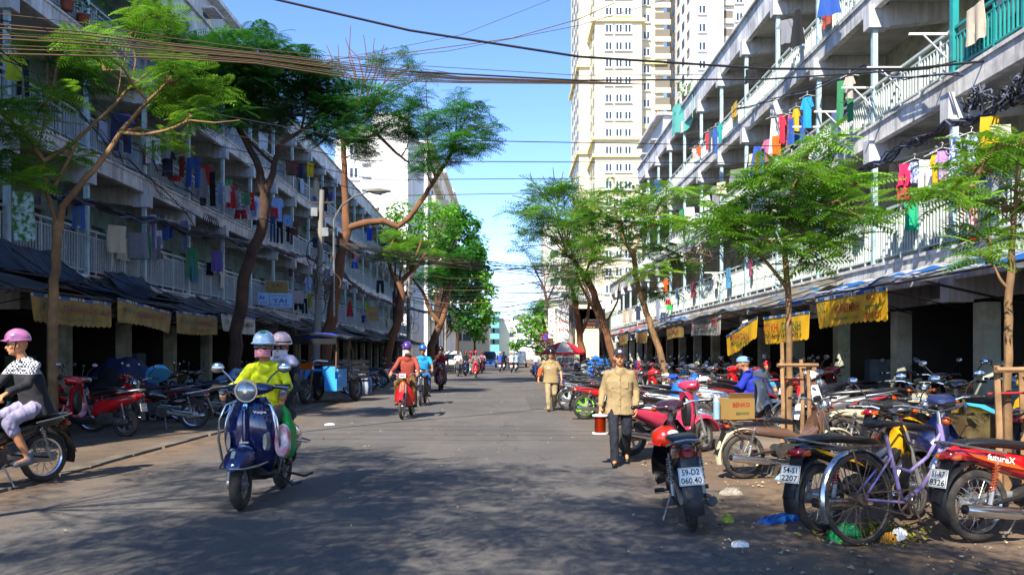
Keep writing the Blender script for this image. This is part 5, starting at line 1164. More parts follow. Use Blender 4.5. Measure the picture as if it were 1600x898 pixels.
# ================================================================ PEOPLE
SKIN = mat('skin', '#a5714e', .55, var=.1, scale=8); SKIN2 = mat('sunburnt_skin', '#bd8059', .5, var=.1, scale=8)
HAIR = mat('black_hair', '#0d0b0a', .5); SHOE = mat('dark_shoe', '#1a1715', .5); EYE = mat('eye', '#120d0a', .2); LIP = mat('lip', '#7d4034', .5)
def remesh(name, mb, voxel, smooth=4, fac=.5):
    me = mb.mesh(name, 0); o = bpy.data.objects.new('tmp', me)
    m = o.modifiers.new('r', 'REMESH'); m.mode = 'VOXEL'; m.voxel_size = voxel; m.use_smooth_shade = True
    if smooth: s_ = o.modifiers.new('s', 'SMOOTH'); s_.iterations = smooth; s_.factor = fac
    me2 = evaluated_mesh(o); me2.name = name; bpy.data.meshes.remove(me)
    me2.materials.clear(); me2.materials.append(None); return me2
def wrinkle(me, amp, sc, seed=0, zs=1.0):
    n = len(me.vertices); co = np.empty(n*3); me.vertices.foreach_get('co', co); co = co.reshape(-1, 3)
    nr = np.empty(n*3); me.vertices.foreach_get('normal', nr); nr = nr.reshape(-1, 3)
    g = np.random.default_rng(seed+1); d = np.zeros(n); x = co*sc*2.2
    for k in range(5):
        w = g.normal(size=3); w[2] *= .8; w *= (1.0+.55*k)/np.linalg.norm(w); wq = g.normal(size=3)*.9
        d += np.maximum(0, np.sin(x@w+1.6*np.sin(x@wq*.6+g.uniform(0, 6))+g.uniform(0, 6)))**3/(1+.35*k)
    me.vertices.foreach_set('co', (co+nr*((d-.7)*amp*.8)[:, None]).ravel()); me.update(); return me
def cap(b, p, q, r0, r1, n=14):
    p, q = Vector(p), Vector(q); b.tube([p, p.lerp(q, .33), p.lerp(q, .66), q], [r0, r0+(r1-r0)*.3, r0+(r1-r0)*.7, r1], n); b.ball(p, r0, n, 8); b.ball(q, r1, n, 8); return b
def pt(j, k): return Vector(j[k])
RIDE = dict(pel=(-.20, 0, .90), chest=(-.12, 0, 1.22), neck=(-.06, 0, 1.42), head=(-.01, 0, 1.555),
            shL=(-.09, .175, 1.36), elL=(.06, .27, 1.12), wrL=(.30, .30, 1.05), hpL=(-.17, .09, .87), knL=(.24, .19, .80), anL=(.10, .19, .40), toL=(.26, .20, .33),
            shR=(-.09, -.175, 1.36), elR=(.06, -.27, 1.12), wrR=(.30, -.30, 1.05), hpR=(-.17, -.09, .87), knR=(.24, -.19, .80), anR=(.10, -.19, .40), toR=(.26, -.20, .33))
def trunk(b, p, q, up, fw, lat, st, n=20):
    vs, fs = [], []
    for t, rx, ry in st:
        c = p.lerp(q, t)
        for k in range(n):
            a = 2*pi*k/n; ca, sa = cos(a), sin(a); vs.append(c+fw*rx*math.copysign(abs(ca)**.85, ca)+lat*ry*math.copysign(abs(sa)**.85, sa))
    m = len(st)
    for i in range(m-1):
        for k in range(n): fs.append((i*n+k, i*n+(k+1) % n, (i+1)*n+(k+1) % n, (i+1)*n+k))
    fs += [tuple(reversed(range(n))), tuple(range((m-1)*n, m*n))]; b.add(vs, fs)
def hand(b, wr, fw, side, up=(0, 0, 1), s=1.0, curl=.9):
    """palm, four unequal bent fingers and a thumb; fw = direction the palm points, side = direction the thumb leaves"""
    wr, fw, side = Vector(wr), Vector(fw).normalized(), Vector(side).normalized(); dn = -fw.cross(side).normalized()
    if dn.dot(Vector(up)) > 0: dn = -dn
    c = wr+fw*.045*s; b.ball(wr, .026*s, 10, 6); cap(b, wr+fw*.01, wr+fw*.075*s+side*.018*s, .021*s, .018*s, 10); cap(b, wr+fw*.01, wr+fw*.072*s-side*.02*s, .021*s, .016*s, 10)
    for k, L in enumerate((.036, .042, .039, .030)):
        base = wr+fw*.085*s+side*(.030-.019*k)*s; d1 = (fw*cos(curl*.6)+dn*sin(curl*.6)); d2 = (fw*cos(curl*1.6)+dn*sin(curl*1.6)); d3 = (fw*cos(curl*2.5)+dn*sin(curl*2.5))
        p1 = base+d1*L*s; p2 = p1+d2*L*.75*s; p3 = p2+d3*L*.55*s
        cap(b, base, p1, .0095*s, .009*s, 7); cap(b, p1, p2, .009*s, .0085*s, 7); cap(b, p2, p3, .0085*s, .007*s, 7)
    t0 = wr+fw*.03*s+side*.022*s; t1 = t0+(side*.8+fw*.5+dn*.3).normalized()*.035*s; t2 = t1+(fw*.8+dn*.6*curl+side*.2).normalized()*.03*s
    cap(b, t0, t1, .012*s, .011*s, 7); cap(b, t1, t2, .011*s, .008*s, 7)
def person(loc, rz, label, j, shirt, trousers, shirt_kind='long', leg_kind='long', shoe=SHOE, skin=SKIN, group=None, fine=.011, head=None, scale=1.0, hands=None, girth=1.0, gloves=None, seed=0, collar=True, tuck=False, face_turn=0.0, parts=True, parent_loc=None, untuck=.13, female=False):
    root = empty('person', loc, rz, label, 'person', group, scale=scale)
    g_ = girth; b = MB()
    P_ = {k: Vector(v) for k, v in j.items()}
    up = (P_['neck']-P_['pel']).normalized(); lat = (P_['shL']-P_['shR']).normalized(); fw = lat.cross(up).normalized()
    H = P_['head']
    # head: skull, jaw, nose, ears
    ft = Matrix.Rotation(face_turn, 3, 'Z'); f = ft @ fw; f = Vector((f.x, f.y, f.z*.3)).normalized(); l_ = Vector((0, 0, 1)).cross(f)
    ang = math.atan2(f.y, f.x)
    b.ball(H+Vector((0,0,.015))-f*.008, (.098, .078, .105), 18, 12, rot=(0, 0, ang)); b.ball(H+f*.028-Vector((0,0,.045)), (.062, .058, .072), 16, 10, rot=(0, 0, ang))
    b.ball(H+f*.062-Vector((0,0,.088)), (.022, .03, .02), 10, 6, rot=(0, 0, ang))
    cap(b, H+f*.088+Vector((0,0,.004)), H+f*.106-Vector((0,0,.026)), .009, .015, 8)
    b.ball(H+f*.080+Vector((0,0,.032)), (.02, .055, .012), 10, 6, rot=(0, 0, ang)); b.ball(H+f*.084-Vector((0,0,.058)), (.014, .026, .011), 10, 6, rot=(0, 0, ang))
    for s_ in (-1, 1): b.ball(H+l_*.080*s_-Vector((0,0,.012)), (.020, .010, .031), 8, 6, rot=(0, 0, ang)); b.ball(H+f*.055+l_*.045*s_-Vector((0,0,.02)), (.03, .024, .024), 8, 6, rot=(0, 0, ang))
    cap(b, P_['neck']-up*.04, H-Vector((0,0,.06))-f*.012, .058, .053)
    # trunk and limbs
    trunk(b, P_['pel'], P_['chest'], up, fw, lat, [(.0, .10*g_, .135*g_), (.5, .085*g_, .115*g_), (1.0, .09*g_, .13*g_), (1.25, .06, .12)]); cap(b, P_['shL']-up*.035, P_['shR']-up*.035, .034, .034)
    for s_ in 'LR':
        cap(b, P_['sh'+s_]-up*.035, P_['el'+s_], .038, .036); cap(b, P_['el'+s_], P_['wr'+s_], .037, .025)
        cap(b, P_['hp'+s_], P_['kn'+s_], .078, .052); cap(b, P_['kn'+s_], P_['an'+s_].lerp(P_['kn'+s_], .75), .052, .054); cap(b, P_['an'+s_].lerp(P_['kn'+s_], .75), P_['an'+s_], .054, .034); cap(b, P_['an'+s_]-Vector((0,0,.02)), P_['to'+s_], .034, .024)
        hd = (hands or {}).get(s_); sg = 1 if s_ == 'L' else -1
        if hd is None: d = (P_['wr'+s_]-P_['el'+s_]).normalized(); hand(b, P_['wr'+s_], (fw*.9-Vector((0,0,.25))), lat*(-sg), curl=1.0)
        else: hand(b, P_['wr'+s_], hd[0], hd[1], curl=hd[2] if len(hd) > 2 else .5)
    ob('body', remesh('body', b, .008 if fine < .0115 else fine*1.0, 2), skin, root)
    eb = MB()
    for s_ in (-1, 1): eb.ball(H+f*.083+l_*.031*s_+Vector((0,0,.012)), (.012, .014, .006), 8, 5, rot=(0, 0, ang))
    ob('eyes', eb, EYE, root)
    ob('mouth', MB().ball(H+f*.096-Vector((0,0,.058)), (.006, .022, .005), 8, 5, rot=(0, 0, ang)), LIP, root)
    # shirt
    if shirt is not None:
        b = MB(); w = .155*g_; ch = P_['chest']; pe = P_['pel']-up*(untuck if not tuck else -.02)
        b2 = []
        fm = .88 if female else 1
        trunk(b, pe, ch, up, fw, lat, [(0, .148*g_, .198*g_), (.2, .138*g_, .182*g_*fm), (.5, .120*g_, .162*g_*fm), (.85, .12*g_, .172*g_), (1.0, .112*g_, .175*g_), (1.10, .10, .155), (1.24, .08, .10)])
        [cap(b, P_['neck']-up*.055, P_['sh'+q_]-up*.028-lat*(.015 if q_ == 'L' else -.015), .062, .050) for q_ in 'LR']; cap(b, P_['neck']-up*.085, P_['neck']-up*.04, .10, .066)
        for s_ in 'LR':
            if shirt_kind == 'long':
                cap(b, P_['sh'+s_]-up*.028, P_['el'+s_], .054*g_, .048*g_); cap(b, P_['el'+s_], P_['wr'+s_].lerp(P_['el'+s_], .06), .052*g_, .040)
            else: cap(b, P_['sh'+s_]-up*.03, P_['sh'+s_].lerp(P_['el'+s_], .72), .058, .060)
        me = remesh('shirt', b, fine, 5); wrinkle(me, .008, 7, seed, .6); so_ = ob('shirt', me, shirt, root)
        if collar:
            cb = MB(); nk = P_['neck']-up*.0
            for s_ in (-1, 1): cb.prism([(0, 0), (.055*s_, .03), (.07*s_, -.035), (.03*s_, -.07)][::s_], .0, .008, 'x')
            c_ = ob('collar', cb, shirt, root, nk+fw*.062-up*.035, (0, .25, math.atan2(fw.y, fw.x)))
    if trousers is not None:
        b = MB(); b.ball(P_['pel']-up*.02, (.108*g_, .142*g_, .12), 16, 10, rot=(0, 0, math.atan2(lat.y, lat.x)-pi/2))
        for s_ in 'LR':
            cap(b, P_['hp'+s_], P_['kn'+s_], .090*g_, .072)
            if leg_kind == 'long': cap(b, P_['kn'+s_], P_['an'+s_].lerp(P_['kn'+s_], -.02), .070, .062)
            elif leg_kind == 'knee': cap(b, P_['kn'+s_], P_['kn'+s_].lerp(P_['an'+s_], .25), .074, .07)
        me = remesh('trousers', b, fine, 4); wrinkle(me, .010, 8, seed+3, .5); ob('trousers', me, trousers, root)
    for s_ in 'LR':
        b = MB(); a_, t_ = P_['an'+s_]-Vector((0,0,.045)), P_['to'+s_]-Vector((0,0,.01)); cap(b, a_-(t_-a_).normalized()*.03, t_, .040, .034, 12); b.ball(a_+Vector((0,0,.035)), .047, 10, 6); cap(b, a_, a_+Vector((0,0,.09)), .044, .046, 10)
        me = remesh('shoe', b, .012, 2); ob('shoe', me, shoe, root)
    root['_x'] = 0; del root['_x']
    return root, H, f, l_, ang
def attach(root, name, mesh, m, loc=(0,0,0), ang=0, **k): return ob(name, mesh, m, root, loc, (0, 0, ang), **k)
def helmet(root, H, ang, m, peak=None, full=False, visor=None, strap=True, band=None):
    """half shell helmet fitted on the head"""
    def mk(b): b.ball((0, 0, .03), (.132, .112, .118), 24, 14, zmin=-.18, zmax=1); b.tube([(.130*cos(a), .111*sin(a), .012-.012*cos(a)) for a in [2*pi*i/28 for i in range(29)]], .009, 6, cap=False); return b
    o = attach(root, 'helmet', pm('helmet_shell', mk), m, H+Vector((-.008*cos(ang), -.008*sin(ang), .036)), ang)
    pk = pm('helmet_peak', lambda b: b.grid(lambda u, v: ((.105+.065*u)*cos((v-.5)*1.7)+.0, (.105+.03*u)*sin((v-.5)*1.7), .03-.018*u), 4, 12, .006, (0, 0, -1)))
    ob('helmet_peak', pk, peak or m, o)
    if band: ob('helmet_band', pm('helmet_band', lambda b: b.tube([(.1335*cos(a), .1135*sin(a), .035-.008*cos(a)) for a in [2*pi*i/28 for i in range(29)]], .008, 6, cap=False)), band, o)
    if strap:
        ob('strap', pm('helmet_strap', lambda b: b.tube([(.02, .094, .0), (.035, .078, -.08), (.045, 0, -.135), (.035, -.078, -.08), (.02, -.094, .0)], .006, 5)), M_BLK, o)
    return o
def facemask(root, H, f, ang, m): 
    return attach(root, 'face_mask', pm('face_mask', lambda b: b.grid(lambda u, v: ((.103-.03*abs(2*v-1)**2.5)*cos((v-.5)*2.2)+.012*cos((v-.5)*3)*(1-abs(2*u-1)), (.095)*sin((v-.5)*2.2), -.014-.080*u-.01*abs(2*v-1)), 8, 12, .006, (-1, 0, 0))), m, H, ang)
def sunglasses(root, H, ang):
    b = pm('sunglasses', lambda b: [b.ball((.101, s_*.038, .004), (.010, .036, .025), 10, 6) for s_ in (-1, 1)] and b.cyl((.1, -.02, .018), (.1, .02, .018), .004, n=5).cyl((.09, .062, .018), (.0, .084, .012), .003, n=4).cyl((.09, -.062, .018), (.0, -.084, .012), .003, n=4))
    return attach(root, 'sunglasses', b, mat('smoked_lens', '#0a0a0c', .08, coat=.5), H, ang)
C = lambda n, c, **k: mat('cloth_'+n, c, .85, var=.12, scale=14, bump=.15, **k)
YEL = C('yellow', '#c7cf12'); NAVY = C('navy', '#10131f'); TAN = C('tan', '#8f7a54'); KHAKI = C('khaki', '#8f7a52'); RBR = C('redbrown', '#8a3a2a'); CYN = C('cyan', '#1684b8'); DKR = C('darkred', '#6a1520'); WHT = C('white', '#c9c9c6')
GRY = C('grey', '#6b6b6c'); BLUE = C('blue', '#1c3f94'); PNKM = C('pinkmask', '#c97f8c'); DENIM = C('denim', '#35527c'); BLK_C = C('black', '#131315'); RED_C = C('red', '#b3202c'); LGRY = C('lightgrey', '#9a95a3'); PLE = C('paleblue', '#7fa3c9'); OLV = C('mustardprint', '#7a5a24', col2='#2f2a16', mixscale=25)
def checker_mat():
    m = bpy.data.materials.new('houndstooth_cloth'); m.use_nodes = True; N = m.node_tree; L = N.links; b = N.nodes['Principled BSDF']; b.inputs['Roughness'].default_value = .85
    tc = N.nodes.new('ShaderNodeTexCoord'); ck = N.nodes.new('ShaderNodeTexChecker'); ck.inputs['Scale'].default_value = 42; ck.inputs[1].default_value = (.55, .58, .6, 1); ck.inputs[2].default_value = (.015, .015, .02, 1)
    L.new(tc.outputs['Object'], ck.inputs['Vector']); sp = N.nodes.new('ShaderNodeSeparateXYZ'); L.new(tc.outputs['Object'], sp.inputs[0])
    r = N.nodes.new('ShaderNodeMath'); r.operation = 'GREATER_THAN'; r.inputs[1].default_value = 1.235; L.new(sp.outputs[2], r.inputs[0])
    x = N.nodes.new('ShaderNodeMix'); x.data_type = 'RGBA'; L.new(r.outputs[0], x.inputs[0]); x.inputs[6].default_value = (.012, .012, .015, 1); L.new(ck.outputs[0], x.inputs[7]); L.new(x.outputs[2], b.inputs['Base Color']); return m
def helm(n, c): return mat('helmet_'+n, c, .25, coat=.5)
FDIR = lambda rz: Vector((cos(rz), sin(rz), 0))
# --- blue scooter with two riders
vs = 1.04; vrz = R(-92); vf = FDIR(vrz)
vc = G(376, 797); vloc = Vector((vc.x, vc.y, 0))-vf*.62*vs
vespa('dark blue classic scooter with chrome crash bars ridden towards the camera by two people', vloc, vrz, vs)
def rp(**k): d = dict(RIDE); d.update(k); return d
def on(loc, rz, dx, dz=0): f = FDIR(rz); return Vector((loc[0], loc[1], loc[2] if len(loc) > 2 else 0))+f*dx+Vector((0, 0, dz))
rd = rp(wrL=(.24, .31, 1.12), wrR=(.24, -.31, 1.12), elL=(.02, .27, 1.15), elR=(.02, -.27, 1.15), knL=(.16, .15, .80), knR=(.16, -.15, .80), anL=(.12, .12, .40), anR=(.12, -.12, .40), toL=(.27, .13, .36), toR=(.27, -.13, .36))
p, H, f, l_, ang = person(on(vloc, vrz, .0, .03), vrz, 'woman in bright yellow jacket, pink mask and sunglasses driving the blue scooter', rd, YEL, mat('grey_trousers', '#55555c', .85), fine=.010, girth=1.0, female=True, scale=.96)
facemask(p, H, f, ang, PNKM); sunglasses(p, H, ang); hm = helmet(p, H, ang, helm('skyblue', '#a9c3da')); ob('helmet_mark', MB().ball((.075, .015, .125), (.035, .03, .02), 10, 6), helm('greenmark', '#1f9a5a'), hm)
for s_ in (-1, 1): attach(p, 'glove', MB().ball((.24+.05, s_*.31, 1.105), (.07, .045, .045), 12, 8), C('patterned_glove', '#3a3d42', col2='#9aa3a6', mixscale=60))
rd2 = rp(pel=(-.48, 0, .92), chest=(-.45, .02, 1.25), neck=(-.42, .02, 1.45), head=(-.38, .06, 1.58), shL=(-.43, .2, 1.38), shR=(-.43, -.16, 1.38), elL=(-.28, .27, 1.15), elR=(-.28, -.22, 1.15), wrL=(-.1, .2, 1.05), wrR=(-.1, -.15, 1.05),
         hpL=(-.45, .1, .9), hpR=(-.45, -.1, .9), knL=(-.05, .24, .80), knR=(-.05, -.24, .80), anL=(-.14, .25, .42), anR=(-.14, -.25, .42), toL=(.0, .27, .37), toR=(.0, -.27, .37))
p, H, f, l_, ang = person(on(vloc, vrz, .0, .02), vrz-.03, 'masked passenger in white and pink helmet with a pale scarf behind the yellow jacket', rd2, C('darkjacket', '#26262c'), BLK_C, fine=.014, scale=.95)
facemask(p, H, f, ang, C('palemask', '#cfc3cb')); sunglasses(p, H, ang); helmet(p, H, ang, helm('whitepink', '#c9aab0'), band=M_BLK)
attach(p, 'scarf', remesh('scarf', MB().ball((-.42, .03, 1.44), (.13, .15, .06), 14, 8).ball((-.32, .15, 1.46), (.09, .10, .05), 12, 8).ball((-.30, .22, 1.42), (.08, .07, .05), 12, 8), .014, 3), C('scarf', '#b7b3c9', col2='#dfd9e2', mixscale=14))
# bags hanging on the hook side
bg_ = empty('shopping_bag', on(vloc, vrz, .18, 0)+Vector((.30, 0, .62)), vrz, 'green plastic bag hanging at the side of the blue scooter', 'bag')
ob('bag', remesh('bag', MB().loft([(-.12, .02, .16, .05), (-.05, .0, .2, .08), (.08, -.02, .17, .07), (.14, 0, .1, .03)], 12).tube([(0, 0, .1), (.05, .0, .26), (.08, -.03, .34)], [.07, .04, .02], 8), .014, 3), mat('green_bag_film', '#0fa04a', .35, transl=.2), bg_)
bg_ = empty('shopping_bag', on(vloc, vrz, .36, 0)+Vector((.31, 0, .62)), vrz, 'white bag with red prints hanging at the scooter leg shield', 'bag')
ob('bag', remesh('bag', MB().loft([(-.05, 0, .14, .06), (0, 0, .17, .08), (.06, 0, .15, .07)], 12), .014, 3), mat('white_bag_film', '#cfc9cc', .5, col2='#c86a72', mixscale=9), bg_)
# --- man in pink helmet on a moped leaving at the left
mr = R(-118); mc = G(68, 752); mloc = Vector((mc.x, mc.y, 0))+FDIR(mr)*.62
underbone('black', 'old black moped with round box seat ridden by the man in the pink helmet', mloc, mr, None, txt=None, old=False, front='round', mirrors=True, naked=False, rack=False, steer=-.2, shield='lime')
rd = rp(wrL=(.30, .33, 1.05), wrR=(.30, -.33, 1.05), knL=(.20, .17, .72), knR=(.20, -.17, .72), anL=(.0, .2, .32), anR=(.0, -.2, .32), toL=(.15, .22, .27), toR=(.15, -.22, .27), head=(-.0, -.01, 1.56))
p, H, f, l_, ang = person(on(mloc, mr, -.32, -.0), mr, 'man in pink helmet and checked dark jacket riding off the left edge', rd, checker_mat(), C('lavender_shorts', '#8d87a0'), leg_kind='knee', shoe=mat('grey_sandal', '#5d6166', .6), skin=SKIN2, fine=.010, collar=True, face_turn=-.5, girth=1.05)
helmet(p, H, ang, helm('pink', '#b8709c'))
# --- walking man with copper wire
MH = 1.53/1.66
wf = Vector((-.12, -1, 0)).normalized(); wrz = math.atan2(wf.y, wf.x)
walk = dict(pel=(0, 0, .90), chest=(.02, 0, 1.20), neck=(.03, 0, 1.40), head=(.06, 0, 1.535), shL=(.02, .165, 1.325), elL=(-.06, .235, 1.07), wrL=(.04, .235, .83), shR=(.02, -.165, 1.325), elR=(-.03, -.235, 1.07), wrR=(.08, -.27, .85),
            hpL=(0, .09, .87), knL=(.03, .10, .48), anL=(-.26, .10, .15), toL=(-.13, .11, .05), hpR=(0, -.09, .87), knR=(.16, -.08, .49), anR=(.20, -.07, .09), toR=(.36, -.08, .05))
g_ = G(970, 728); wl = Vector((g_.x, g_.y+.12, 0))
p, H, f, l_, ang = person(wl, wrz, 'man in tan shirt, navy trousers and dark cap walking with a spool of copper wire', walk, TAN, NAVY, fine=.009, skin=SKIN2, scale=MH, hands={'L': ((.15, .05, -1), (1, -.2, 0), .7), 'R': ((.1, -.1, -1), (1, .3, 0), 1.0)}, seed=4, untuck=.17, girth=1.1)
cp = attach(p, 'cap', MB().ball((-.004, 0, .06), (.108, .092, .080), 20, 10, zmin=.0), C('cap', '#2a1f33'), H, ang)
ob('cap_peak', MB().grid(lambda u, v: ((.095+.065*u)*cos((v-.5)*1.5), (.095+.0*u)*sin((v-.5)*1.7), .066-.012*u-.03*(v-.5)**2), 5, 12, .006, (0, 0, -1)), C('cap_peak', '#2a1f33'), cp)
ob('cap_badge', MB().ball((.105, 0, .085), (.012, .026, .02), 10, 6), M_PLATE, cp)
attach(p, 'hair', MB().ball((-.036, 0, .02), (.088, .088, .085), 16, 10, zmin=-.75), HAIR, H, ang)
b = MB()
for s_ in (-1, 1): b.box((.139, s_*.075, 1.15), (.010, .085, .095))
for i in range(5): b.ball((.152, 0, .86+.09*i), .008, 8, 5)
b.tube([(.145, .012, .76), (.152, .012, 1.0), (.148, .012, 1.2), (.12, .012, 1.33)], .006, 4)
ob('pockets_and_placket', b, TAN, p)
hnd = Matrix.Rotation(wrz, 3, 'Z') @ (Vector((.105, -.275, .735))*MH)+wl
sp_ = empty('wire_spool', hnd-Vector((0, 0, .26)), .4, 'white flanged spool wound with copper wire carried by the man in tan', 'wire spool')
ob('flange', MB().cyl((0, 0, 0), (0, 0, .018), .105, n=26), M_PLATE, sp_); ob('flange', MB().cyl((0, 0, .232), (0, 0, .25), .105, n=26).cyl((0, 0, .25), (0, 0, .28), .02, n=8), M_PLATE, sp_)
b = MB(); nn = 26
for i in range(nn): b.tube([(.071*cos(a), .071*sin(a), .024+i*.0079) for a in [2*pi*k/20 for k in range(21)]], .0046, 4, cap=False)
b.cyl((0, 0, .02), (0, 0, .23), .069, n=20)
ob('copper_wire', b, mat('copper_wire', '#b3401c', .3, .85), sp_)
# --- man in khaki uniform
g_ = G(861, 642); kf = Vector((-.02, -1, 0)); krz = math.atan2(kf.y, kf.x)
wk2 = dict(walk); wk2.update(elR=(-.05, -.30, 1.08), wrR=(.0, -.34, .86), elL=(-.02, .27, 1.07), wrL=(.10, .29, .86))
p, H, f, l_, ang = person(Vector((g_.x, g_.y+.1, 0)), krz, 'stout man in khaki uniform and black helmet walking down the road', wk2, KHAKI, C('khaki_trousers', '#94835f'), shirt_kind='short', fine=.013, skin=SKIN2, scale=.95, girth=1.15, seed=9, hands={'L': ((.15, .05, -1), (1, -.2, 0), .7), 'R': ((.1, -.1, -1), (1, .3, 0), .7)})
helmet(p, H, ang, helm('black', '#15161a')); attach(p, 'orange_armband', MB().tube([Vector(wk2['shR']).lerp(Vector(wk2['elR']), .7), Vector(wk2['elR']).lerp(Vector(wk2['wrR']), .6)], [.078, .058], 12), C('orange', '#c9501a'))
attach(p, 'name_tag', MB().box((.158, -.07, 1.17), (.01, .06, .035)), M_PLATE)
# --- riders coming up the road
def rider(px, py, X=None, rz=R(-90), bike='underbone', col='red', blabel='', plabel='', shirt=RBR, tro=OLV, hm='violet', hmc='#4b2a7a', mask=None, sc=1.0, sk='short', front=None, frontwheel=True, fine=.015, pose=None, facing=True, **k):
    g_ = G(px, py); f_ = FDIR(rz); c = Vector((g_.x, g_.y, 0)) - (f_*.62*sc if facing else -f_*.62*sc)
    if bike == 'scooter': scooter(col, blabel, c, rz, None, txt=None if facing else ('59-C1', '330.18'), scale=sc, **k)
    else: underbone(col, blabel, c, rz, None, txt=None if facing else ('52-P6', '7719'), scale=sc, **k)
    p, H, f, l_, ang = person(c+Vector((0, 0, -.01)), rz, plabel, pose or RIDE, shirt, tro, shirt_kind=sk, fine=fine, scale=sc)
    helmet(p, H, ang, helm(hm, hmc))
    if mask: facemask(p, H, f, ang, mask)
    return p, c
p, c1 = rider(628, 655, rz=R(-93), col='red', blabel='small red moped with pale front plate leading the oncoming riders', plabel='rider in red brown jacket, purple helmet and white mask on the red moped', shirt=RBR, tro=OLV, hm='violet', hmc='#4b2f80', mask=C('whitemask', '#b9b5ad'), sc=1.02, sk='long', fine=.012, col2='orange', frontplate='49-72', mirrors=False)
p, c2 = rider(657, 634, rz=R(-90), col='black', blabel='black motorbike with round headlamp right behind the red moped', plabel='man in cyan shirt and blue helmet riding behind the red moped', shirt=CYN, tro=DENIM, hm='blue', hmc='#1a56b8', sc=1.02, fine=.013, front='round')
p, c3 = rider(687, 610, rz=R(-90), bike='scooter', col='darkred', blabel='dark red scooter with silver headlamp behind the cyan shirted rider', plabel='rider in dark red shirt and black helmet raising a hand to the mouth', shirt=DKR, tro=GRY, hm='dark', hmc='#1b1d22', sc=1.05, pose=rp(elR=(.05, -.22, 1.15), wrR=(.10, -.04, 1.44)))
attach(p, 'x', MB().box((0, 0, .1), (.01, .01, .01)), GRY) if False else None
refresh()
far = [  # px, py, facing, bike colour, kind, shirt, helmet, words
    (715, 588, 1, 'black', 0, WHT, '#3c3a3a', 'white shirt', 'black'), (727, 587, 1, 'navy', 1, BLK_C, '#6a2030', 'dark clothes', 'navy blue'), (735, 585, 1, 'silver', 1, RED_C, '#b3262c', 'red shirt', 'silver'), (743, 590, 1, 'red', 1, GRY, '#c0243c', 'grey shirt', 'bright red'),
    (753, 583, 1, 'red', 0, C('pinkstripe', '#b27a84'), '#8a2430', 'pinkish shirt', 'red'), (781, 581, 0, 'red', 1, BLUE, '#b9bcc0', 'blue shirt seen from behind', 'red'), (787, 579, 0, 'black', 0, NAVY, '#222', 'navy clothes seen from behind', 'black'), (799, 582, 0, 'red', 1, C('greyshirt', '#a9a79a'), '#b7b7b7', 'pale grey shirt seen from behind', 'red and white'),
    (806, 581, 0, 'black', 0, PLE, '#c9c9c9', 'pale blue shirt seen from behind', 'dark'), (838, 592, 1, 'blue', 0, WHT, '#15151a', 'white shirt near the right kerb', 'blue')]
for i, (px, py, fc, colr, kd, sh, hc, w1, w2) in enumerate(far):
    g_ = G(px, py); rz = R(-90 if fc else 90); f_ = FDIR(rz); c = Vector((g_.x, g_.y, 0)) - (f_*.62 if fc else -f_*.62)
    o = copy_tree(protoS if kd else protoU, None, {'paint_darkred' if kd else 'paint_black': PAINT[colr]}); o.location = c; o.rotation_euler = (0, 0, rz)
    o['label'] = f"{w2} {'scooter' if kd else 'motorbike'} far up the road under the rider in {w1.replace(' seen from behind', '')}"; o['group'] = 'motorbikes riding far up the road'; o['category'] = 'scooter' if kd else 'motorbike'
    if i == 0:
        rp_, H, f, l_, ang = person(c, rz, 'x', RIDE, WHT, GRY, shirt_kind='short', fine=.02, group='riders far up the road'); helmet(rp_, H, ang, helm('far', '#3c3a3a')); refresh(); q = rp_
    else:
        q = copy_tree(rp_, None, {'cloth_white': sh, 'cloth_grey': [GRY, BLK_C, DENIM][i % 3], 'helmet_far': helm('far%d' % i, hc if len(hc) == 7 else '#222222')}); q.location = c; q.rotation_euler = (0, 0, rz)
    q['label'] = f"distant rider in {w1} on the {w2} {'scooter' if kd else 'motorbike'}"
# --- seated figures on the right pavement
sit = dict(pel=(0, 0, .38), chest=(.12, 0, .66), neck=(.18, 0, .84), head=(.24, 0, .96), shL=(.16, .18, .80), elL=(.26, .24, .58), wrL=(.42, .15, .50), shR=(.16, -.18, .80), elR=(.26, -.24, .58), wrR=(.42, -.15, .50),
           hpL=(.02, .1, .38), knL=(.42, .16, .50), anL=(.40, .15, .10), toL=(.54, .16, .05), hpR=(.02, -.1, .38), knR=(.42, -.16, .50), anR=(.40, -.15, .10), toR=(.54, -.16, .05))
p, H, f, l_, ang = person((5.0, 16.6, .13), R(160), 'figure in a deep blue raincoat sitting bent among the motorbikes', sit, C('bluecoat', '#0f2596'), C('bluecoat2', '#0f2090'), fine=.014, girth=1.35, untuck=.2, scale=1.2)
attach(p, 'cap', MB().ball((0, 0, .04), (.115, .1, .08), 16, 8, zmin=-.2), C('bluecap', '#6f8fb8'), H, ang)
ob('stool', MB().box((0, 0, .18), (.34, .3, .05)).box((-.12, -.1, .08), (.04, .04, .16)).box((.12, .1, .08), (.04, .04, .16)), PAINT['red'], empty('stool', (5.05, 16.62, .13), .3, 'low red plastic stool under the figure in the blue raincoat', 'stool'))
for i, (x, y, m_, lb) in enumerate(((3.9, 51.5, RED_C, 'vendor in red shirt seated under the red umbrella'), (4.5, 48.2, C('orange2', '#c2501f'), 'person in orange sitting beside the blue folding chair'), (5.2, 44.0, WHT, 'person in white sitting by the blue tarpaulin'), (6.3, 20.3, RED_C, 'person in red cap and shirt crouching behind the blue raincoat'))):
    p, H, f, l_, ang = person((x, y, .13), R(200+i*20), lb, sit, m_, GRY, fine=.02, shirt_kind='short', scale=1.1)
    attach(p, 'hair', MB().ball((-.012, 0, .03), (.108, .088, .09), 14, 8, zmin=-.55), HAIR if i != 3 else RED_C, H, ang)
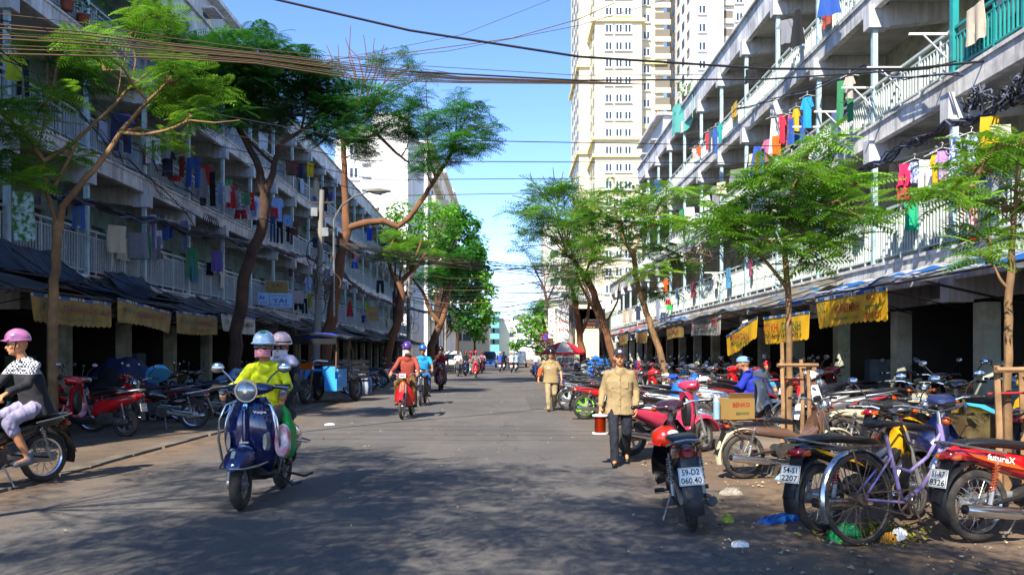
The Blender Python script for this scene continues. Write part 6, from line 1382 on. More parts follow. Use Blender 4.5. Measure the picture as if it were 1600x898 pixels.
# cardboard box, helmet on the bars of the parked bikes
# ================================================================ AWNINGS AND BANNERS
def stripe_mat(name, cols, scale, axis=0, rough=.6, dirt='#4f4a42', amt=.4):
    m = bpy.data.materials.new(name); m.use_nodes = True; MATS[name] = m
    N = m.node_tree; L = N.links; b = N.nodes['Principled BSDF']; b.inputs['Roughness'].default_value = rough
    tc = N.nodes.new('ShaderNodeTexCoord'); sp = N.nodes.new('ShaderNodeSeparateXYZ'); L.new(tc.outputs['Object'], sp.inputs[0])
    mu = N.nodes.new('ShaderNodeMath'); mu.operation = 'MULTIPLY'; mu.inputs[1].default_value = scale; L.new(sp.outputs[axis], mu.inputs[0])
    fr = N.nodes.new('ShaderNodeMath'); fr.operation = 'FRACT'; L.new(mu.outputs[0], fr.inputs[0])
    r = N.nodes.new('ShaderNodeValToRGB'); r.color_ramp.interpolation = 'CONSTANT'; els = r.color_ramp.elements
    for i, (p, c) in enumerate(cols):
        e = els[i] if i < 2 else els.new(p); e.position = p; e.color = srgb(c)+(1,)
    L.new(fr.outputs[0], r.inputs[0])
    nz = N.nodes.new('ShaderNodeTexNoise'); nz.inputs['Scale'].default_value = 1.8; nz.inputs['Detail'].default_value = 7
    rr2 = N.nodes.new('ShaderNodeValToRGB'); rr2.color_ramp.elements[0].position = .45; rr2.color_ramp.elements[1].position = .7; rr2.color_ramp.elements[1].color = (amt, amt, amt, 1)
    L.new(tc.outputs['Object'], nz.inputs[0]); L.new(nz.outputs[0], rr2.inputs[0])
    x = N.nodes.new('ShaderNodeMix'); x.data_type = 'RGBA'; L.new(rr2.outputs[0], x.inputs[0]); L.new(r.outputs[0], x.inputs[6]); x.inputs[7].default_value = srgb(dirt)+(1,)
    L.new(x.outputs[2], b.inputs['Base Color'])
    t = N.nodes.new('ShaderNodeBsdfTranslucent'); L.new(x.outputs[2], t.inputs[0]); ms = N.nodes.new('ShaderNodeMixShader'); ms.inputs[0].default_value = .5
    L.new(b.outputs[0], ms.inputs[1]); L.new(t.outputs[0], ms.inputs[2]); L.new(ms.outputs[0], N.nodes['Material Output'].inputs[0]); return m
M_TARPB = stripe_mat('blue_white_tarpaulin', [(0, '#c9cdd2'), (.12, '#2a52a8'), (.17, '#c9cdd2'), (.24, '#2a52a8'), (.3, '#cdd3d8'), (.42, '#1d78c9'), (.8, '#cfd4d9')], 1.15)
M_TARPX = stripe_mat('broad_blue_tarpaulin', [(0, '#c9cdd2'), (.2, '#2a52a8'), (.24, '#c9cdd2'), (.3, '#1c74cc'), (.72, '#cdd3d8'), (.8, '#2a52a8'), (.84, '#cfd4d9')], .55)
M_TARPG = stripe_mat('beige_blue_tarpaulin', [(0, '#a39a88'), (.35, '#4a86b5'), (.5, '#b7b3a6'), (.62, '#8f8776')], 1.3)
M_TARPD = stripe_mat('faded_blue_striped_tarp', [(0, '#56606e'), (.25, '#2d4a72'), (.45, '#68707a'), (.6, '#2f4e78'), (.75, '#5b636c')], 3.0, axis=1, amt=.8, dirt='#2d2a27')
M_DTARP = mat('sooty_dark_tarp', '#37383c', .75, var=.35, scale=2, dirt='#5f5a53', dirt_amt=.5, dirt_scale=1.5, world=True)
M_CORR = mat('old_tin_sheet', '#6b6660', .6, .3, var=.3, scale=2, dirt='#3b2b20', dirt_amt=.6, world=True)
M_BANY = mat('yellow_banner', '#d9a514', .6, var=.15, scale=3, dirt='#8a7a22', dirt_amt=.4, dirt_scale=2); M_BANYD = mat('faded_yellow_banner', '#94793a', .7, var=.25, scale=3, dirt='#4a4026', dirt_amt=.7, dirt_scale=2.5)
M_BANW = mat('white_banner', '#c3beb4', .7, var=.15, scale=3, dirt='#5c564a', dirt_amt=.5, dirt_scale=2)
M_INKR = mat('red_lettering', '#9c1f14', .6); M_INKG = mat('green_lettering', '#1c5a2c', .6); M_INKRD = mat('faded_red_lettering', '#7a3226', .7); M_INKB = mat('blue_lettering', '#12327c', .6)
def banner(X, y0, y1, zt, h, m, label, side, texts, tilt=.0, sag=.0, zt2=None, slant=0):
    """valance hung from an awning edge; side=-1 faces -X (right row), +1 faces +X (left row); slant turns it out of line"""
    w = y1-y0; zt2 = zt if zt2 is None else zt2; zc = zt
    root = empty('awning_banner', (X, (y0+y1)/2, zc), side*pi/2+slant, label, 'banner', 'shop banners hung along the awnings')
    r = random.Random(int(y0*10)); ph = r.uniform(0, 6); dz = (zt2-zt)*side
    def f(u, v):
        x = (u-.5)*w; k = 15
        sc = .035*abs(sin(u*pi*k/1.0))*(v > .99)
        return (x*(1-.03*v), .018*sin(u*19+ph)*v+.03*sin(u*5+ph)*v+tilt*v, -h*v*(1+.05*sin(u*4+ph))-sc+dz*(u-.5)-sag*sin(u*pi))
    ob('cloth', MB().grid(f, 90, 5, .006, (0, 1, 0)), m, root)
    ob('hem', MB().grid(lambda u, v: ((u-.5)*w, -.012, .02-.05*v+dz*(u-.5)-sag*sin(u*pi)), 24, 1, .006, (0, 1, 0)), MATS['blue_white_tarpaulin'], root)
    for t, cx, cz, tw, th_, mk in texts:
        ob('lettering', text_mesh(t, w*tw, h*th_), mk, root, ((cx-.5)*w, -.055+tilt*cz, -h*cz+dz*(cx-.5)-sag*sin(cx*pi)))
    return root
def awning(x0, z0, x1, z1, y0, y1, m, label, frame=True, sag=.08, seed=0, corr=False):
    """sloping sheet from the wall (x0,z0) to its outer edge (x1,z1)"""
    yc = (y0+y1)/2; root = empty('awning', (x0, yc, 0), 0, label, 'awning', 'awnings over the shops'); r = random.Random(seed); ph = [r.uniform(0, 6) for _ in range(4)]
    L_ = y1-y0; dx = x1-x0; sg = 1 if dx > 0 else -1
    def f(u, v):
        x = dx*u; y = (v-.5)*L_
        z = z0+(z1-z0)*u-sag*sin(u*pi)*(1+.5*sin(v*7+ph[0]))+.03*sin(v*11+ph[1]+u*2)+.02*sin(v*23+ph[2])*(1-u*.4)
        if corr: z += .012*sin(v*L_*2*pi/.10)
        return (x, y, z+.05*u*sin(v*5+ph[3]))
    ob('canopy', MB().grid(f, 10, 30 if not corr else int(L_*28), .012, (0, 0, -1)), m, root)
    b = MB(); b.cyl((dx, -L_/2, z1-.05), (dx, L_/2, z1-.05), .02, n=6)
    for k in (-.5, 0, .5):
        b.cyl((0, k*L_*.98, z0-.06), (dx, k*L_*.98, z1-.06), .015, n=5); b.cyl((0, k*L_*.98, z1-.35), (dx*.8, k*L_*.98, z1-.0), .012, n=5)
    ob('frame', b, M_IRON, root); return root
rows = ['nearest blue and white striped awning at the right edge', 'blue striped awning above the big yellow banner', 'blue striped awning behind the tiered young tree', 'beige and blue awning beside the slanted banner', 'beige awning past the white lettered banner', 'blue edged awning behind the slim curved tree']
ys = [(6.0, 12.9), (13.0, 16.2), (16.3, 19.6), (19.7, 23.4), (23.5, 27.5), (27.6, 32.0)]
for i, (a, c_) in enumerate(ys):
    awning(FR-.11, 3.12 if i != 3 else 3.3, 6.0-.15*(i > 2), 2.60+.02*(i % 2), a, c_, M_TARPX if i == 0 else M_TARPB if i < 3 else M_TARPG, rows[i], seed=i, sag=.2 if i == 0 else .1)
aw2 = ['by the leaning brown tree', 'next to the twin stemmed tree', 'near the red umbrella', 'at the far end of the right block', 'before the last bays on the right']
for i in range(5):
    a = 32.1+i*3.8; awning(FR-.11, 3.15+.05*(i % 2), 5.9, 2.55, a, a+3.6, [M_TARPG, M_TARPB, M_CORR, M_TARPG, M_REDC][i], ['sagging beige awning ', 'striped blue awning ', 'tin awning ', 'patched beige awning ', 'red tarpaulin awning '][i]+aw2[i], seed=20+i)
GR = -1
banner(5.97, 13.1, 16.1, 2.50, .50, M_BANY, 'bright yellow banner reading HOÀNG MINH in red at the right', -1, [('HOÀNG MINH', .52, .42, .36, .40, M_INKR), ('CN-DC', .14, .35, .12, .4, M_INKG), ('ĐC', .84, .22, .10, .18, M_INKR), ('ĐT: 857', .87, .55, .18, .17, M_INKG), ('0913.871', .87, .82, .2, .2, M_INKR), ('CHỢ DÂN SINH - P. NTB', .5, .82, .36, .14, M_INKG)])
banner(5.97, 16.45, 19.4, 2.30, .55, M_BANY, 'yellow banner with red and green block lettering behind the young tree', -1, [('CƠ KHÍ', .24, .42, .36, .42, M_INKR), ('THÀNH', .68, .42, .40, .42, M_INKG), ('ĐT: 08.39 145 - 0903.7', .5, .82, .8, .16, M_INK)])
banner(5.95, 19.8, 22.6, 2.15, .50, M_BANY, 'yellow banner turned edgeways beside the white banner', -1, [('MINH TÂN', .5, .45, .6, .45, M_INKRD), ('ĐT: 839', .5, .84, .5, .18, M_INKG)], zt2=1.75)
banner(5.9, 23.0, 26.6, 2.6, .55, M_BANW, 'white banner with red and grey lettering under the beige awning', -1, [('SỬA', .12, .42, .16, .5, M_INKR), ('CHUYÊN BÁN', .45, .3, .36, .3, M_INK), ('THU', .84, .42, .22, .5, M_INKR), ('MÁY CŨ', .45, .6, .3, .2, M_INKR), ('ĐT: 0908 222 1', .5, .84, .7, .15, M_INKG)])
banner(5.9, 28.0, 31.0, 2.55, .5, M_BANYD, 'dull yellow banner behind the curved tree trunk', -1, [('PHÁT', .5, .45, .6, .45, M_INKRD)]); banner(5.9, 35.0, 38.0, 2.5, .5, M_BANYD, 'small yellow banner far along the right awnings', -1, [('HÙNG', .5, .45, .6, .45, M_INKRD)])
banner(5.9, 41.0, 44.0, 2.5, .5, M_BANYD, 'last small olive banner on the right before the umbrella', -1, [('TÀI', .5, .45, .6, .45, M_INKRD)])
# left row
la = ['dark sagging awning at the left edge', 'dark tarp awning over the first faded banner', 'blue striped torn tarp over the second faded banner', 'dark tarp awning with curled corner above the third banner', 'grey tarp awning with the white banner', 'greenish tin awning below the blue sign', 'tin awning behind the leaning trunk']
ly = [(8.5, 14.0), (14.1, 17.4), (17.5, 20.4), (20.5, 23.6), (23.7, 27.4), (27.5, 32.0), (32.1, 36.5)]
for i, (a, c_) in enumerate(ly):
    awning(FL+.11, 3.3+.1*(i % 2), -8.25, 2.58+.05*(i % 3), a, c_, [M_DTARP, M_DTARP, M_TARPD, M_DTARP, M_DTARP, M_CORR, M_CORR][i], la[i], seed=40+i, sag=.16)
for i in range(10):
    a = 36.7+i*4.7; awning(FL+.11, 3.1+.2*(i % 2), -8.3+.3*(i % 3), 2.5-.1*(i % 2), a, a+4.5, [M_CORR, M_DTARP, M_TARPD, M_CORR][i % 4], ['rusty tin', 'dark tarp', 'striped tarp', 'grey tin'][i % 4]+' awning on the left '+['behind the utility pole', 'beyond the cargo tricycle', 'under the yellow sheet', 'past the lamp post', 'behind the oncoming riders', 'by the knotted tree', 'past the knotted tree', 'before the forked bare tree', 'beside the forked bare tree', 'at the far end of the block'][i], seed=60+i, sag=.12, corr=(i % 4 in (0, 3)) and i < 3)
awning(FL+.2, 3.75, -9.2, 3.05, 15.2, 18.6, M_TARPD, 'loose blue striped tarpaulin thrown over the left awnings', seed=81, sag=.22); awning(FL+.2, 3.6, -9.0, 2.95, 21.0, 23.2, M_TARPD, 'crumpled blue and grey tarp with rolled edge on the left awnings', seed=82, sag=.2)
banner(-8.2, 14.3, 17.2, 2.50, .46, M_BANYD, 'long faded yellow banner behind the near left tree trunk', 1, [('THÀNH LỘC', .55, .42, .45, .42, M_INKRD), ('ĐT: 8', .17, .42, .14, .3, M_INKG), ('MUA BÁN', .9, .42, .14, .3, M_INKRD), ('CHUYÊN QUẤN MOTOR', .5, .82, .7, .14, M_INKG)])
banner(-8.2, 17.5, 20.3, 2.55, .46, M_BANYD, 'faded yellow banner sloping down under the striped tarp', 1, [('THÀNH LỘC', .58, .42, .55, .45, M_INKRD), ('ĐIỆN', .15, .42, .16, .4, M_INKG)], zt2=2.38)
banner(-8.2, 20.6, 23.5, 2.52, .50, M_BANYD, 'yellow banner reading THÀNH LỘC below the dark awning', 1, [('THÀNH LỘC', .66, .42, .46, .45, M_INKRD), ('ĐIỆN CƠ', .22, .42, .30, .4, M_INKG), ('ĐT: 0908.', .5, .84, .5, .14, M_INKRD)])
banner(-8.2, 23.8, 27.0, 2.62, .48, M_BANW, 'white scalloped banner reading HOÀNG MINH by the dark trunk', 1, [('HOÀNG MINH', .6, .42, .6, .42, M_INKRD), ('CN', .12, .42, .1, .3, M_INKG)])

# signs
def sign(name, loc, rz, w, h, th, m, label, texts, cat='sign', group=None):
    r = empty(name, loc, rz, label, cat, group); ob('board', MB().bb((-w/2, 0, -h/2), (w/2, th, h/2)), m, r)
    b = MB(); t_ = .02
    for a, c_ in (((-w/2-t_, -.008, -h/2-t_), (w/2+t_, th*.9, -h/2-.001)), ((-w/2-t_, -.008, h/2+.001), (w/2+t_, th*.9, h/2+t_)), ((-w/2-t_, -.008, -h/2), (-w/2-.001, th*.9, h/2)), ((w/2+.001, -.008, -h/2), (w/2+t_, th*.9, h/2))): b.bb(a, c_)
    ob('frame', b, M_STEEL, r)
    for t, cx, cz, tw, th2, mk in texts: ob('lettering', text_mesh(t, w*tw, h*th2), mk, r, ((cx-.5)*w, -.006, (cz-.5)*h))
    return r
M_SKYB = mat('pale_blue_sign', '#8db4dc', .5, dirt='#5a6a7a', dirt_amt=.3); M_SIGNW = mat('white_sign', '#d2d2d0', .5, dirt='#77736a', dirt_amt=.25)
q = P(435, 469, 35.5); sign('shop_sign', (q.x, q.y, q.z), .35, 1.15, .58, .05, M_SKYB, 'pale blue sign reading TÀI in dark blue on the left lowest gallery', [('TÀI', .55, .5, .5, .36, M_INKB), ('THIẾT BỊ ĐIỆN', .5, .84, .7, .14, M_INKB), ('ĐT: 9144 - 0903', .5, .16, .8, .12, M_INKB)])
q = P(405, 466, 34.6); sign('shop_sign', (q.x-.1, q.y, q.z), .75, 1.1, .5, .05, M_SKYB, 'weathered blue and violet sign left of the pale blue one', [('TÀI', .6, .62, .4, .36, M_INKB), ('ĐIỆN CƠ', .5, .2, .8, .2, M_INKRD)])
q = P(432, 452, 35.9); sign('shop_sign', (q.x, q.y, q.z), .35, .95, .7, .03, M_BANYD, 'yellow board with fruit coloured print behind the pale blue sign', [('TÀI', .5, .75, .5, .2, M_INKRD)])
q = P(582, 513-10, 60); sign('cloth_sheet', (q.x, q.y, q.z+.6), 1.2, 1.6, 1.1, .02, M_BANYD, 'yellowish cloth notice hung on the left gallery railing', [('CHO THUÊ', .5, .5, .7, .3, M_INKRD)], 'notice')
Ys = 50.0
q = P(880, 505, Ys); r_ = sign('vertical_sign', (q.x, q.y, q.z), 0, .72, 2.25, .35, M_SIGNW, 'tall white vertical sign with blue and red lettering above the umbrella', [('Máy bơm', .5, .93, .7, .06, M_INKB), ('SỬA', .3, .80, .34, .09, M_INKB), ('ỐNG', .75, .80, .34, .09, M_INKB), ('ỔN ÁP', .5, .58, .84, .13, M_INKR), ('ĐIỆN', .5, .33, .76, .13, M_INKR)])
q = P(862, 505, Ys+4); sign('vertical_sign', (q.x, q.y, q.z), 0, .42, 1.9, .3, M_SIGNW, 'narrow white vertical sign with dark blue characters left of the wide one', [(c_, .5, .9-.16*i, .6, .09, M_INKB) for i, c_ in enumerate(('Cà', 'phê', 'MÁY', 'CŨ', '12', 'Hà'))])
q = P(923, 506, 54); sign('shop_sign', (q.x, q.y, q.z), 0, .95, .55, .12, M_BLK, 'black shop sign with red and yellow lettering over the red awning', [('ĐIỆN MÁY', .5, .55, .7, .3, M_INKR), ('SALE', .5, .15, .6, .12, M_BANY)])
q = P(853, 526, 56); r_ = empty('road_sign', (q.x, q.y, q.z), 0, 'round red and blue no parking sign on a thin post', 'road sign')
ob('disc', MB().cyl((0, 0, 0), (0, .03, 0), .30, n=26), M_TAIL, r_); ob('disc_centre', MB().cyl((0, -.012, 0), (0, -.001, 0), .21, n=24), PAINT['blue'], r_); ob('bar', MB().box((0, -.02, 0), (.5, .01, .07), (0, .78, 0)), M_TAIL, r_); ob('post', MB().cyl((0, .05, -q.z), (0, .05, .3), .03, n=8), M_STEEL, r_)

# ================================================================ POLES, LAMPS, CABLES
M_CONC = mat('concrete_pole', '#8b867c', .85, var=.25, scale=3, bump=.2, dirt='#423c34', dirt_amt=.5, world=True); M_CAB = mat('black_cable', '#16151a', .55); M_CABT = mat('dusty_tan_cable', '#5f4b36', .8); M_CABG = mat('grey_blue_cable', '#4a5266', .7)
def pole(X, Y, h, label, lamp=False, lean=0.0, boxes=2, seed=0):
    r = random.Random(seed); root = empty('utility_pole', (X, Y, .03), 0, label, 'utility pole', 'utility poles')
    ob('shaft', MB().tube([(0, 0, 0), (lean*.5, 0, h*.5), (lean, 0, h)], [.16, .13, .10], 12), M_CONC, root)
    for i in range(boxes): ob('meter_box', MB().box((lean*.8+(.2 if i % 2 else -.22), -.12, h-.9-.8*i), (.26, .18, .34)), M_STEEL, root)
    b = MB()
    for k in range(3): b.box((lean, -.02, h-.5-.55*k), (1.0, .06, .07)); [b.cyl((lean+dx, -.02, h-.46-.55*k), (lean+dx, -.02, h-.36-.55*k), .03, n=6) for dx in (-.42, -.15, .2, .44)]
    ob('crossarm', b, M_IRON, root)
    for k in range(14 if seed else 8):                     # tangled loops of spare cable
        c = Vector((lean+r.uniform(-.45, .45), r.uniform(-.35, .15), h*r.uniform(.42, .72))); ra = r.uniform(.18, .5); a0 = r.uniform(0, 3); b2 = MB()
        b2.tube([c+Vector((ra*cos(a)*cos(a0), ra*cos(a)*sin(a0)*.6+.03*sin(3*a), ra*sin(a)*r.uniform(.9, 1.1))) for a in [2*pi*i/16 for i in range(17)]], .016, 4, cap=False); ob('cable_coil', b2, r.choice([M_CAB, M_CAB, M_CABT, M_CABG]), root)
    return root
def lamp(X, Y, z0, label, dx, dy, zt, par_pole=False):
    root = empty('street_lamp', (X, Y, 0), 0, label, 'street lamp', 'street lamps on the left')
    ob('arm', MB().tube([(0, 0, z0), (0, 0, zt-1.0), (dx*.18, dy*.1, zt-.45), (dx*.5, dy*.5, zt-.1), (dx*.8, dy*.8, zt)], [.05, .045, .04, .035, .03], 8), M_STEEL, root)
    ob('lamp_head', MB().loft([(dx*.78, zt+.02, .04, .07, dy), (dx*.86, zt+.04, .085, .15, dy), (dx*1.05, zt+.05, .10, .17, dy), (dx*1.25, zt+.03, .07, .13, dy), (dx*1.32, zt+.02, .03, .06, dy)], 12), M_CONC, root)
    ob('lamp_glass', MB().loft([(dx*.9, zt-.04, .04, .10, dy), (dx*1.05, zt-.06, .06, .13, dy), (dx*1.2, zt-.04, .03, .09, dy)], 10), M_LENS, root); return root
pole(-7.7, 33.3, 8.0, 'old concrete pole wrapped in tangled cables beside the orange barked tree', lean=.28, boxes=3, seed=3)
pole(-7.4, 62.0, 7.7, 'second concrete pole with cable tangle beside the knotted tree', lean=.05, seed=4); pole(-7.3, 98, 8.0, 'far concrete pole between the dense trees', seed=0)
pole(3.75, 48.5, 8.2, 'dark cluttered pole beside the vertical white signs', lean=-.1, seed=6)
lamp(-6.95, 33.3, 3.0, 'curved arm street lamp leaning over the road by the tangled pole', 1.8, -.6, 7.85); lamp(-7.0, 76, 0, 'small street lamp far behind the forked tree', 2.0, 0, 10.3); lamp(-6.8, 88, 0, 'farthest street lamp before the tall dark green tree', 2.0, 0, 7.2)
def cable(pts, r, m, label, group=None, n=10, sag=0.0, nm='cable'):
    P_ = [Vector(p) for p in pts]; out = []
    for a, b_ in zip(P_, P_[1:]):
        for i in range(n):
            t = i/n; q = a.lerp(b_, t); q.z -= sag*4*t*(1-t); out.append(q)
    out.append(P_[-1]); c = out[0].copy(); o = ob(nm, MB().tube([p-c for p in out], r, 5), m, None, c); return tag(o, label, 'cable', group)
def cpx(px, Y): return [P(a, b_, (Y[i] if isinstance(Y, (list, tuple)) else Y)) for i, (a, b_) in enumerate(px)]
cable(cpx([(415, -4), (640, 48), (905, 89), (1200, 108), (1420, 108), (1620, 88)], 14), .022, M_CAB, 'thick black cable dropping from the top left across the tower')
cable(cpx([(640, 112), (905, 126), (1200, 124), (1450, 108), (1620, 60)], 15), .017, M_CAB, 'second black cable crossing the sky just below the thick one')
cable(cpx([(640, 102), (905, 118), (1100, 117)], [22, 22, 20]), .012, M_CABG, 'thin blue grey wire just above the second black cable')
cable(cpx([(520, 98), (700, 80), (905, 40), (1040, 0)], 24), .012, M_CABG, 'thin wire rising from the orange barked tree to the tower top'); cable(cpx([(540, 90), (720, 55), (860, 0)], 24), .010, M_CABG, 'thin wire rising steeply beside it to the top of the sky')
cable(cpx([(500, 95), (640, 82), (800, 60), (905, 30), (960, 5)], 22), .013, M_CABT, 'pinkish wire slanting up from the left tree crowns')
gt = 'tan cables across the upper left'
for i in range(9):
    o_ = [-26, -9, -3, 4, 8, 14, 24, 30, 38][i]; cable(cpx([(-20, 46+o_*1.0), (130, 57+o_*.8), (260, 72+o_*.5), (400, 86+o_*.35), (560, 105+o_*.5), (720, 122+o_*.2), (905, 128+o_*.08), (1010, 132)], [10, 11, 12, 13, 14.5, 17, 20, 22]), .006+.003*(i % 3), M_CABT, 'dusty tan cable in the band across the upper left trees' if 0 < i < 8 else ['topmost tan cable of the band, set apart at the top left', '', '', '', '', '', '', '', 'lowest thin tan wire of the upper left band'][i], gt if 0 < i < 8 else None)
gm = 'tan cables crossing low over the road'
rc = random.Random(5)
for i in range(13):
    y0, y1, y2 = 398+rc.uniform(-10, 14), 412+rc.uniform(-12, 12), 424+rc.uniform(-10, 16); Y = rc.uniform(31, 35)
    cable(cpx([(506, 372+rc.uniform(-12, 12)), (560, y0-8), (640, y0+5), (760, y1), (880, y2-4), (975, y2-18)], [33.3, 34, 38, 42, 44, 44]), rc.choice([.012, .015, .02]), M_CABT if i % 3 else M_CAB, 'cable sagging low over the road from the tangled pole', gm)
gd = 'dark cables crossing far down the road'
for i in range(12):
    yb = 432+i*4.6+rc.uniform(-3, 3); cable(cpx([(625, yb-6+rc.uniform(-8, 4)), (700, yb+4), (790, yb+3+rc.uniform(-3, 3)), (893, yb-8+rc.uniform(-10, 6))], [61, 56, 52, 48.5]), rc.choice([.012, .018, .03]), M_CAB if i % 4 else M_CABT, 'dark cable sagging across the far part of the street', gd)
for i in range(4): cable([(-8.5, 20+i*2, 7.5), (-4, 21+i*2, 6.9-.1*i), (8.0, 23+i*2, 7.2)], .012, M_CAB, ['wire between the two galleries, nearest of four', 'wire between the two galleries, second of four', 'wire between the two galleries, third of four', 'wire between the two galleries, farthest of four'][i])
for i in range(4): cable([(-9, 7.5+i*.9, 7.0), (-1, 7.9+i*.9, 6.2), (8.0, 8.4+i*.8, 6.7)], .014, M_CAB, 'street wire overhead just out of the picture', 'overhead wires near the camera')
# bundles along the facades
def bundle(X, pts, n, spread, label, seed=0, m=None, r0=.016):
    r = random.Random(seed); base = [Vector((X, YX(px, X), CAMH+(VY-py)*YX(px, X)/FPX)) for px, py in pts]; c = base[0].copy(); root = empty('cable_bundle', c, 0, label, 'cables')
    for k in range(n):
        out = []
        for a, b_ in zip(base, base[1:]):
            for i in range(6):
                t = i/6; q = a.lerp(b_, t); q.z -= .12*4*t*(1-t)*r.uniform(.5, 1.5); out.append(q+Vector((r.uniform(-1, 1), 0, r.uniform(-1, 1)))*spread*.5-c)
        out.append(base[-1]-c); ob('cable', MB().tube(out, r0*r.uniform(.6, 1.3), 4), m or r.choice([M_CAB, M_CAB, M_CABG]), root)
    return root
bundle(-9.9, [(-30, 248), (60, 285), (140, 315), (250, 345), (350, 370), (420, 385), (480, 400), (510, 410)], 12, .16, 'thick dark bundle of cables along the left block between its two lower galleries', 1, r0=.03)
bundle(-9.9, [(-20, 10), (60, 70), (130, 140), (230, 240), (320, 320)], 3, .3, 'black wires slanting down across the upper left galleries', 2); bundle(-9.6, [(-20, 60), (100, 150), (200, 250), (330, 360), (420, 400)], 3, .3, 'loose wires looping below them on the left', 3)
bundle(-8.2, [(515, 400), (560, 450), (600, 470), (640, 480), (680, 490)], 10, .18, 'black bundle running from the tangled pole to the second pole', 4, r0=.03)
bundle(7.75, [(1640, 120), (1560, 165), (1480, 190), (1410, 225), (1350, 260), (1290, 290), (1220, 330), (1150, 375)], 9, .14, 'sagging black cables along the right block under its middle gallery', 5)
bundle(7.6, [(1620, 95), (1585, 130), (1560, 150), (1530, 140), (1510, 165)], 8, .3, 'tangle of black and brown cable ends at the upper right', 6); bundle(7.8, [(1500, 115), (1350, 105), (1150, 170), (1080, 225)], 3, .1, 'thin wires along the upper right parapet', 7)
bundle(7.7, [(1300, 235), (1240, 300), (1130, 350), (1060, 395), (1000, 430)], 5, .25, 'loose wires down the right facade behind the young tree', 8); bundle(7.7, [(1110, 395), (1090, 385), (1070, 400), (1085, 410), (1110, 400)], 8, .35, 'brown nest of coiled wires on the right facade', 9, m=M_CABT)
c_ = empty('cable_coil', (-9.75, YX(328, -9.75), 5.75), 0, 'black coil of spare cable hanging on the left facade bundle', 'cable coil')
for i in range(5): ob('loop', MB().tube([((.05*i-.1), .32*cos(a)+.05*i, .30*sin(a)*(1-.08*i)) for a in [2*pi*k/20 for k in range(21)]], .016, 4, cap=False), M_CAB, c_)

# balcony brackets of steel tube for clothes lines on the right block
def drybar(px, py_, X, z, L_, label):
    Y = YX(px, X); r = empty('clothes_bracket', (X, Y, z), 0, label, 'bracket', 'steel clothes line brackets on the right block')
    ob('arm', MB().bb((-.7, -.02, -.02), (0, .02, .02)), M_FRAME, r); ob('brace', MB().tube([(0, 0, -.45), (-.45, 0, 0)], .018, 5), M_FRAME, r); return r
for px, z, lb in ((1480, 6.9+.4, 'by the turquoise railing'), (1408, 7.3, 'next to the beige cloth'), (1365, 7.3, 'on the second visible post'), (1318, 7.25, 'above the blue shirt line'), (1281, 7.3, 'left of the big cyan shirt'), (1240, 4.7, 'behind the tiered tree'), (1130, 4.5, 'on the lowest gallery past the tiered tree'), (1100, 7.2, 'on the middle gallery far along'), (1045, 4.6, 'near the nest of wires')):
    drybar(px, 0, FR-.04, z, 1, 'white steel clothes bracket '+lb)

# ================================================================ LAUNDRY
def cloth_mat(c): return mat('laundry_'+c.lstrip('#'), c, .9, var=.1, scale=10)
def M_print(n, a, b_, s_): return mat('laundry_print_'+n, a, .9, col2=b_, mixscale=s_)
def garment(kind, w, h, seed):
    r = random.Random(seed); p1, p2, p3 = r.uniform(0, 6), r.uniform(0, 6), r.uniform(8, 13)
    def wave(x, t): return .025*sin(x/w*p3+p1)*(.3+t)+.012*sin(x/w*23+p2+t*2)*t
    b = MB()
    def panel(xl, xr, t0, t1, nx=9, nz=7):
        def f(u, v):
            t = t0+(t1-t0)*v; a, c = xl(t), xr(t); x = a+(c-a)*u; return (x, wave(x, t), -h*t-.01*sin(x*30)*v)
        b.grid(f, nx, nz, .006, (0, 1, 0))
    if kind == 'shirt':
        panel(lambda t: -w*(.30-.02*sin(t*3)), lambda t: w*(.30-.02*sin(t*3)), 0, 1)
        panel(lambda t: -w*(.29+.21*min(1, t*2.6)), lambda t: -w*(.30-.02*t), .02, .36, 4, 3); panel(lambda t: w*(.30-.02*t), lambda t: w*(.29+.21*min(1, t*2.6)), .02, .36, 4, 3)
    elif kind == 'trousers':
        panel(lambda t: -w*.42, lambda t: w*.42, 0, .3, 8, 3); panel(lambda t: -w*(.42+.04*t), lambda t: -w*.05*(1+t*1.4), .3, 1, 4, 6); panel(lambda t: w*.05*(1+t*1.4), lambda t: w*(.42+.04*t), .3, 1, 4, 6)
    elif kind == 'shorts':
        panel(lambda t: -w*.4, lambda t: w*.4, 0, .45, 8, 3); panel(lambda t: -w*(.4+.1*t), lambda t: -w*.03, .45, 1, 4, 3); panel(lambda t: w*.03, lambda t: w*(.4+.1*t), .45, 1, 4, 3)
    elif kind == 'dress': panel(lambda t: -w*(.2+.3*t), lambda t: w*(.2+.3*t), 0, 1)
    else: panel(lambda t: -w*(.5-.04*sin(t*4+p1)), lambda t: w*(.5-.05*sin(t*3+p2)), 0, 1)
    return b.mesh('garment')
def hang(px, py0, py1, wpx, X, side, kind, m, label, group=None, seed=0):
    Y = YX(px, X); k = Y/FPX; w = max(.25, min(wpx*k*1.15, 1.1)); h = (py1-py0)*k; z = CAMH+(VY-py0)*k
    o = ob(kind, garment(kind, w, h, seed), m if not isinstance(m, str) else cloth_mat(m), None, (X, Y, z), (0, 0, side*random.Random(seed).uniform(.1, .75)))
    tag(o, label, {'shirt': 'shirt', 'trousers': 'trousers', 'shorts': 'shorts', 'dress': 'dress', 'towel': 'cloth'}[kind], group)
    hg = ob('hanger', cached('hanger', lambda: MB().tube([(-.2, 0, -.01), (0, 0, .06), (.2, 0, -.01)], .006, 4).tube([(0, 0, .06), (0, 0, .10), (.02, 0, .13), (0, 0, .15), (-.02, 0, .14)], .005, 4).mesh()), M_PLATE, o) if kind in ('shirt', 'dress') else None
    return o
XR = FR-.55; Xr2 = FR-.12
FLW = M_print('blue_floral', '#c9cfd8', '#23408f', 18)
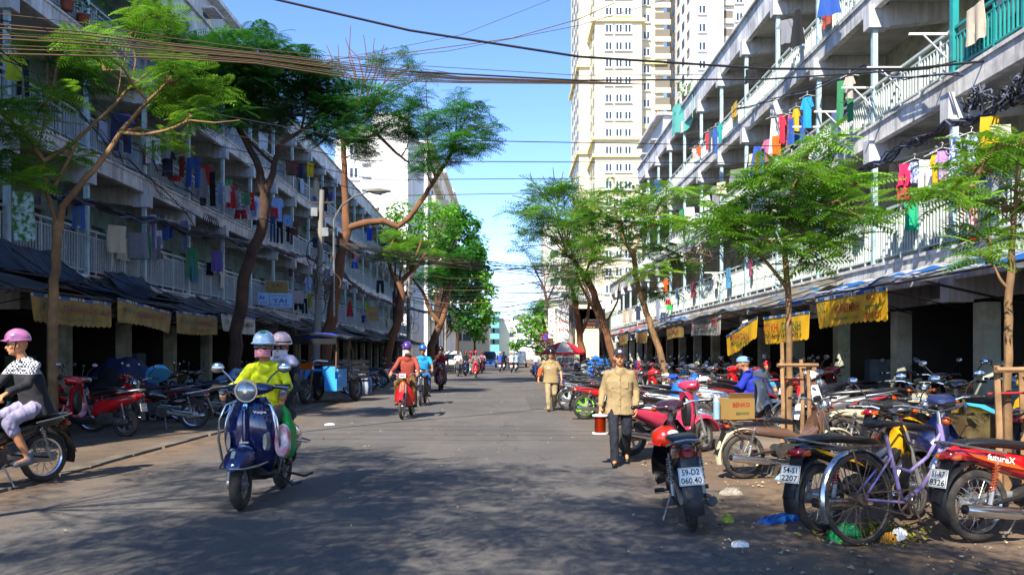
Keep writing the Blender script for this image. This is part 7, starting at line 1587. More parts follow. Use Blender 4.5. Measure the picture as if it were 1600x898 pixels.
LR = [ # px, top, bottom, width, X, kind, colour, label
 (1208, 185, 240, 9, XR, 'dress', '#c9c3bd', 'white dress at the left end of the middle gallery clothes line, right block'), (1214, 212, 242, 10, XR, 'towel', '#c05a12', 'orange towel under the white dress on the right block'), (1222, 180, 224, 9, XR, 'shirt', '#b0203c', 'crimson shirt beside the white dress on the right block'),
 (1234, 180, 232, 11, XR, 'dress', M_print('purple', '#2a1d4a', '#b0506a', 20), 'dark purple printed dress left of the yellow shirt'), (1244, 170, 205, 11, XR, 'shirt', '#b99312', 'yellow shirt between the purple dress and the big cyan shirt'), (1261, 152, 200, 20, XR, 'shirt', '#1486c4', 'big cyan football shirt on the right block middle line'),
 (1327, 120, 154, 17, XR, 'shirt', '#a8968a', 'beige shirt drying alone on a steel bracket'),
 (1106, 208, 235, 7, XR, 'shirt', '#a8323a', 'red striped shirt far along the right middle gallery'), (1112, 204, 238, 8, XR, 'trousers', '#3c3f4c', 'grey trousers beside the teal shirt far along the right gallery'), (1118, 200, 240, 8, XR, 'shirt', '#274f8e', 'blue shirt left of the teal one, right middle gallery'), (1125, 193, 222, 9, XR, 'shirt', '#108a86', 'teal shirt far along the right middle gallery'), (1092, 228, 244, 6, XR, 'shirt', '#bd4a18', 'small orange shirt far along the right middle gallery'), (1085, 232, 248, 6, XR, 'shirt', '#a89a94', 'pale shirt left of the small orange one'),
 (1398, 256, 300, 16, XR, 'trousers', '#141416', 'black trousers at the left end of the lowest right clothes line'), (1414, 256, 290, 15, XR, 'shorts', '#c01c4e', 'bright pink shorts beside the black trousers'), (1412, 288, 313, 7, XR, 'towel', '#b31738', 'crimson strip of cloth hanging below the pink shorts'), (1429, 253, 286, 14, XR, 'shirt', M_print('stripe_blue', '#b9bfd2', '#3a4680', 30), 'blue and white striped shirt right of the pink shorts'),
 (1446, 250, 294, 17, XR, 'shorts', '#cfcfd2', 'long white shorts in the middle of the lowest right line'), (1463, 242, 286, 9, XR, 'shirt', '#c99a08', 'golden yellow shirt next to the white shorts'), (1472, 236, 282, 9, XR, 'shirt', M_print('pinkviolet', '#c26a9a', '#8a8ac0', 20), 'pink and violet striped shirt next to the golden one'), (1494, 213, 275, 24, XR, 'dress', FLW, 'large blue and white floral dress on the lowest right line'), (1518, 212, 256, 18, XR, 'shirt', FLW, 'blue floral blouse half hidden by leaves'),
 (1546, 182, 232, 7, XR, 'towel', '#b8920c', 'yellow cloth strip beside the orange hanger'), (1564, 195, 214, 26, XR, 'towel', '#b9aea4', 'pale cloth on an orange hanger among the leaves'), (1500, 258, 290, 8, Xr2, 'towel', '#a8203a', 'dark red cloth behind the floral dress'), (1424, 316, 360, 13, Xr2, 'towel', '#12966a', 'green cloth draped over the lowest right railing'),
 (1028, 281, 301, 14, XR, 'shirt', '#18408c', 'deep blue shirt high up at the far end of the right block'), (1008, 308, 320, 12, XR, 'shirt', '#b34a5c', 'pinkish shirt at the far right galleries'), (1000, 328, 336, 9, XR, 'shorts', '#c98812', 'orange yellow shorts at the far right galleries'), (1040, 437, 458, 9, XR, 'shirt', '#c94a12', 'orange shirt on the far lowest right gallery'), (1034, 442, 462, 7, XR, 'shirt', '#c9c4c0', 'white shirt beside the orange one, lowest right gallery'),
 (1044, 468, 476, 8, XR, 'shorts', '#b51e2a', 'red shorts near the green cloth on the far lowest gallery'), (1046, 476, 484, 6, XR, 'towel', '#2a9a3a', 'green cloth under the red shorts'), (1028, 470, 500, 8, XR, 'shirt', '#6a7284', 'grey shirt on the far lowest right gallery'), (1036, 488, 505, 8, XR, 'trousers', '#20304e', 'dark jeans under the green cloth'), (997, 478, 500, 11, XR, 'shirt', '#1c2740', 'navy shirt on the far lowest gallery by the curved tree'), (985, 482, 504, 8, XR, 'shirt', '#8f8478', 'brownish shirt left of the navy one'), (976, 486, 505, 7, XR, 'shirt', '#a58a72', 'tan shirt at the end of the far right line'), (971, 515, 527, 6, XR, 'towel', '#b31f34', 'red cloth low at the far right awnings')]
for i, (px, a, b_, w, X, kd, c, lb) in enumerate(LR): hang(px, a, b_, w, X, -1, kd, c, lb, 'laundry on the right block', i+100)
for (pa, pb, X, ya, yb) in ((1396, 1530, XR, 254, 208), (1200, 1275, XR, 182, 150), (1083, 1132, XR, 230, 192)):
    cable([(X, YX(pa, X), CAMH+(VY-ya+2)*YX(pa, X)/FPX), (X, YX(pb, X), CAMH+(VY-yb+2)*YX(pb, X)/FPX)], .006, M_STEEL, {1396: 'clothes line on the lowest right gallery', 1200: 'clothes line with the cyan shirt', 1083: 'clothes line far along the middle right gallery'}[pa], sag=.03, nm='clothes_line')
XL, XL2 = FL+.45, FL+.12
LL = [(37, 300, 376, 25, XL, 'towel', M_print('retro_flower', '#a9c6c9', '#3f6a1c', 9), 'long flower printed curtain on the lowest left gallery'), (60, 292, 320, 11, XL, 'dress', '#5c5a60', 'grey sack like dress right of the flower print'), (123, 318, 358, 18, XL, 'trousers', '#3a5a94', 'blue jeans behind the tan forked tree'), (98, 310, 336, 9, XL, 'trousers', '#26355c', 'dark blue trousers beside the tree fork'),
 (238, 335, 388, 12, XL, 'trousers', '#8a86a8', 'pale violet trousers on the lowest left gallery'), (247, 360, 388, 9, XL, 'shorts', '#b9b6c4', 'whitish shorts by the violet trousers'), (259, 345, 375, 9, XL, 'shirt', '#2a4a8a', 'blue shirt right of the violet trousers'), (268, 347, 372, 7, XL, 'shirt', '#1c3a70', 'dark blue shirt at its side'), (288, 345, 390, 14, XL, 'shirt', '#59607a', 'slate grey shirt on the lowest left gallery'), (328, 410, 430, 8, XL2, 'towel', '#101012', 'black rag on the lowest left railing'), (248, 395, 404, 7, XL2, 'towel', '#6a3a40', 'small maroon rag on the lowest left railing'),
 (262, 233, 276, 24, XL, 'shirt', '#141a38', 'navy shirt on the middle left gallery behind the branch'), (284, 245, 277, 10, XL, 'shirt', '#5a1a18', 'dark red shirt beside the navy one'), (273, 274, 283, 16, XL, 'towel', '#a01414', 'bright red cloth below the navy shirt'), (325, 268, 322, 22, XL, 'trousers', '#0d0d10', 'big black trousers on the middle left gallery'), (343, 286, 318, 10, XL, 'shirt', '#7c90b8', 'light blue shirt beside the black trousers'), (355, 290, 316, 14, XL, 'shirt', '#b7b3b8', 'white shirt under a green hanger'), (357, 281, 287, 9, XL, 'towel', '#0f8a4a', 'small green cloth above the white shirt'), (373, 300, 328, 14, XL, 'shirt', M_print('bw_stripe', '#a9a9a4', '#222226', 34), 'black and white striped shirt on the middle left gallery'),
 (376, 328, 342, 18, XL, 'shorts', '#8a1420', 'red shorts below the striped shirt'), (386, 310, 334, 12, XL, 'shirt', '#a8a0b8', 'pale mauve shirt right of the striped one'), (398, 314, 338, 9, XL, 'shirt', '#6f92c4', 'sky blue shirt beside the dark trunk'), (400, 336, 352, 8, XL, 'shorts', '#15151c', 'black shorts below the sky blue shirt'), (434, 310, 346, 20, XL, 'shirt', '#7f9ac6', 'large pale blue shirt right of the dark trunk'), (426, 338, 378, 8, XL, 'trousers', '#24345c', 'jeans hanging below the pale blue shirt'), (437, 346, 380, 10, XL, 'trousers', '#0e0e12', 'black trousers below the pale blue shirt'), (450, 354, 378, 7, XL, 'shirt', '#101014', 'black shirt right of the black trousers'), (456, 356, 382, 7, XL, 'shirt', '#5a1c34', 'maroon shirt at the end of the middle left line'),
 (485, 255, 276, 9, XL, 'towel', '#c2a60c', 'yellow bag like cloth on the upper left gallery'), (508, 292, 330, 12, XL, 'shirt', '#0e0e14', 'black jacket hanging above the tangled pole'), (492, 296, 315, 8, XL2, 'shirt', '#2c6aa8', 'blue shirt behind the tangled pole'), (518, 300, 320, 6, XL, 'shirt', '#2a3c84', 'dark blue shirt right of the black jacket'), (577, 356, 376, 12, XL, 'shirt', '#163a9c', 'royal blue shirt beyond the street lamp'), (482, 434, 456, 14, XL, 'shirt', '#8fa2cf', 'pale lilac shirt right of the blue sign'), (464, 454, 474, 18, XL, 'towel', '#a79aa0', 'greyish pink cloth next to the blue sign'), (466, 474, 484, 12, XL, 'trousers', '#0f0f14', 'black trousers under the greyish pink cloth'),
 (484, 458, 480, 9, XL, 'shirt', '#a99a1c', 'olive yellow shirt near the tangled pole'), (476, 466, 490, 8, XL, 'trousers', '#1a2030', 'dark trousers left of the olive shirt'), (466, 430, 442, 12, XL2, 'shirt', '#6a5a5c', 'brown shirt above the greyish cloth'), (511, 420, 436, 13, XL, 'shirt', '#8f8c98', 'grey white shirt beside the pole tangle'), (594, 438, 458, 12, XL, 'trousers', '#0e0e13', 'black trousers on the far middle left gallery'), (600, 440, 452, 6, XL, 'shirt', '#9aa4c4', 'pale shirt beside the far black trousers'), (574, 472, 484, 8, XL, 'shirt', '#8aa01c', 'lime shirt on the far lowest left gallery'), (582, 472, 490, 9, XL, 'shirt', '#a3abc6', 'whitish shirt beside the lime one'), (577, 484, 498, 7, XL, 'trousers', '#0f1016', 'black trousers under the lime shirt'), (568, 492, 504, 8, XL, 'shirt', '#28356a', 'navy shirt left of the yellowish notice'),
 (552, 394, 404, 7, XL, 'shirt', '#8a1c2a', 'red shirt far along the middle left gallery'), (558, 398, 408, 7, XL, 'shirt', '#a07a8a', 'pink shirt beside the far red one'), (540, 400, 409, 7, XL, 'shirt', '#5c7ab0', 'blue shirt left of the far red one'), (22, 85, 126, 34, XL, 'shirt', '#8f9a1c', 'lime green shirt high at the left edge'), (36, 92, 150, 9, XL2, 'trousers', '#101218', 'dark trousers behind the lime green shirt'), (455, 420, 432, 10, XL2, 'shirt', '#4a2f3a', 'dark shirt above the yellow board')]
for i, (px, a, b_, w, X, kd, c, lb) in enumerate(LL): hang(px, a, b_, w, X, 1, kd, c, lb, 'laundry on the left block', i+300)
# balcony plants
def potplant(X, Y, z, label, seed, rr_=.35, leaf=M_LEAF4):
    r = random.Random(seed); root = empty('potted_plant', (X, Y, z), 0, label, 'potted plant', 'plants on the galleries')
    ob('pot', MB().cyl((0, 0, 0), (0, 0, .22), .11, .15, 12), mat('clay_pot', '#7a3a22', .8, var=.2), root); M_, T = [], []
    for _ in range(130): 
        v = Vector((r.gauss(0, .5), r.gauss(0, .5), abs(r.gauss(.4, .5))))*rr_; M_.append(basis(Vector((r.uniform(-1, 1), r.uniform(-1, 1), r.uniform(-.3, .6))), Vector((0, 0, 1)), .14, Vector((0, 0, .24))+v)); T.append(r.random())
    ob('foliage', crown_mesh('foliage', M_, T, LF_T), leaf, root)
potplant(FR-.05, YX(1250+110, FR), 9.42+.82, 'small potted plant on the upper right parapet', 1); potplant(FR-.0, YX(1073, FR), ROOF[1]+.09, 'bushy plant on the right roof edge by the green net', 2, .6, M_LEAF3); potplant(FL+.15, YX(120, FL), 9.42, 'dark leafy plant on the top left gallery', 3, .8); potplant(FL+.15, YX(95, FL), 9.45, 'red flowered plant at the top left railing', 4, .5); potplant(FL+.1, YX(588, FL), ROOF[1]+.09, 'plant pots at the far roof corner of the left block', 5, .7, M_LEAF3)
o = ob('shade_net', MB().grid(lambda u, v: (.2*sin(u*5), u*3.4, -1.3*v+.1*sin(u*9)), 12, 5, .02), M_GREENF, None, (FR-.12, YX(1086, FR), ROOF[1]+.2)); tag(o, 'teal green shade net on the roof edge of the right block', 'net')
r_ = random.Random(77)
for i, (px, lv) in enumerate(((1530, 1), (1440, 1), (1330, 0), (1460, 0), (1250, 1), (1180, 1), (1300, 2), (1150, 0))):
    Y = YX(px, FR); u = empty('air_conditioner', (FR+1.66, Y, FLOORS[lv][0]+2.2), 0, 'white air conditioner box on the gallery wall '+['behind the turquoise railing', 'past the turquoise railing', 'over the lowest gallery near the green cloth', 'above the striped shirt line', 'behind the cyan shirt', 'left of the cyan shirt', 'on the top gallery', 'on the lowest gallery behind the young tree'][i], 'air conditioner')
    ob('casing', MB().bb((-.32, -.4, -.28), (-.0, .4, .28)), M_SIGNW, u); ob('fan_grille', MB().cyl((-.335, .08, 0), (-.321, .08, 0), .22, n=18), M_IRON, u)
# ================================================================ UMBRELLA, TRICYCLE, CARS, CLUTTER
def wedge_dome(R0, h, n, k):
    b = MB(); a0, a1 = 2*pi*k/n, 2*pi*(k+1)/n
    def f(u, v):
        a = a0+(a1-a0)*v; sc = 1-.05*sin(v*pi)*u; r_ = R0*u*sc; return (r_*cos(a), r_*sin(a), h*(1-u**1.7)-.02*sin(v*pi)*u)
    return b.grid(f, 8, 5, .006, (0, 0, -1))
um = empty('market_umbrella', (3.05, 45.6, .0), .39, 'large red and white vendor umbrella standing at the right kerb', 'umbrella', scale=.86)
M_UR = mat('red_umbrella_cloth', '#c42a3c', .7, transl=.3); M_UW = mat('white_umbrella_cloth', '#c9c4bc', .7, transl=.25)
for k in range(8):
    b = wedge_dome(1.45, .66, 8, k); o = ob('canopy_panel', b, M_UW if k in (5, 2) else M_UR, um, (0, 0, 1.85))
    ob('valance', MB().grid(lambda u, v: (1.44*cos(2*pi*(k+u)/8), 1.44*sin(2*pi*(k+u)/8), -.0-.13*v-.02*abs(sin(u*12))), 8, 2, .005), M_UR, um, (0, 0, 1.85))
ob('pole', MB().cyl((0, 0, 0), (0, 0, 2.4), .025, n=8), M_STEEL, um); ob('base', MB().cyl((0, 0, 0), (0, 0, .12), .25, n=14), M_CONC, um)
t = empty('vendor_cart', (3.15, 45.9, .0), 0, 'glass fronted food cart with red top under the umbrella', 'cart')
ob('body', MB().bb((-.5, -.3, .25), (.5, .3, .95)), M_ALU, t); ob('glass_case', MB().bb((-.45, -.25, .96), (.45, .25, 1.35)), M_LENS, t); ob('sign_board', MB().bb((-.5, -.32, 1.36), (.5, -.26, 1.72)), PAINT['red'], t)
for s_ in (-1, 1): ob('wheel', MB().cyl((s_*.4, -.32, .22), (s_*.4, -.27, .22), .22, n=16), M_RUB, t)
def foldchair(x, y, rz, col, label):
    r = empty('folding_chair', (x, y, .13), rz, label, 'chair', 'folding deck chairs'); ob('fabric', MB().grid(lambda u, v: (-.35+.75*u, -.25+.5*v, .35+.55*(1-u)**1.5-.08*sin(u*pi)), 8, 3, .01), PAINT[col], r)
    ob('frame', MB().tube([(-.4, -.27, .95), (.35, -.27, .0)], .015, 6).tube([(-.4, .27, .95), (.35, .27, .0)], .015, 6).tube([(.42, -.27, .38), (-.3, -.27, .0)], .015, 6).tube([(.42, .27, .38), (-.3, .27, .0)], .015, 6), M_ALU, r)
foldchair(3.6, 40.2, 2.2, 'skyblue', 'blue folding chair near the umbrella'); foldchair(4.4, 36.5, 2.4, 'lime', 'yellow green folding chair leaning by the brown tree'); foldchair(4.6, 45.6, 2.0, 'red', 'red folding chair behind the blue tarpaulin')
def tarp(loc, sx, sy, h, m, label, seed=0, name='tarpaulin'):
    r = random.Random(seed); ph = [r.uniform(0, 6) for _ in range(5)]
    def f(u, v):
        a, c = u*2-1, v*2-1; q = max(0, 1-(abs(a)**2.4)) * max(0, 1-abs(c)**2.4)
        return (sx*a*(1+.08*sin(c*6+ph[0])), sy*c*(1+.08*sin(a*7+ph[1])), h*q**.6*(1+.14*sin(a*6+ph[2])*cos(c*5+ph[3]))+.02*sin(a*23+c*17+ph[4])*q**.2)
    o = ob(name, MB().grid(f, 26, 26, .015, (0, 0, -1)), m, None, loc, (0, 0, r.uniform(0, 1))); return tag(o, label, 'tarpaulin')
M_BTARP = mat('bright_blue_tarp', '#1a5fb0', .5, var=.2, scale=4); M_DBL = mat('dark_blue_tarp', '#16224f', .7, var=.3, scale=4); M_LBL = mat('pale_plastic', '#8fb0c9', .4, var=.2, scale=5, transl=.2)
tarp((4.6, 42.6, .13), .9, .8, 1.15, M_BTARP, 'bright blue tarpaulin covering goods near the umbrella', 1); tarp((3.5, 15.9, .13), .55, .4, .85, M_BTARP, 'blue cover over a motorbike behind the white scooter', 2); tarp((5.6, 18.8, .13), .5, .4, .8, M_DBL, 'navy cover over a motorbike behind the crouching blue figure', 3)
tarp((-8.9, 18.9, .02), .9, .9, 1.0, mat('black_tarp', '#1c1b1d', .8, var=.3, scale=4), 'black tarpaulin heap on the left pavement', 4); tarp((-8.9, 19.3, .62), .7, .6, .75, M_DBL, 'dark blue cloth lying over the black heap', 5); tarp((-7.5, 23.2, .05), .75, .7, .95, M_LBL, 'pale plastic wrapped goods by the leaning dark trunk', 6); tarp((-7.2, 22.2, .05), .6, .6, .75, M_DTARP, 'dark bundle in front of the plastic wrapped goods', 7)
o = ob('basin', MB().cyl((0, 0, 0), (.05, -.1, .05), .22, .26, 20), mat('pale_blue_plastic', '#4a9bc9', .4), None, (-7.55, 17.9, 1.1), (1.3, .3, .4)); tag(o, 'round pale blue plastic basin propped behind the motorbikes', 'basin')
s_ = ob('sheet', MB().grid(lambda u, v: (.9*u, .04*sin(u*9+v*4), 1.15*v*(1-.5*u)+.03*sin(u*14)), 10, 8, .01, (0, 1, 0)), stripe_mat('white_blue_sack', [(0, '#b7c0c9'), (.4, '#3a72b5'), (.55, '#c3c8cc'), (.8, '#6a8fb8')], 2.4), None, (-5.7, 29.5, .06), (-.2, 0, .3)); tag(s_, 'white and blue plastic sheet leaning beside the cargo tricycle', 'plastic sheet')
# three wheeled cargo vehicle
tr = empty('cargo_tricycle', (-5.95, 23.86, .0), R(-103), 'blue motor tricycle with black canopy and cargo bed parked on the left', 'tricycle', scale=1.05)
add_wheel(tr, -.35, .36, .16, 'spoke', M_ALU, M_ALU)
for s in (-1, 1): add_wheel(tr, -2.35, .40, .17, 'spoke', M_ALU, M_ALU, y=s*.62)
M_RST = mat('rusty_brown_steel', '#6e4f35', .7, .2, var=.3, scale=6)
ob('fork', MB().tube([(-.35, .12, .36), (-.5, .12, .95), (-.6, .1, 1.15)], .03, 7).tube([(-.35, -.12, .36), (-.5, -.12, .95), (-.6, -.1, 1.15)], .03, 7).tube([(-.25, .16, .3), (-.45, .16, .9)], .02, 6).tube([(-.25, -.16, .3), (-.45, -.16, .9)], .02, 6), M_RST, tr)
ob('handlebar', MB().tube([(-.85, -.42, 1.2), (-.65, -.2, 1.22), (-.6, 0, 1.15), (-.65, .2, 1.22), (-.85, .42, 1.2)], .02, 7), M_CHR, tr); ob('headlight', MB().box((-.42, 0, 1.06), (.12, .36, .18)), M_AMB, tr)
ob('engine_cover', MB().loft([(-1.5, .62, .2, .3), (-1.1, .66, .26, .32), (-.85, .6, .2, .22)], 10, 4), M_BLK, tr)
ob('seat_box', MB().bb((-1.75, -.55, .45), (-1.15, .6, .98)), PAINT['skyblue'], tr); ob('tool_box', MB().bb((-1.32, .28, .36), (-.92, .66, .7)), PAINT['skyblue'], tr); ob('seat', MB().loft([(-1.75, 1.02, .05, .5), (-1.2, 1.02, .06, .5)], 12, 4), M_SEAT, tr)
ob('windscreen_frame', MB().tube([(-.95, -.62, .9), (-1.0, -.62, 1.78)], .025, 6).tube([(-.95, .62, .9), (-1.0, .62, 1.78)], .025, 6).tube([(-1.85, -.62, .7), (-1.9, -.62, 1.8)], .025, 6).tube([(-1.85, .62, .7), (-1.9, .62, 1.8)], .025, 6).tube([(-2.3, .62, 1.1), (-1.9, .62, 1.8)], .02, 6), M_RST, tr)
[ob('front_panel', MB().bb((-1.0, y_-.19, .5), (-.97, y_+.19, 1.05)), PAINT['skyblue'], tr) for y_ in (-.39, .39)]
ob('canopy', MB().grid(lambda u, v: (-.75-1.35*u, -.72+1.44*v, 1.83+.09*sin(v*pi)+.03*sin(u*9)), 8, 10, .05), M_BLK, tr); ob('canopy_skirt', MB().bb((-.76, -.73, 1.68), (-.74, .73, 1.83)), M_BLK, tr)
bd = ob('cargo_bed', MB().bb((-3.2, -.68, .56), (-1.9, .68, .62)).tube([(-1.9, 0, .6), (-.9, 0, .5)], .05, 6), M_IRON, tr)
for s in (-1, 1):
    for k in range(4): ob('slat', MB().bb((-3.2, s*.68-.015, .66+k*.15), (-1.9, s*.68+.015, .77+k*.15)), M_CORR, bd)
for k in range(4): ob('slat', MB().bb((-1.92, -.66, .66+k*.15), (-1.89, .66, .77+k*.15)), M_CORR, bd)
tarp((-5.62, 25.25, 1.97), .5, .28, .13, mat('royal_blue_cloth', '#1634a8', .7), 'royal blue bundle lying on the roof of the cargo tricycle', 8)
# cars
def car(loc, rz, col, label, kind='suv', scale=1.0):
    r = empty('parked_car', loc, rz, label, 'car', scale=scale); W_ = .84; c = mat('car_'+col.lstrip('#'), col, .25, coat=.7, dirt='#6b6258', dirt_amt=.2)
    H_ = 1.75 if kind == 'suv' else 1.9 if kind == 'van' else 1.5
    ob('body', MB().loft([(-2.15, .62, .2, .70), (-2.05, .66, .32, .80), (-.8, .68, .36, W_), (1.2, .66, .36, W_), (1.9, .60, .30, .80), (2.12, .55, .18, .70)], 20, 5), c, r)
    x1 = .9 if kind != 'van' else 1.5
    ob('cabin', MB().loft([(-2.0, 1.0, .06, .70), (-1.85, 1.0+(H_-1)/2, (H_-1)/2+.02, .72), (-1.0, 1.0+(H_-1)/2, (H_-1)/2+.03, .72), (x1-.55, 1.0+(H_-1)/2, (H_-1)/2+.02, .70), (x1, 1.02, .05, .70)], 20, 6), c, r)
    ob('windscreen', MB().add([(x1+.01, -.60, 1.05), (x1+.01, .60, 1.05), (x1-.50, .56, H_-.12), (x1-.50, -.56, H_-.12)], [(0, 1, 2, 3)]), M_GLASSD, r, (.03, 0, .02))
    for s in (-1, 1):
        ob('side_window', MB().bb((-1.6, s*.735-.01, 1.08), (-.5, s*.735+.01, H_-.18)).bb((-.42, s*.735-.01, 1.08), (x1-.6, s*.735+.01, H_-.18)), M_GLASSD, r)
        ob('headlight', MB().ball((2.02, s*.58, .68), (.10, .17, .09), 10, 6), M_LENS, r); ob('tail_light', MB().ball((-2.1, s*.66, .8), (.06, .1, .16), 8, 6), M_TAIL, r); ob('door_mirror', MB().ball((x1-.2, s*.92, 1.08), (.08, .12, .08), 8, 5), c, r)
        for x in (-1.35, 1.3):
            w = ob('wheel', cached('carw', lambda: MB().tube([(.26*cos(a), 0, .26*sin(a)) for a in [2*pi*i/24 for i in range(25)]], .09, 8, cap=False).mesh()), M_RUB, r, (x, s*.76, .34)); ob('rim', cached('carr', lambda: MB().cyl((0, -.08, 0), (0, .08, 0), .19, n=16).mesh()), M_ALU, w)
    ob('grille', MB().bb((2.08, -.4, .48), (2.15, .4, .62)), M_BLK, r); ob('number_plate', MB().bb((2.13, -.24, .34), (2.17, .24, .45)), M_PLATE, r); ob('bumper', MB().loft([(1.95, .38, .1, .78), (2.16, .38, .1, .66), (2.2, .38, .06, .5)], 10, 4), M_BLK if kind == 'suv' else c, r); return r
car((tx(706, 72), 72, 0), R(-90), '#c9cac6', 'white off road car parked at the left beyond the dark red scooter'); car((tx(765, 90), 92, 0), R(-92), '#2d5fa0', 'small blue truck like van coming up the middle of the road', 'van', .95); car((tx(795, 118), 118, 0), R(90), '#c9cbc9', 'white car seen from behind far down the road', 'sedan'); car((tx(812, 100), 100, 0), R(90), '#d0d2d4', 'white van near the right kerb beyond the riders', 'van')
car((tx(772, 150), 150, 0), R(-90), '#8a8f96', 'grey car farthest up the road', 'sedan')
# right foreground clutter
cl = Vector(CUB[0]); cf = FDIR(CUB[1])
bx_ = empty('cardboard_box', cl-cf*.70+Vector((0, 0, .705)), CUB[1]+.2, 'cardboard box printed with red letters on the rusty motorbike rack', 'box')
M_CARD = mat('cardboard', '#94733a', .85, var=.2, scale=6, dirt='#5f4a22', dirt_amt=.3, dirt_scale=6); ob('carton', MB().bb((-.17, -.12, 0), (.19, .14, .24)).box((.02, -.1, .27), (.34, .004, .08), (.5, 0, 0)), M_CARD, bx_)
ob('lettering', text_mesh('BENKO', .24, .05), M_INKR, bx_, (0, -.1235, .17)); ob('lettering', text_mesh('BENKO', .18, .03), M_INKG, bx_, (.02, -.1235, .07))
o = ob('plastic_bottle', MB().cyl((0, 0, 0), (0, 0, .2), .038, n=12).cyl((0, 0, .2), (0, 0, .25), .038, .015, 12), M_LBL, None, cl-cf*.93+Vector((0, -.02, .705))); tag(o, 'clear bottle standing beside the cardboard box', 'bottle')
M_OHL = mat('orange_helmet_shell', '#c2260c', .25, coat=.6)
hq = P(1040, 684, 7.75); hh = empty('helmet', hq, R(200), 'glossy orange red helmet hanging from the maroon motorbike', 'helmet'); ob('shell', MB().ball((0, 0, 0), (.135, .12, .118), 22, 12, zmin=-.55), M_OHL, hh); ob('peak', MB().grid(lambda u, v: ((.12+.05*u)*cos((v-.5)*1.6), (.12+.03*u)*sin((v-.5)*1.6), -.03-.02*u), 4, 10, .006, (0, 0, -1)), M_OHL, hh); ob('emblem', MB().ball((-.02, .10, .055), (.06, .02, .03), 12, 6), M_PLATE, hh); ob('strap', MB().tube([(0, .1, -.06), (.02, .09, -.25), (.0, .1, -.35)], .012, 5), M_BLK, hh)
def lumpcloth(px, py, sx, sy, h, m, label, cat, seed, name, z=.015):
    g_ = G(px, py); o = tarp((g_.x, g_.y, z), sx, sy, h, m, label, seed, name); o['category'] = cat; return o
lumpcloth(1228, 812, .28, .07, .03, M_BTARP, 'torn blue plastic sheet on the dirt in front of the bicycle', 'litter', 11, 'plastic_sheet'); lumpcloth(1322, 843, .12, .08, .10, MATS['green_bag_film'], 'crumpled green plastic bag under the bicycle wheel', 'litter', 12, 'plastic_bag'); lumpcloth(1142, 772, .10, .05, .04, mat('grubby_rag', '#8f887c', .9, var=.3), 'crumpled off white rag behind the maroon motorbike', 'rag', 13, 'rag')
lumpcloth(1137, 815, .045, .03, .04, mat('lime_wrapper', '#8a9c2c', .5), 'lime green wrapper right of the maroon motorbike wheel', 'litter', 14, 'wrapper'); lumpcloth(1156, 853, .06, .025, .012, M_PLATE, 'white paper scrap at the bottom right of the road', 'litter', 15, 'paper_scrap'); lumpcloth(1405, 842, .06, .05, .06, M_PLATE, 'white plastic cup in the litter below the pedals', 'litter', 16, 'plastic_cup')
lumpcloth(1388, 846, .07, .04, .04, mat('orange_wrapper', '#c9821c', .5), 'orange and yellow wrapper beside the white cup', 'litter', 17, 'wrapper'); lumpcloth(1225, 748, .10, .04, .04, M_LBL, 'squashed clear bottle below the rusty motorbike', 'litter', 18, 'plastic_bottle'); lumpcloth(940, 672, .05, .03, .02, M_PLATE, 'white paper on the road beside the walking man', 'litter', 19, 'paper_scrap'); lumpcloth(515, 664, .10, .03, .01, M_PLATE, 'white mark like paper strip on the road behind the blue scooter', 'litter', 20, 'paper_scrap')
# scattered small rubbish and dead leaves
r_ = random.Random(9); b = MB()
for _ in range(900):
    if r_.random() < .7: x = r_.uniform(1.6, 4.6); y = 4.5+abs(r_.gauss(0, 1))*5
    else: x = r_.uniform(-6, 3); y = r_.uniform(5, 40)
    s2 = r_.uniform(.008, .03); a = r_.uniform(0, 3.1); z = .012; c_, s3 = cos(a)*s2, sin(a)*s2
    b.add([(x-c_, y-s3, z), (x+s3*.6, y-c_*.6, z+s2*r_.random()), (x+c_, y+s3, z+.004), (x-s3*.6, y+c_*.6, z+s2*r_.random())], [(0, 1, 2, 3)])
tag(ob('dead_leaves', b, mat('dry_leaf_litter', '#8a6f45', .9, col2='#b5a88c', mixscale=2), None), 'dry leaves and bits of rubbish scattered on the road edge', 'leaf litter', kind='stuff')
b = MB()
for _ in range(260):
    g_ = G(r_.gauss(1365, 38), r_.gauss(838, 9)); s2 = r_.uniform(.01, .035); a = r_.uniform(0, 3.1); c_, s3 = cos(a)*s2, sin(a)*s2; z = .014+abs(r_.gauss(0, .02))
    b.add([(g_.x-c_, g_.y-s3, z), (g_.x+s3, g_.y-c_, z+s2*r_.random()), (g_.x+c_, g_.y+s3, z), (g_.x-s3, g_.y+c_, z+s2)], [(0, 1, 2, 3)])
tag(ob('green_litter', b, mat('green_yellow_litter', '#5a7a1c', .8, col2='#b59a2c', mixscale=30), None), 'heap of green and yellow scraps under the bicycle', 'litter', kind='stuff')
# rusty basket and workshop machine
bk_ = empty('metal_basket', (5.02, 9.0, .13), .25, 'rusty sheet metal basket box behind the bicycle handlebar', 'basket')
ob('box', MB().bb((-.28, -.22, .3), (.28, -.2, .68)).bb((-.28, .2, .3), (.28, .22, .68)).bb((-.28, -.2, .3), (-.26, .2, .68)).bb((.26, -.2, .3), (.28, .2, .68)).bb((-.28, -.2, .28), (.28, .2, .3)), mat('rust_olive_metal', '#6a5f3c', .7, .3, var=.4, scale=8, dirt='#4a2c18', dirt_amt=.7, dirt_scale=5), bk_)
ob('leg', MB().cyl((-.25, -.18, 0), (-.25, -.18, .3), .015, n=6).cyl((.25, -.18, 0), (.25, -.18, .3), .015, n=6).cyl((-.25, .18, 0), (-.25, .18, .3), .015, n=6).cyl((.25, .18, 0), (.25, .18, .3), .015, n=6), M_RST, bk_)
mc_ = empty('workshop_machine', (7.3, 11.6, .13), R(-60), 'grey green machine with a big round wheel at the right edge', 'machine')
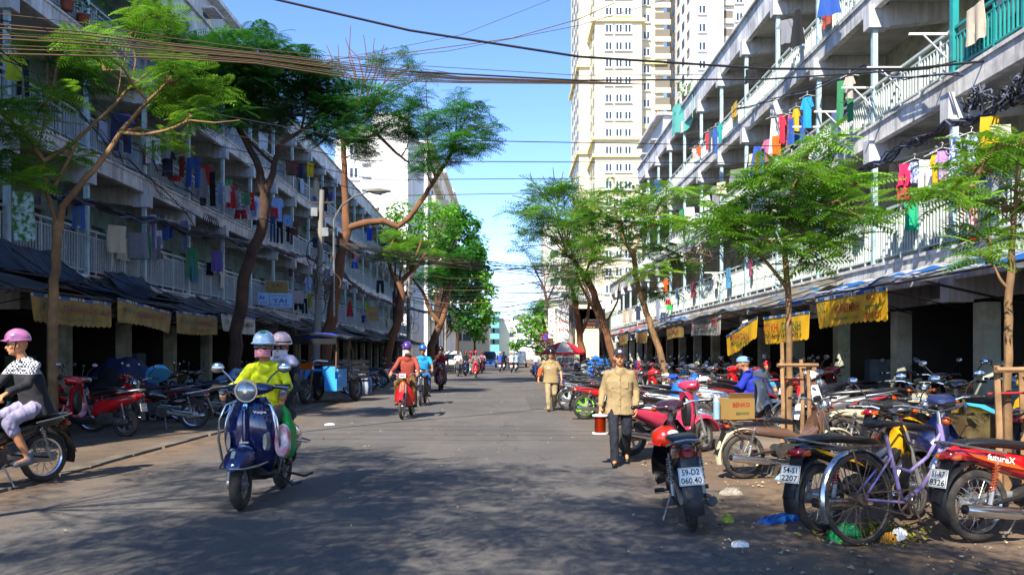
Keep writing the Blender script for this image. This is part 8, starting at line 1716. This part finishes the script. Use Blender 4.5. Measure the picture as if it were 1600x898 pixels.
M_MACH = mat('grey_green_paint', '#5f7a70', .5, var=.2, scale=4, dirt='#2c2a24', dirt_amt=.4); ob('housing', MB().bb((-.5, -.3, .1), (.4, .3, .7)).cyl((-.2, 0, .7), (-.2, 0, 1.0), .14, n=14), M_MACH, mc_); ob('drive_wheel', MB().tube([(.1+.36*cos(a), -.42, .55+.36*sin(a)) for a in [2*pi*i/28 for i in range(29)]], .035, 7, cap=False).cyl((.1, -.44, .55), (.1, -.40, .55), .33, n=26).cyl((.1, -.47, .55), (.1, -.38, .55), .08, n=12), M_MACH, mc_)
# shop interiors
cols = ['#8a7455', '#5f7080', '#9a7048', '#5f8060', '#8c887c', '#a8925a']; gs_ = 'goods stacked inside the shops'
rs = random.Random(31)
wd = ['wooden crate', 'steel cabinet', 'cardboard carton', 'green painted chest', 'grey motor housing', 'yellowish carton']
def shopfill(sg, F, y0, y1, n, side):
    for i in range(n):
        k = rs.randrange(6); w, d, h = rs.uniform(.4, 1.0), rs.uniform(.4, .8), rs.uniform(.4, 1.4); y = y0+(y1-y0)*(i+.5)/n; u = rs.uniform(.9, 3.4)
        o = empty('crate' if k in (0, 2, 5) else 'cabinet', (F+sg*u, y, .14), rs.uniform(-.2, .2), f"{wd[k]} in the dim {side.split()[-1]} shop {['below the first bay', 'behind the motorbike rows', 'past the striped awnings', 'further along the row', 'toward the far bays'][min(4, int(5*i/n))]}"+['', ', pushed to the rear', ', near the pillar', ', close to the front'][i % 4], 'crate' if k in (0, 2, 5) else 'cabinet', gs_+' '+side)
        m_ = mat('goods_%d' % k, cols[k], .8, var=.3, scale=4); ob('casing', MB().bb((-w/2, -d/2, 0), (w/2, d/2, h)), m_, o)
        for q in range(2): ob('panel', MB().bb((-sg*w/2-.012, -d/2+.04+q*d/2, .05), (-sg*w/2+.01*sg-.0, -.03+q*d/2, h-.05)) if sg > 0 else MB().bb((w/2-.01, -d/2+.04+q*d/2, .05), (w/2+.012, -.03+q*d/2, h-.05)), m_, o)
shopfill(1, FR, 10, 34, 20, 'on the right'); shopfill(-1, FL, 14, 36, 16, 'on the left')
tl = empty('tube_lamp', (FR+.9, YX(1408, FR+.9), 2.0), .1, 'lit fluorescent tube hanging in the dark right hand shop', 'lamp'); ob('tube', MB().cyl((0, 0, -.16), (0, 0, .16), .05, n=10), mat('lit_tube', '#dff5e6', emit=9), tl); ob('holder', MB().bb((-.03, -.03, .165), (.03, .03, .22)), M_PLATE, tl)
for px, lb in ((1475, 'white tube lamp fixed under the ceiling of the right shop'), (1370, 'unlit long tube lamp under the right parapet')):
    o = empty('tube_lamp', (FR+.45, YX(px, FR+.45), 2.5), .0, lb, 'lamp'); ob('tube', MB().cyl((0, -.6, 0), (0, .6, 0), .022, n=8), M_PLATE, o); ob('holder', MB().bb((-.03, -.62, .025), (.03, .62, .05)), M_SIGNW, o)
# ================================================================ MORE THINGS ON THE GALLERIES
rg = random.Random(404)
FLN = ['lowest', 'middle', 'top']
gal = [(1, 1560, 0, 'towel', '#8a8f96', 'grey'), (1, 1530, 1, 'towel', '#c9b9a0', 'cream'), (1, 1345, 0, 'towel', '#b9bcc4', 'pale grey'), (1, 1310, 1, 'shirt', '#5a6a94', 'dusty blue'), (1, 1296, 2, 'towel', '#a04a3a', 'brick red'), (1, 1255, 2, 'shirt', '#c0c4c9', 'off white'), (1, 1190, 1, 'shirt', '#3a7a5a', 'sea green'),
 (1, 1175, 0, 'shirt', '#8a3a5a', 'plum'), (1, 1150, 2, 'towel', '#caa23a', 'mustard'), (1, 1140, 0, 'towel', '#4a8ab0', 'light blue'), (1, 1120, 0, 'shirt', '#d0cdc6', 'ivory'), (1, 1085, 0, 'towel', '#7a2a30', 'wine red'), (1, 1070, 1, 'shirt', '#33373f', 'charcoal'), (1, 1060, 0, 'shirt', '#2a6aa0', 'azure'),
 (-1, 165, 1, 'towel', '#8a93a6', 'slate'), (-1, 190, 0, 'towel', '#a9a18f', 'sand coloured'), (-1, 225, 1, 'shirt', '#6f3a3a', 'rust red'), (-1, 300, 0, 'towel', '#4a6a9a', 'steel blue'), (-1, 345, 0, 'shirt', '#b9b3a6', 'bone white'), (-1, 470, 2, 'towel', '#8fa3b9', 'icy blue'), (-1, 440, 2, 'shirt', '#6a6f78', 'ash grey'), (-1, 536, 1, 'towel', '#9a8f7a', 'khaki'), (-1, 610, 1, 'shirt', '#5a83b5', 'cornflower blue'), (-1, 545, 0, 'shirt', '#8a2a3a', 'cherry red'), (-1, 605, 0, 'towel', '#b5a93a', 'straw yellow')]
for i, (sd, px, fl, kd, c, nm) in enumerate(gal):
    X = (FR-.06) if sd > 0 else (FL+.06); zt = FLOORS[fl][2]; Y = YX(px, X)
    o = ob(kd, garment(kd, rg.uniform(.5, .9), rg.uniform(.45, .75), 900+i), cloth_mat(c), None, (X-sd*.07, Y, zt+.02), (0, 0, -sd*pi/2+rg.uniform(-.06, .06)))
    tag(o, f"{nm} {'towel' if kd == 'towel' else 'shirt'} draped on the {FLN[fl]} gallery railing of the {'right' if sd > 0 else 'left'} block", 'cloth' if kd == 'towel' else 'shirt', f"laundry on the {'right' if sd > 0 else 'left'} block")
for i, (sd, px, fl, c, nm) in enumerate([(1, 1505, 0, '#b02a2a', 'red'), (1, 1225, 0, '#2a6ab0', 'blue'), (1, 1350, 2, '#3a9a5a', 'green'), (1, 1160, 2, '#c9c4b9', 'white'), (-1, 150, 0, '#a04030', 'terracotta'), (-1, 260, 0, '#4a5a6a', 'grey'), (-1, 395, 0, '#30608a', 'blue'), (-1, 340, 1, '#a9a39a', 'pale')]):
    X = (FR+.45) if sd > 0 else (FL-.45); r = empty('storage_bin', (X, YX(px, X), FLOORS[fl][0]+.365), rg.uniform(0, 1), f"{nm} plastic bin standing behind the {FLN[fl]} railing of the {'right' if sd > 0 else 'left'} block", 'bin')
    ob('bin_body', MB().cyl((0, 0, 0), (0, 0, 1.0), .22, .27, 16), mat('bin_'+nm+c[1:], c, .5), r); ob('bin_lid', MB().cyl((0, 0, 1.0), (0, 0, 1.06), .29, .25, 16), mat('bin_'+nm+c[1:], c, .5), r)
CN = {'navy': '#18203f', 'white': '#bdbcc0', 'grey': '#6f7178', 'sky blue': '#6c93c4', 'black': '#101115', 'brown': '#5a4030', 'red': '#9a1c22', 'green': '#2a7048', 'violet': '#5a4a8a', 'cream': '#b0a68c', 'pink': '#b0607a', 'blue': '#234a94'}
usedl = set()
for i in range(56):
    sd = -1 if i < 38 else 1; fl = rg.choice([0, 0, 1, 1, 1, 2]); cn = rg.choice(list(CN)); kd = rg.choice(['shirt', 'shirt', 'trousers', 'towel', 'shorts', 'dress'])
    px = rg.uniform(120, 610) if sd < 0 else rg.uniform(1040, 1330); key = (sd, fl, cn, kd)
    if key in usedl: continue
    usedl.add(key); X = (FL+.4) if sd < 0 else (FR-.45); Y = YX(px, X)
    o = ob(kd, garment(kd, rg.uniform(.4, .6), {'shirt': .65, 'trousers': .95, 'towel': .7, 'shorts': .45, 'dress': .95}[kd], 1500+i), cloth_mat(CN[cn]), None, (X, Y, FLOORS[fl][2]+rg.uniform(.15, .45)), (0, 0, -sd*rg.uniform(.3, 1.0)))
    tag(o, f"{cn} {'cloth' if kd == 'towel' else kd} on a line along the {FLN[fl]} gallery of the {'left' if sd < 0 else 'right'} block", 'cloth' if kd == 'towel' else kd, f"laundry on the {'right' if sd > 0 else 'left'} block")
for sd, X, a, b_ in ((-1, FL+.4, 18, 85), (1, FR-.45, 19, 45)):
    for fl in range(3): tag(ob('clothes_line', MB().tube([(0, 0, 0), (0, (b_-a)/2, -.02), (0, b_-a, 0)], .006, 4), M_STEEL, None, (X, a, FLOORS[fl][2]+.45)), f"long wire clothes line along the {FLN[fl]} gallery of the {'left' if sd < 0 else 'right'} block", 'clothes line')
for o_ in SC.objects:
    l_ = o_.get('label')
    if l_ and len(l_.split()) > 16: print('LONGLABEL', o_.name, l_); o_['label'] = ' '.join(w for w in l_.split() if w not in ('the', 'a', 'in'))
bpy.data.scenes.remove(TMPS)
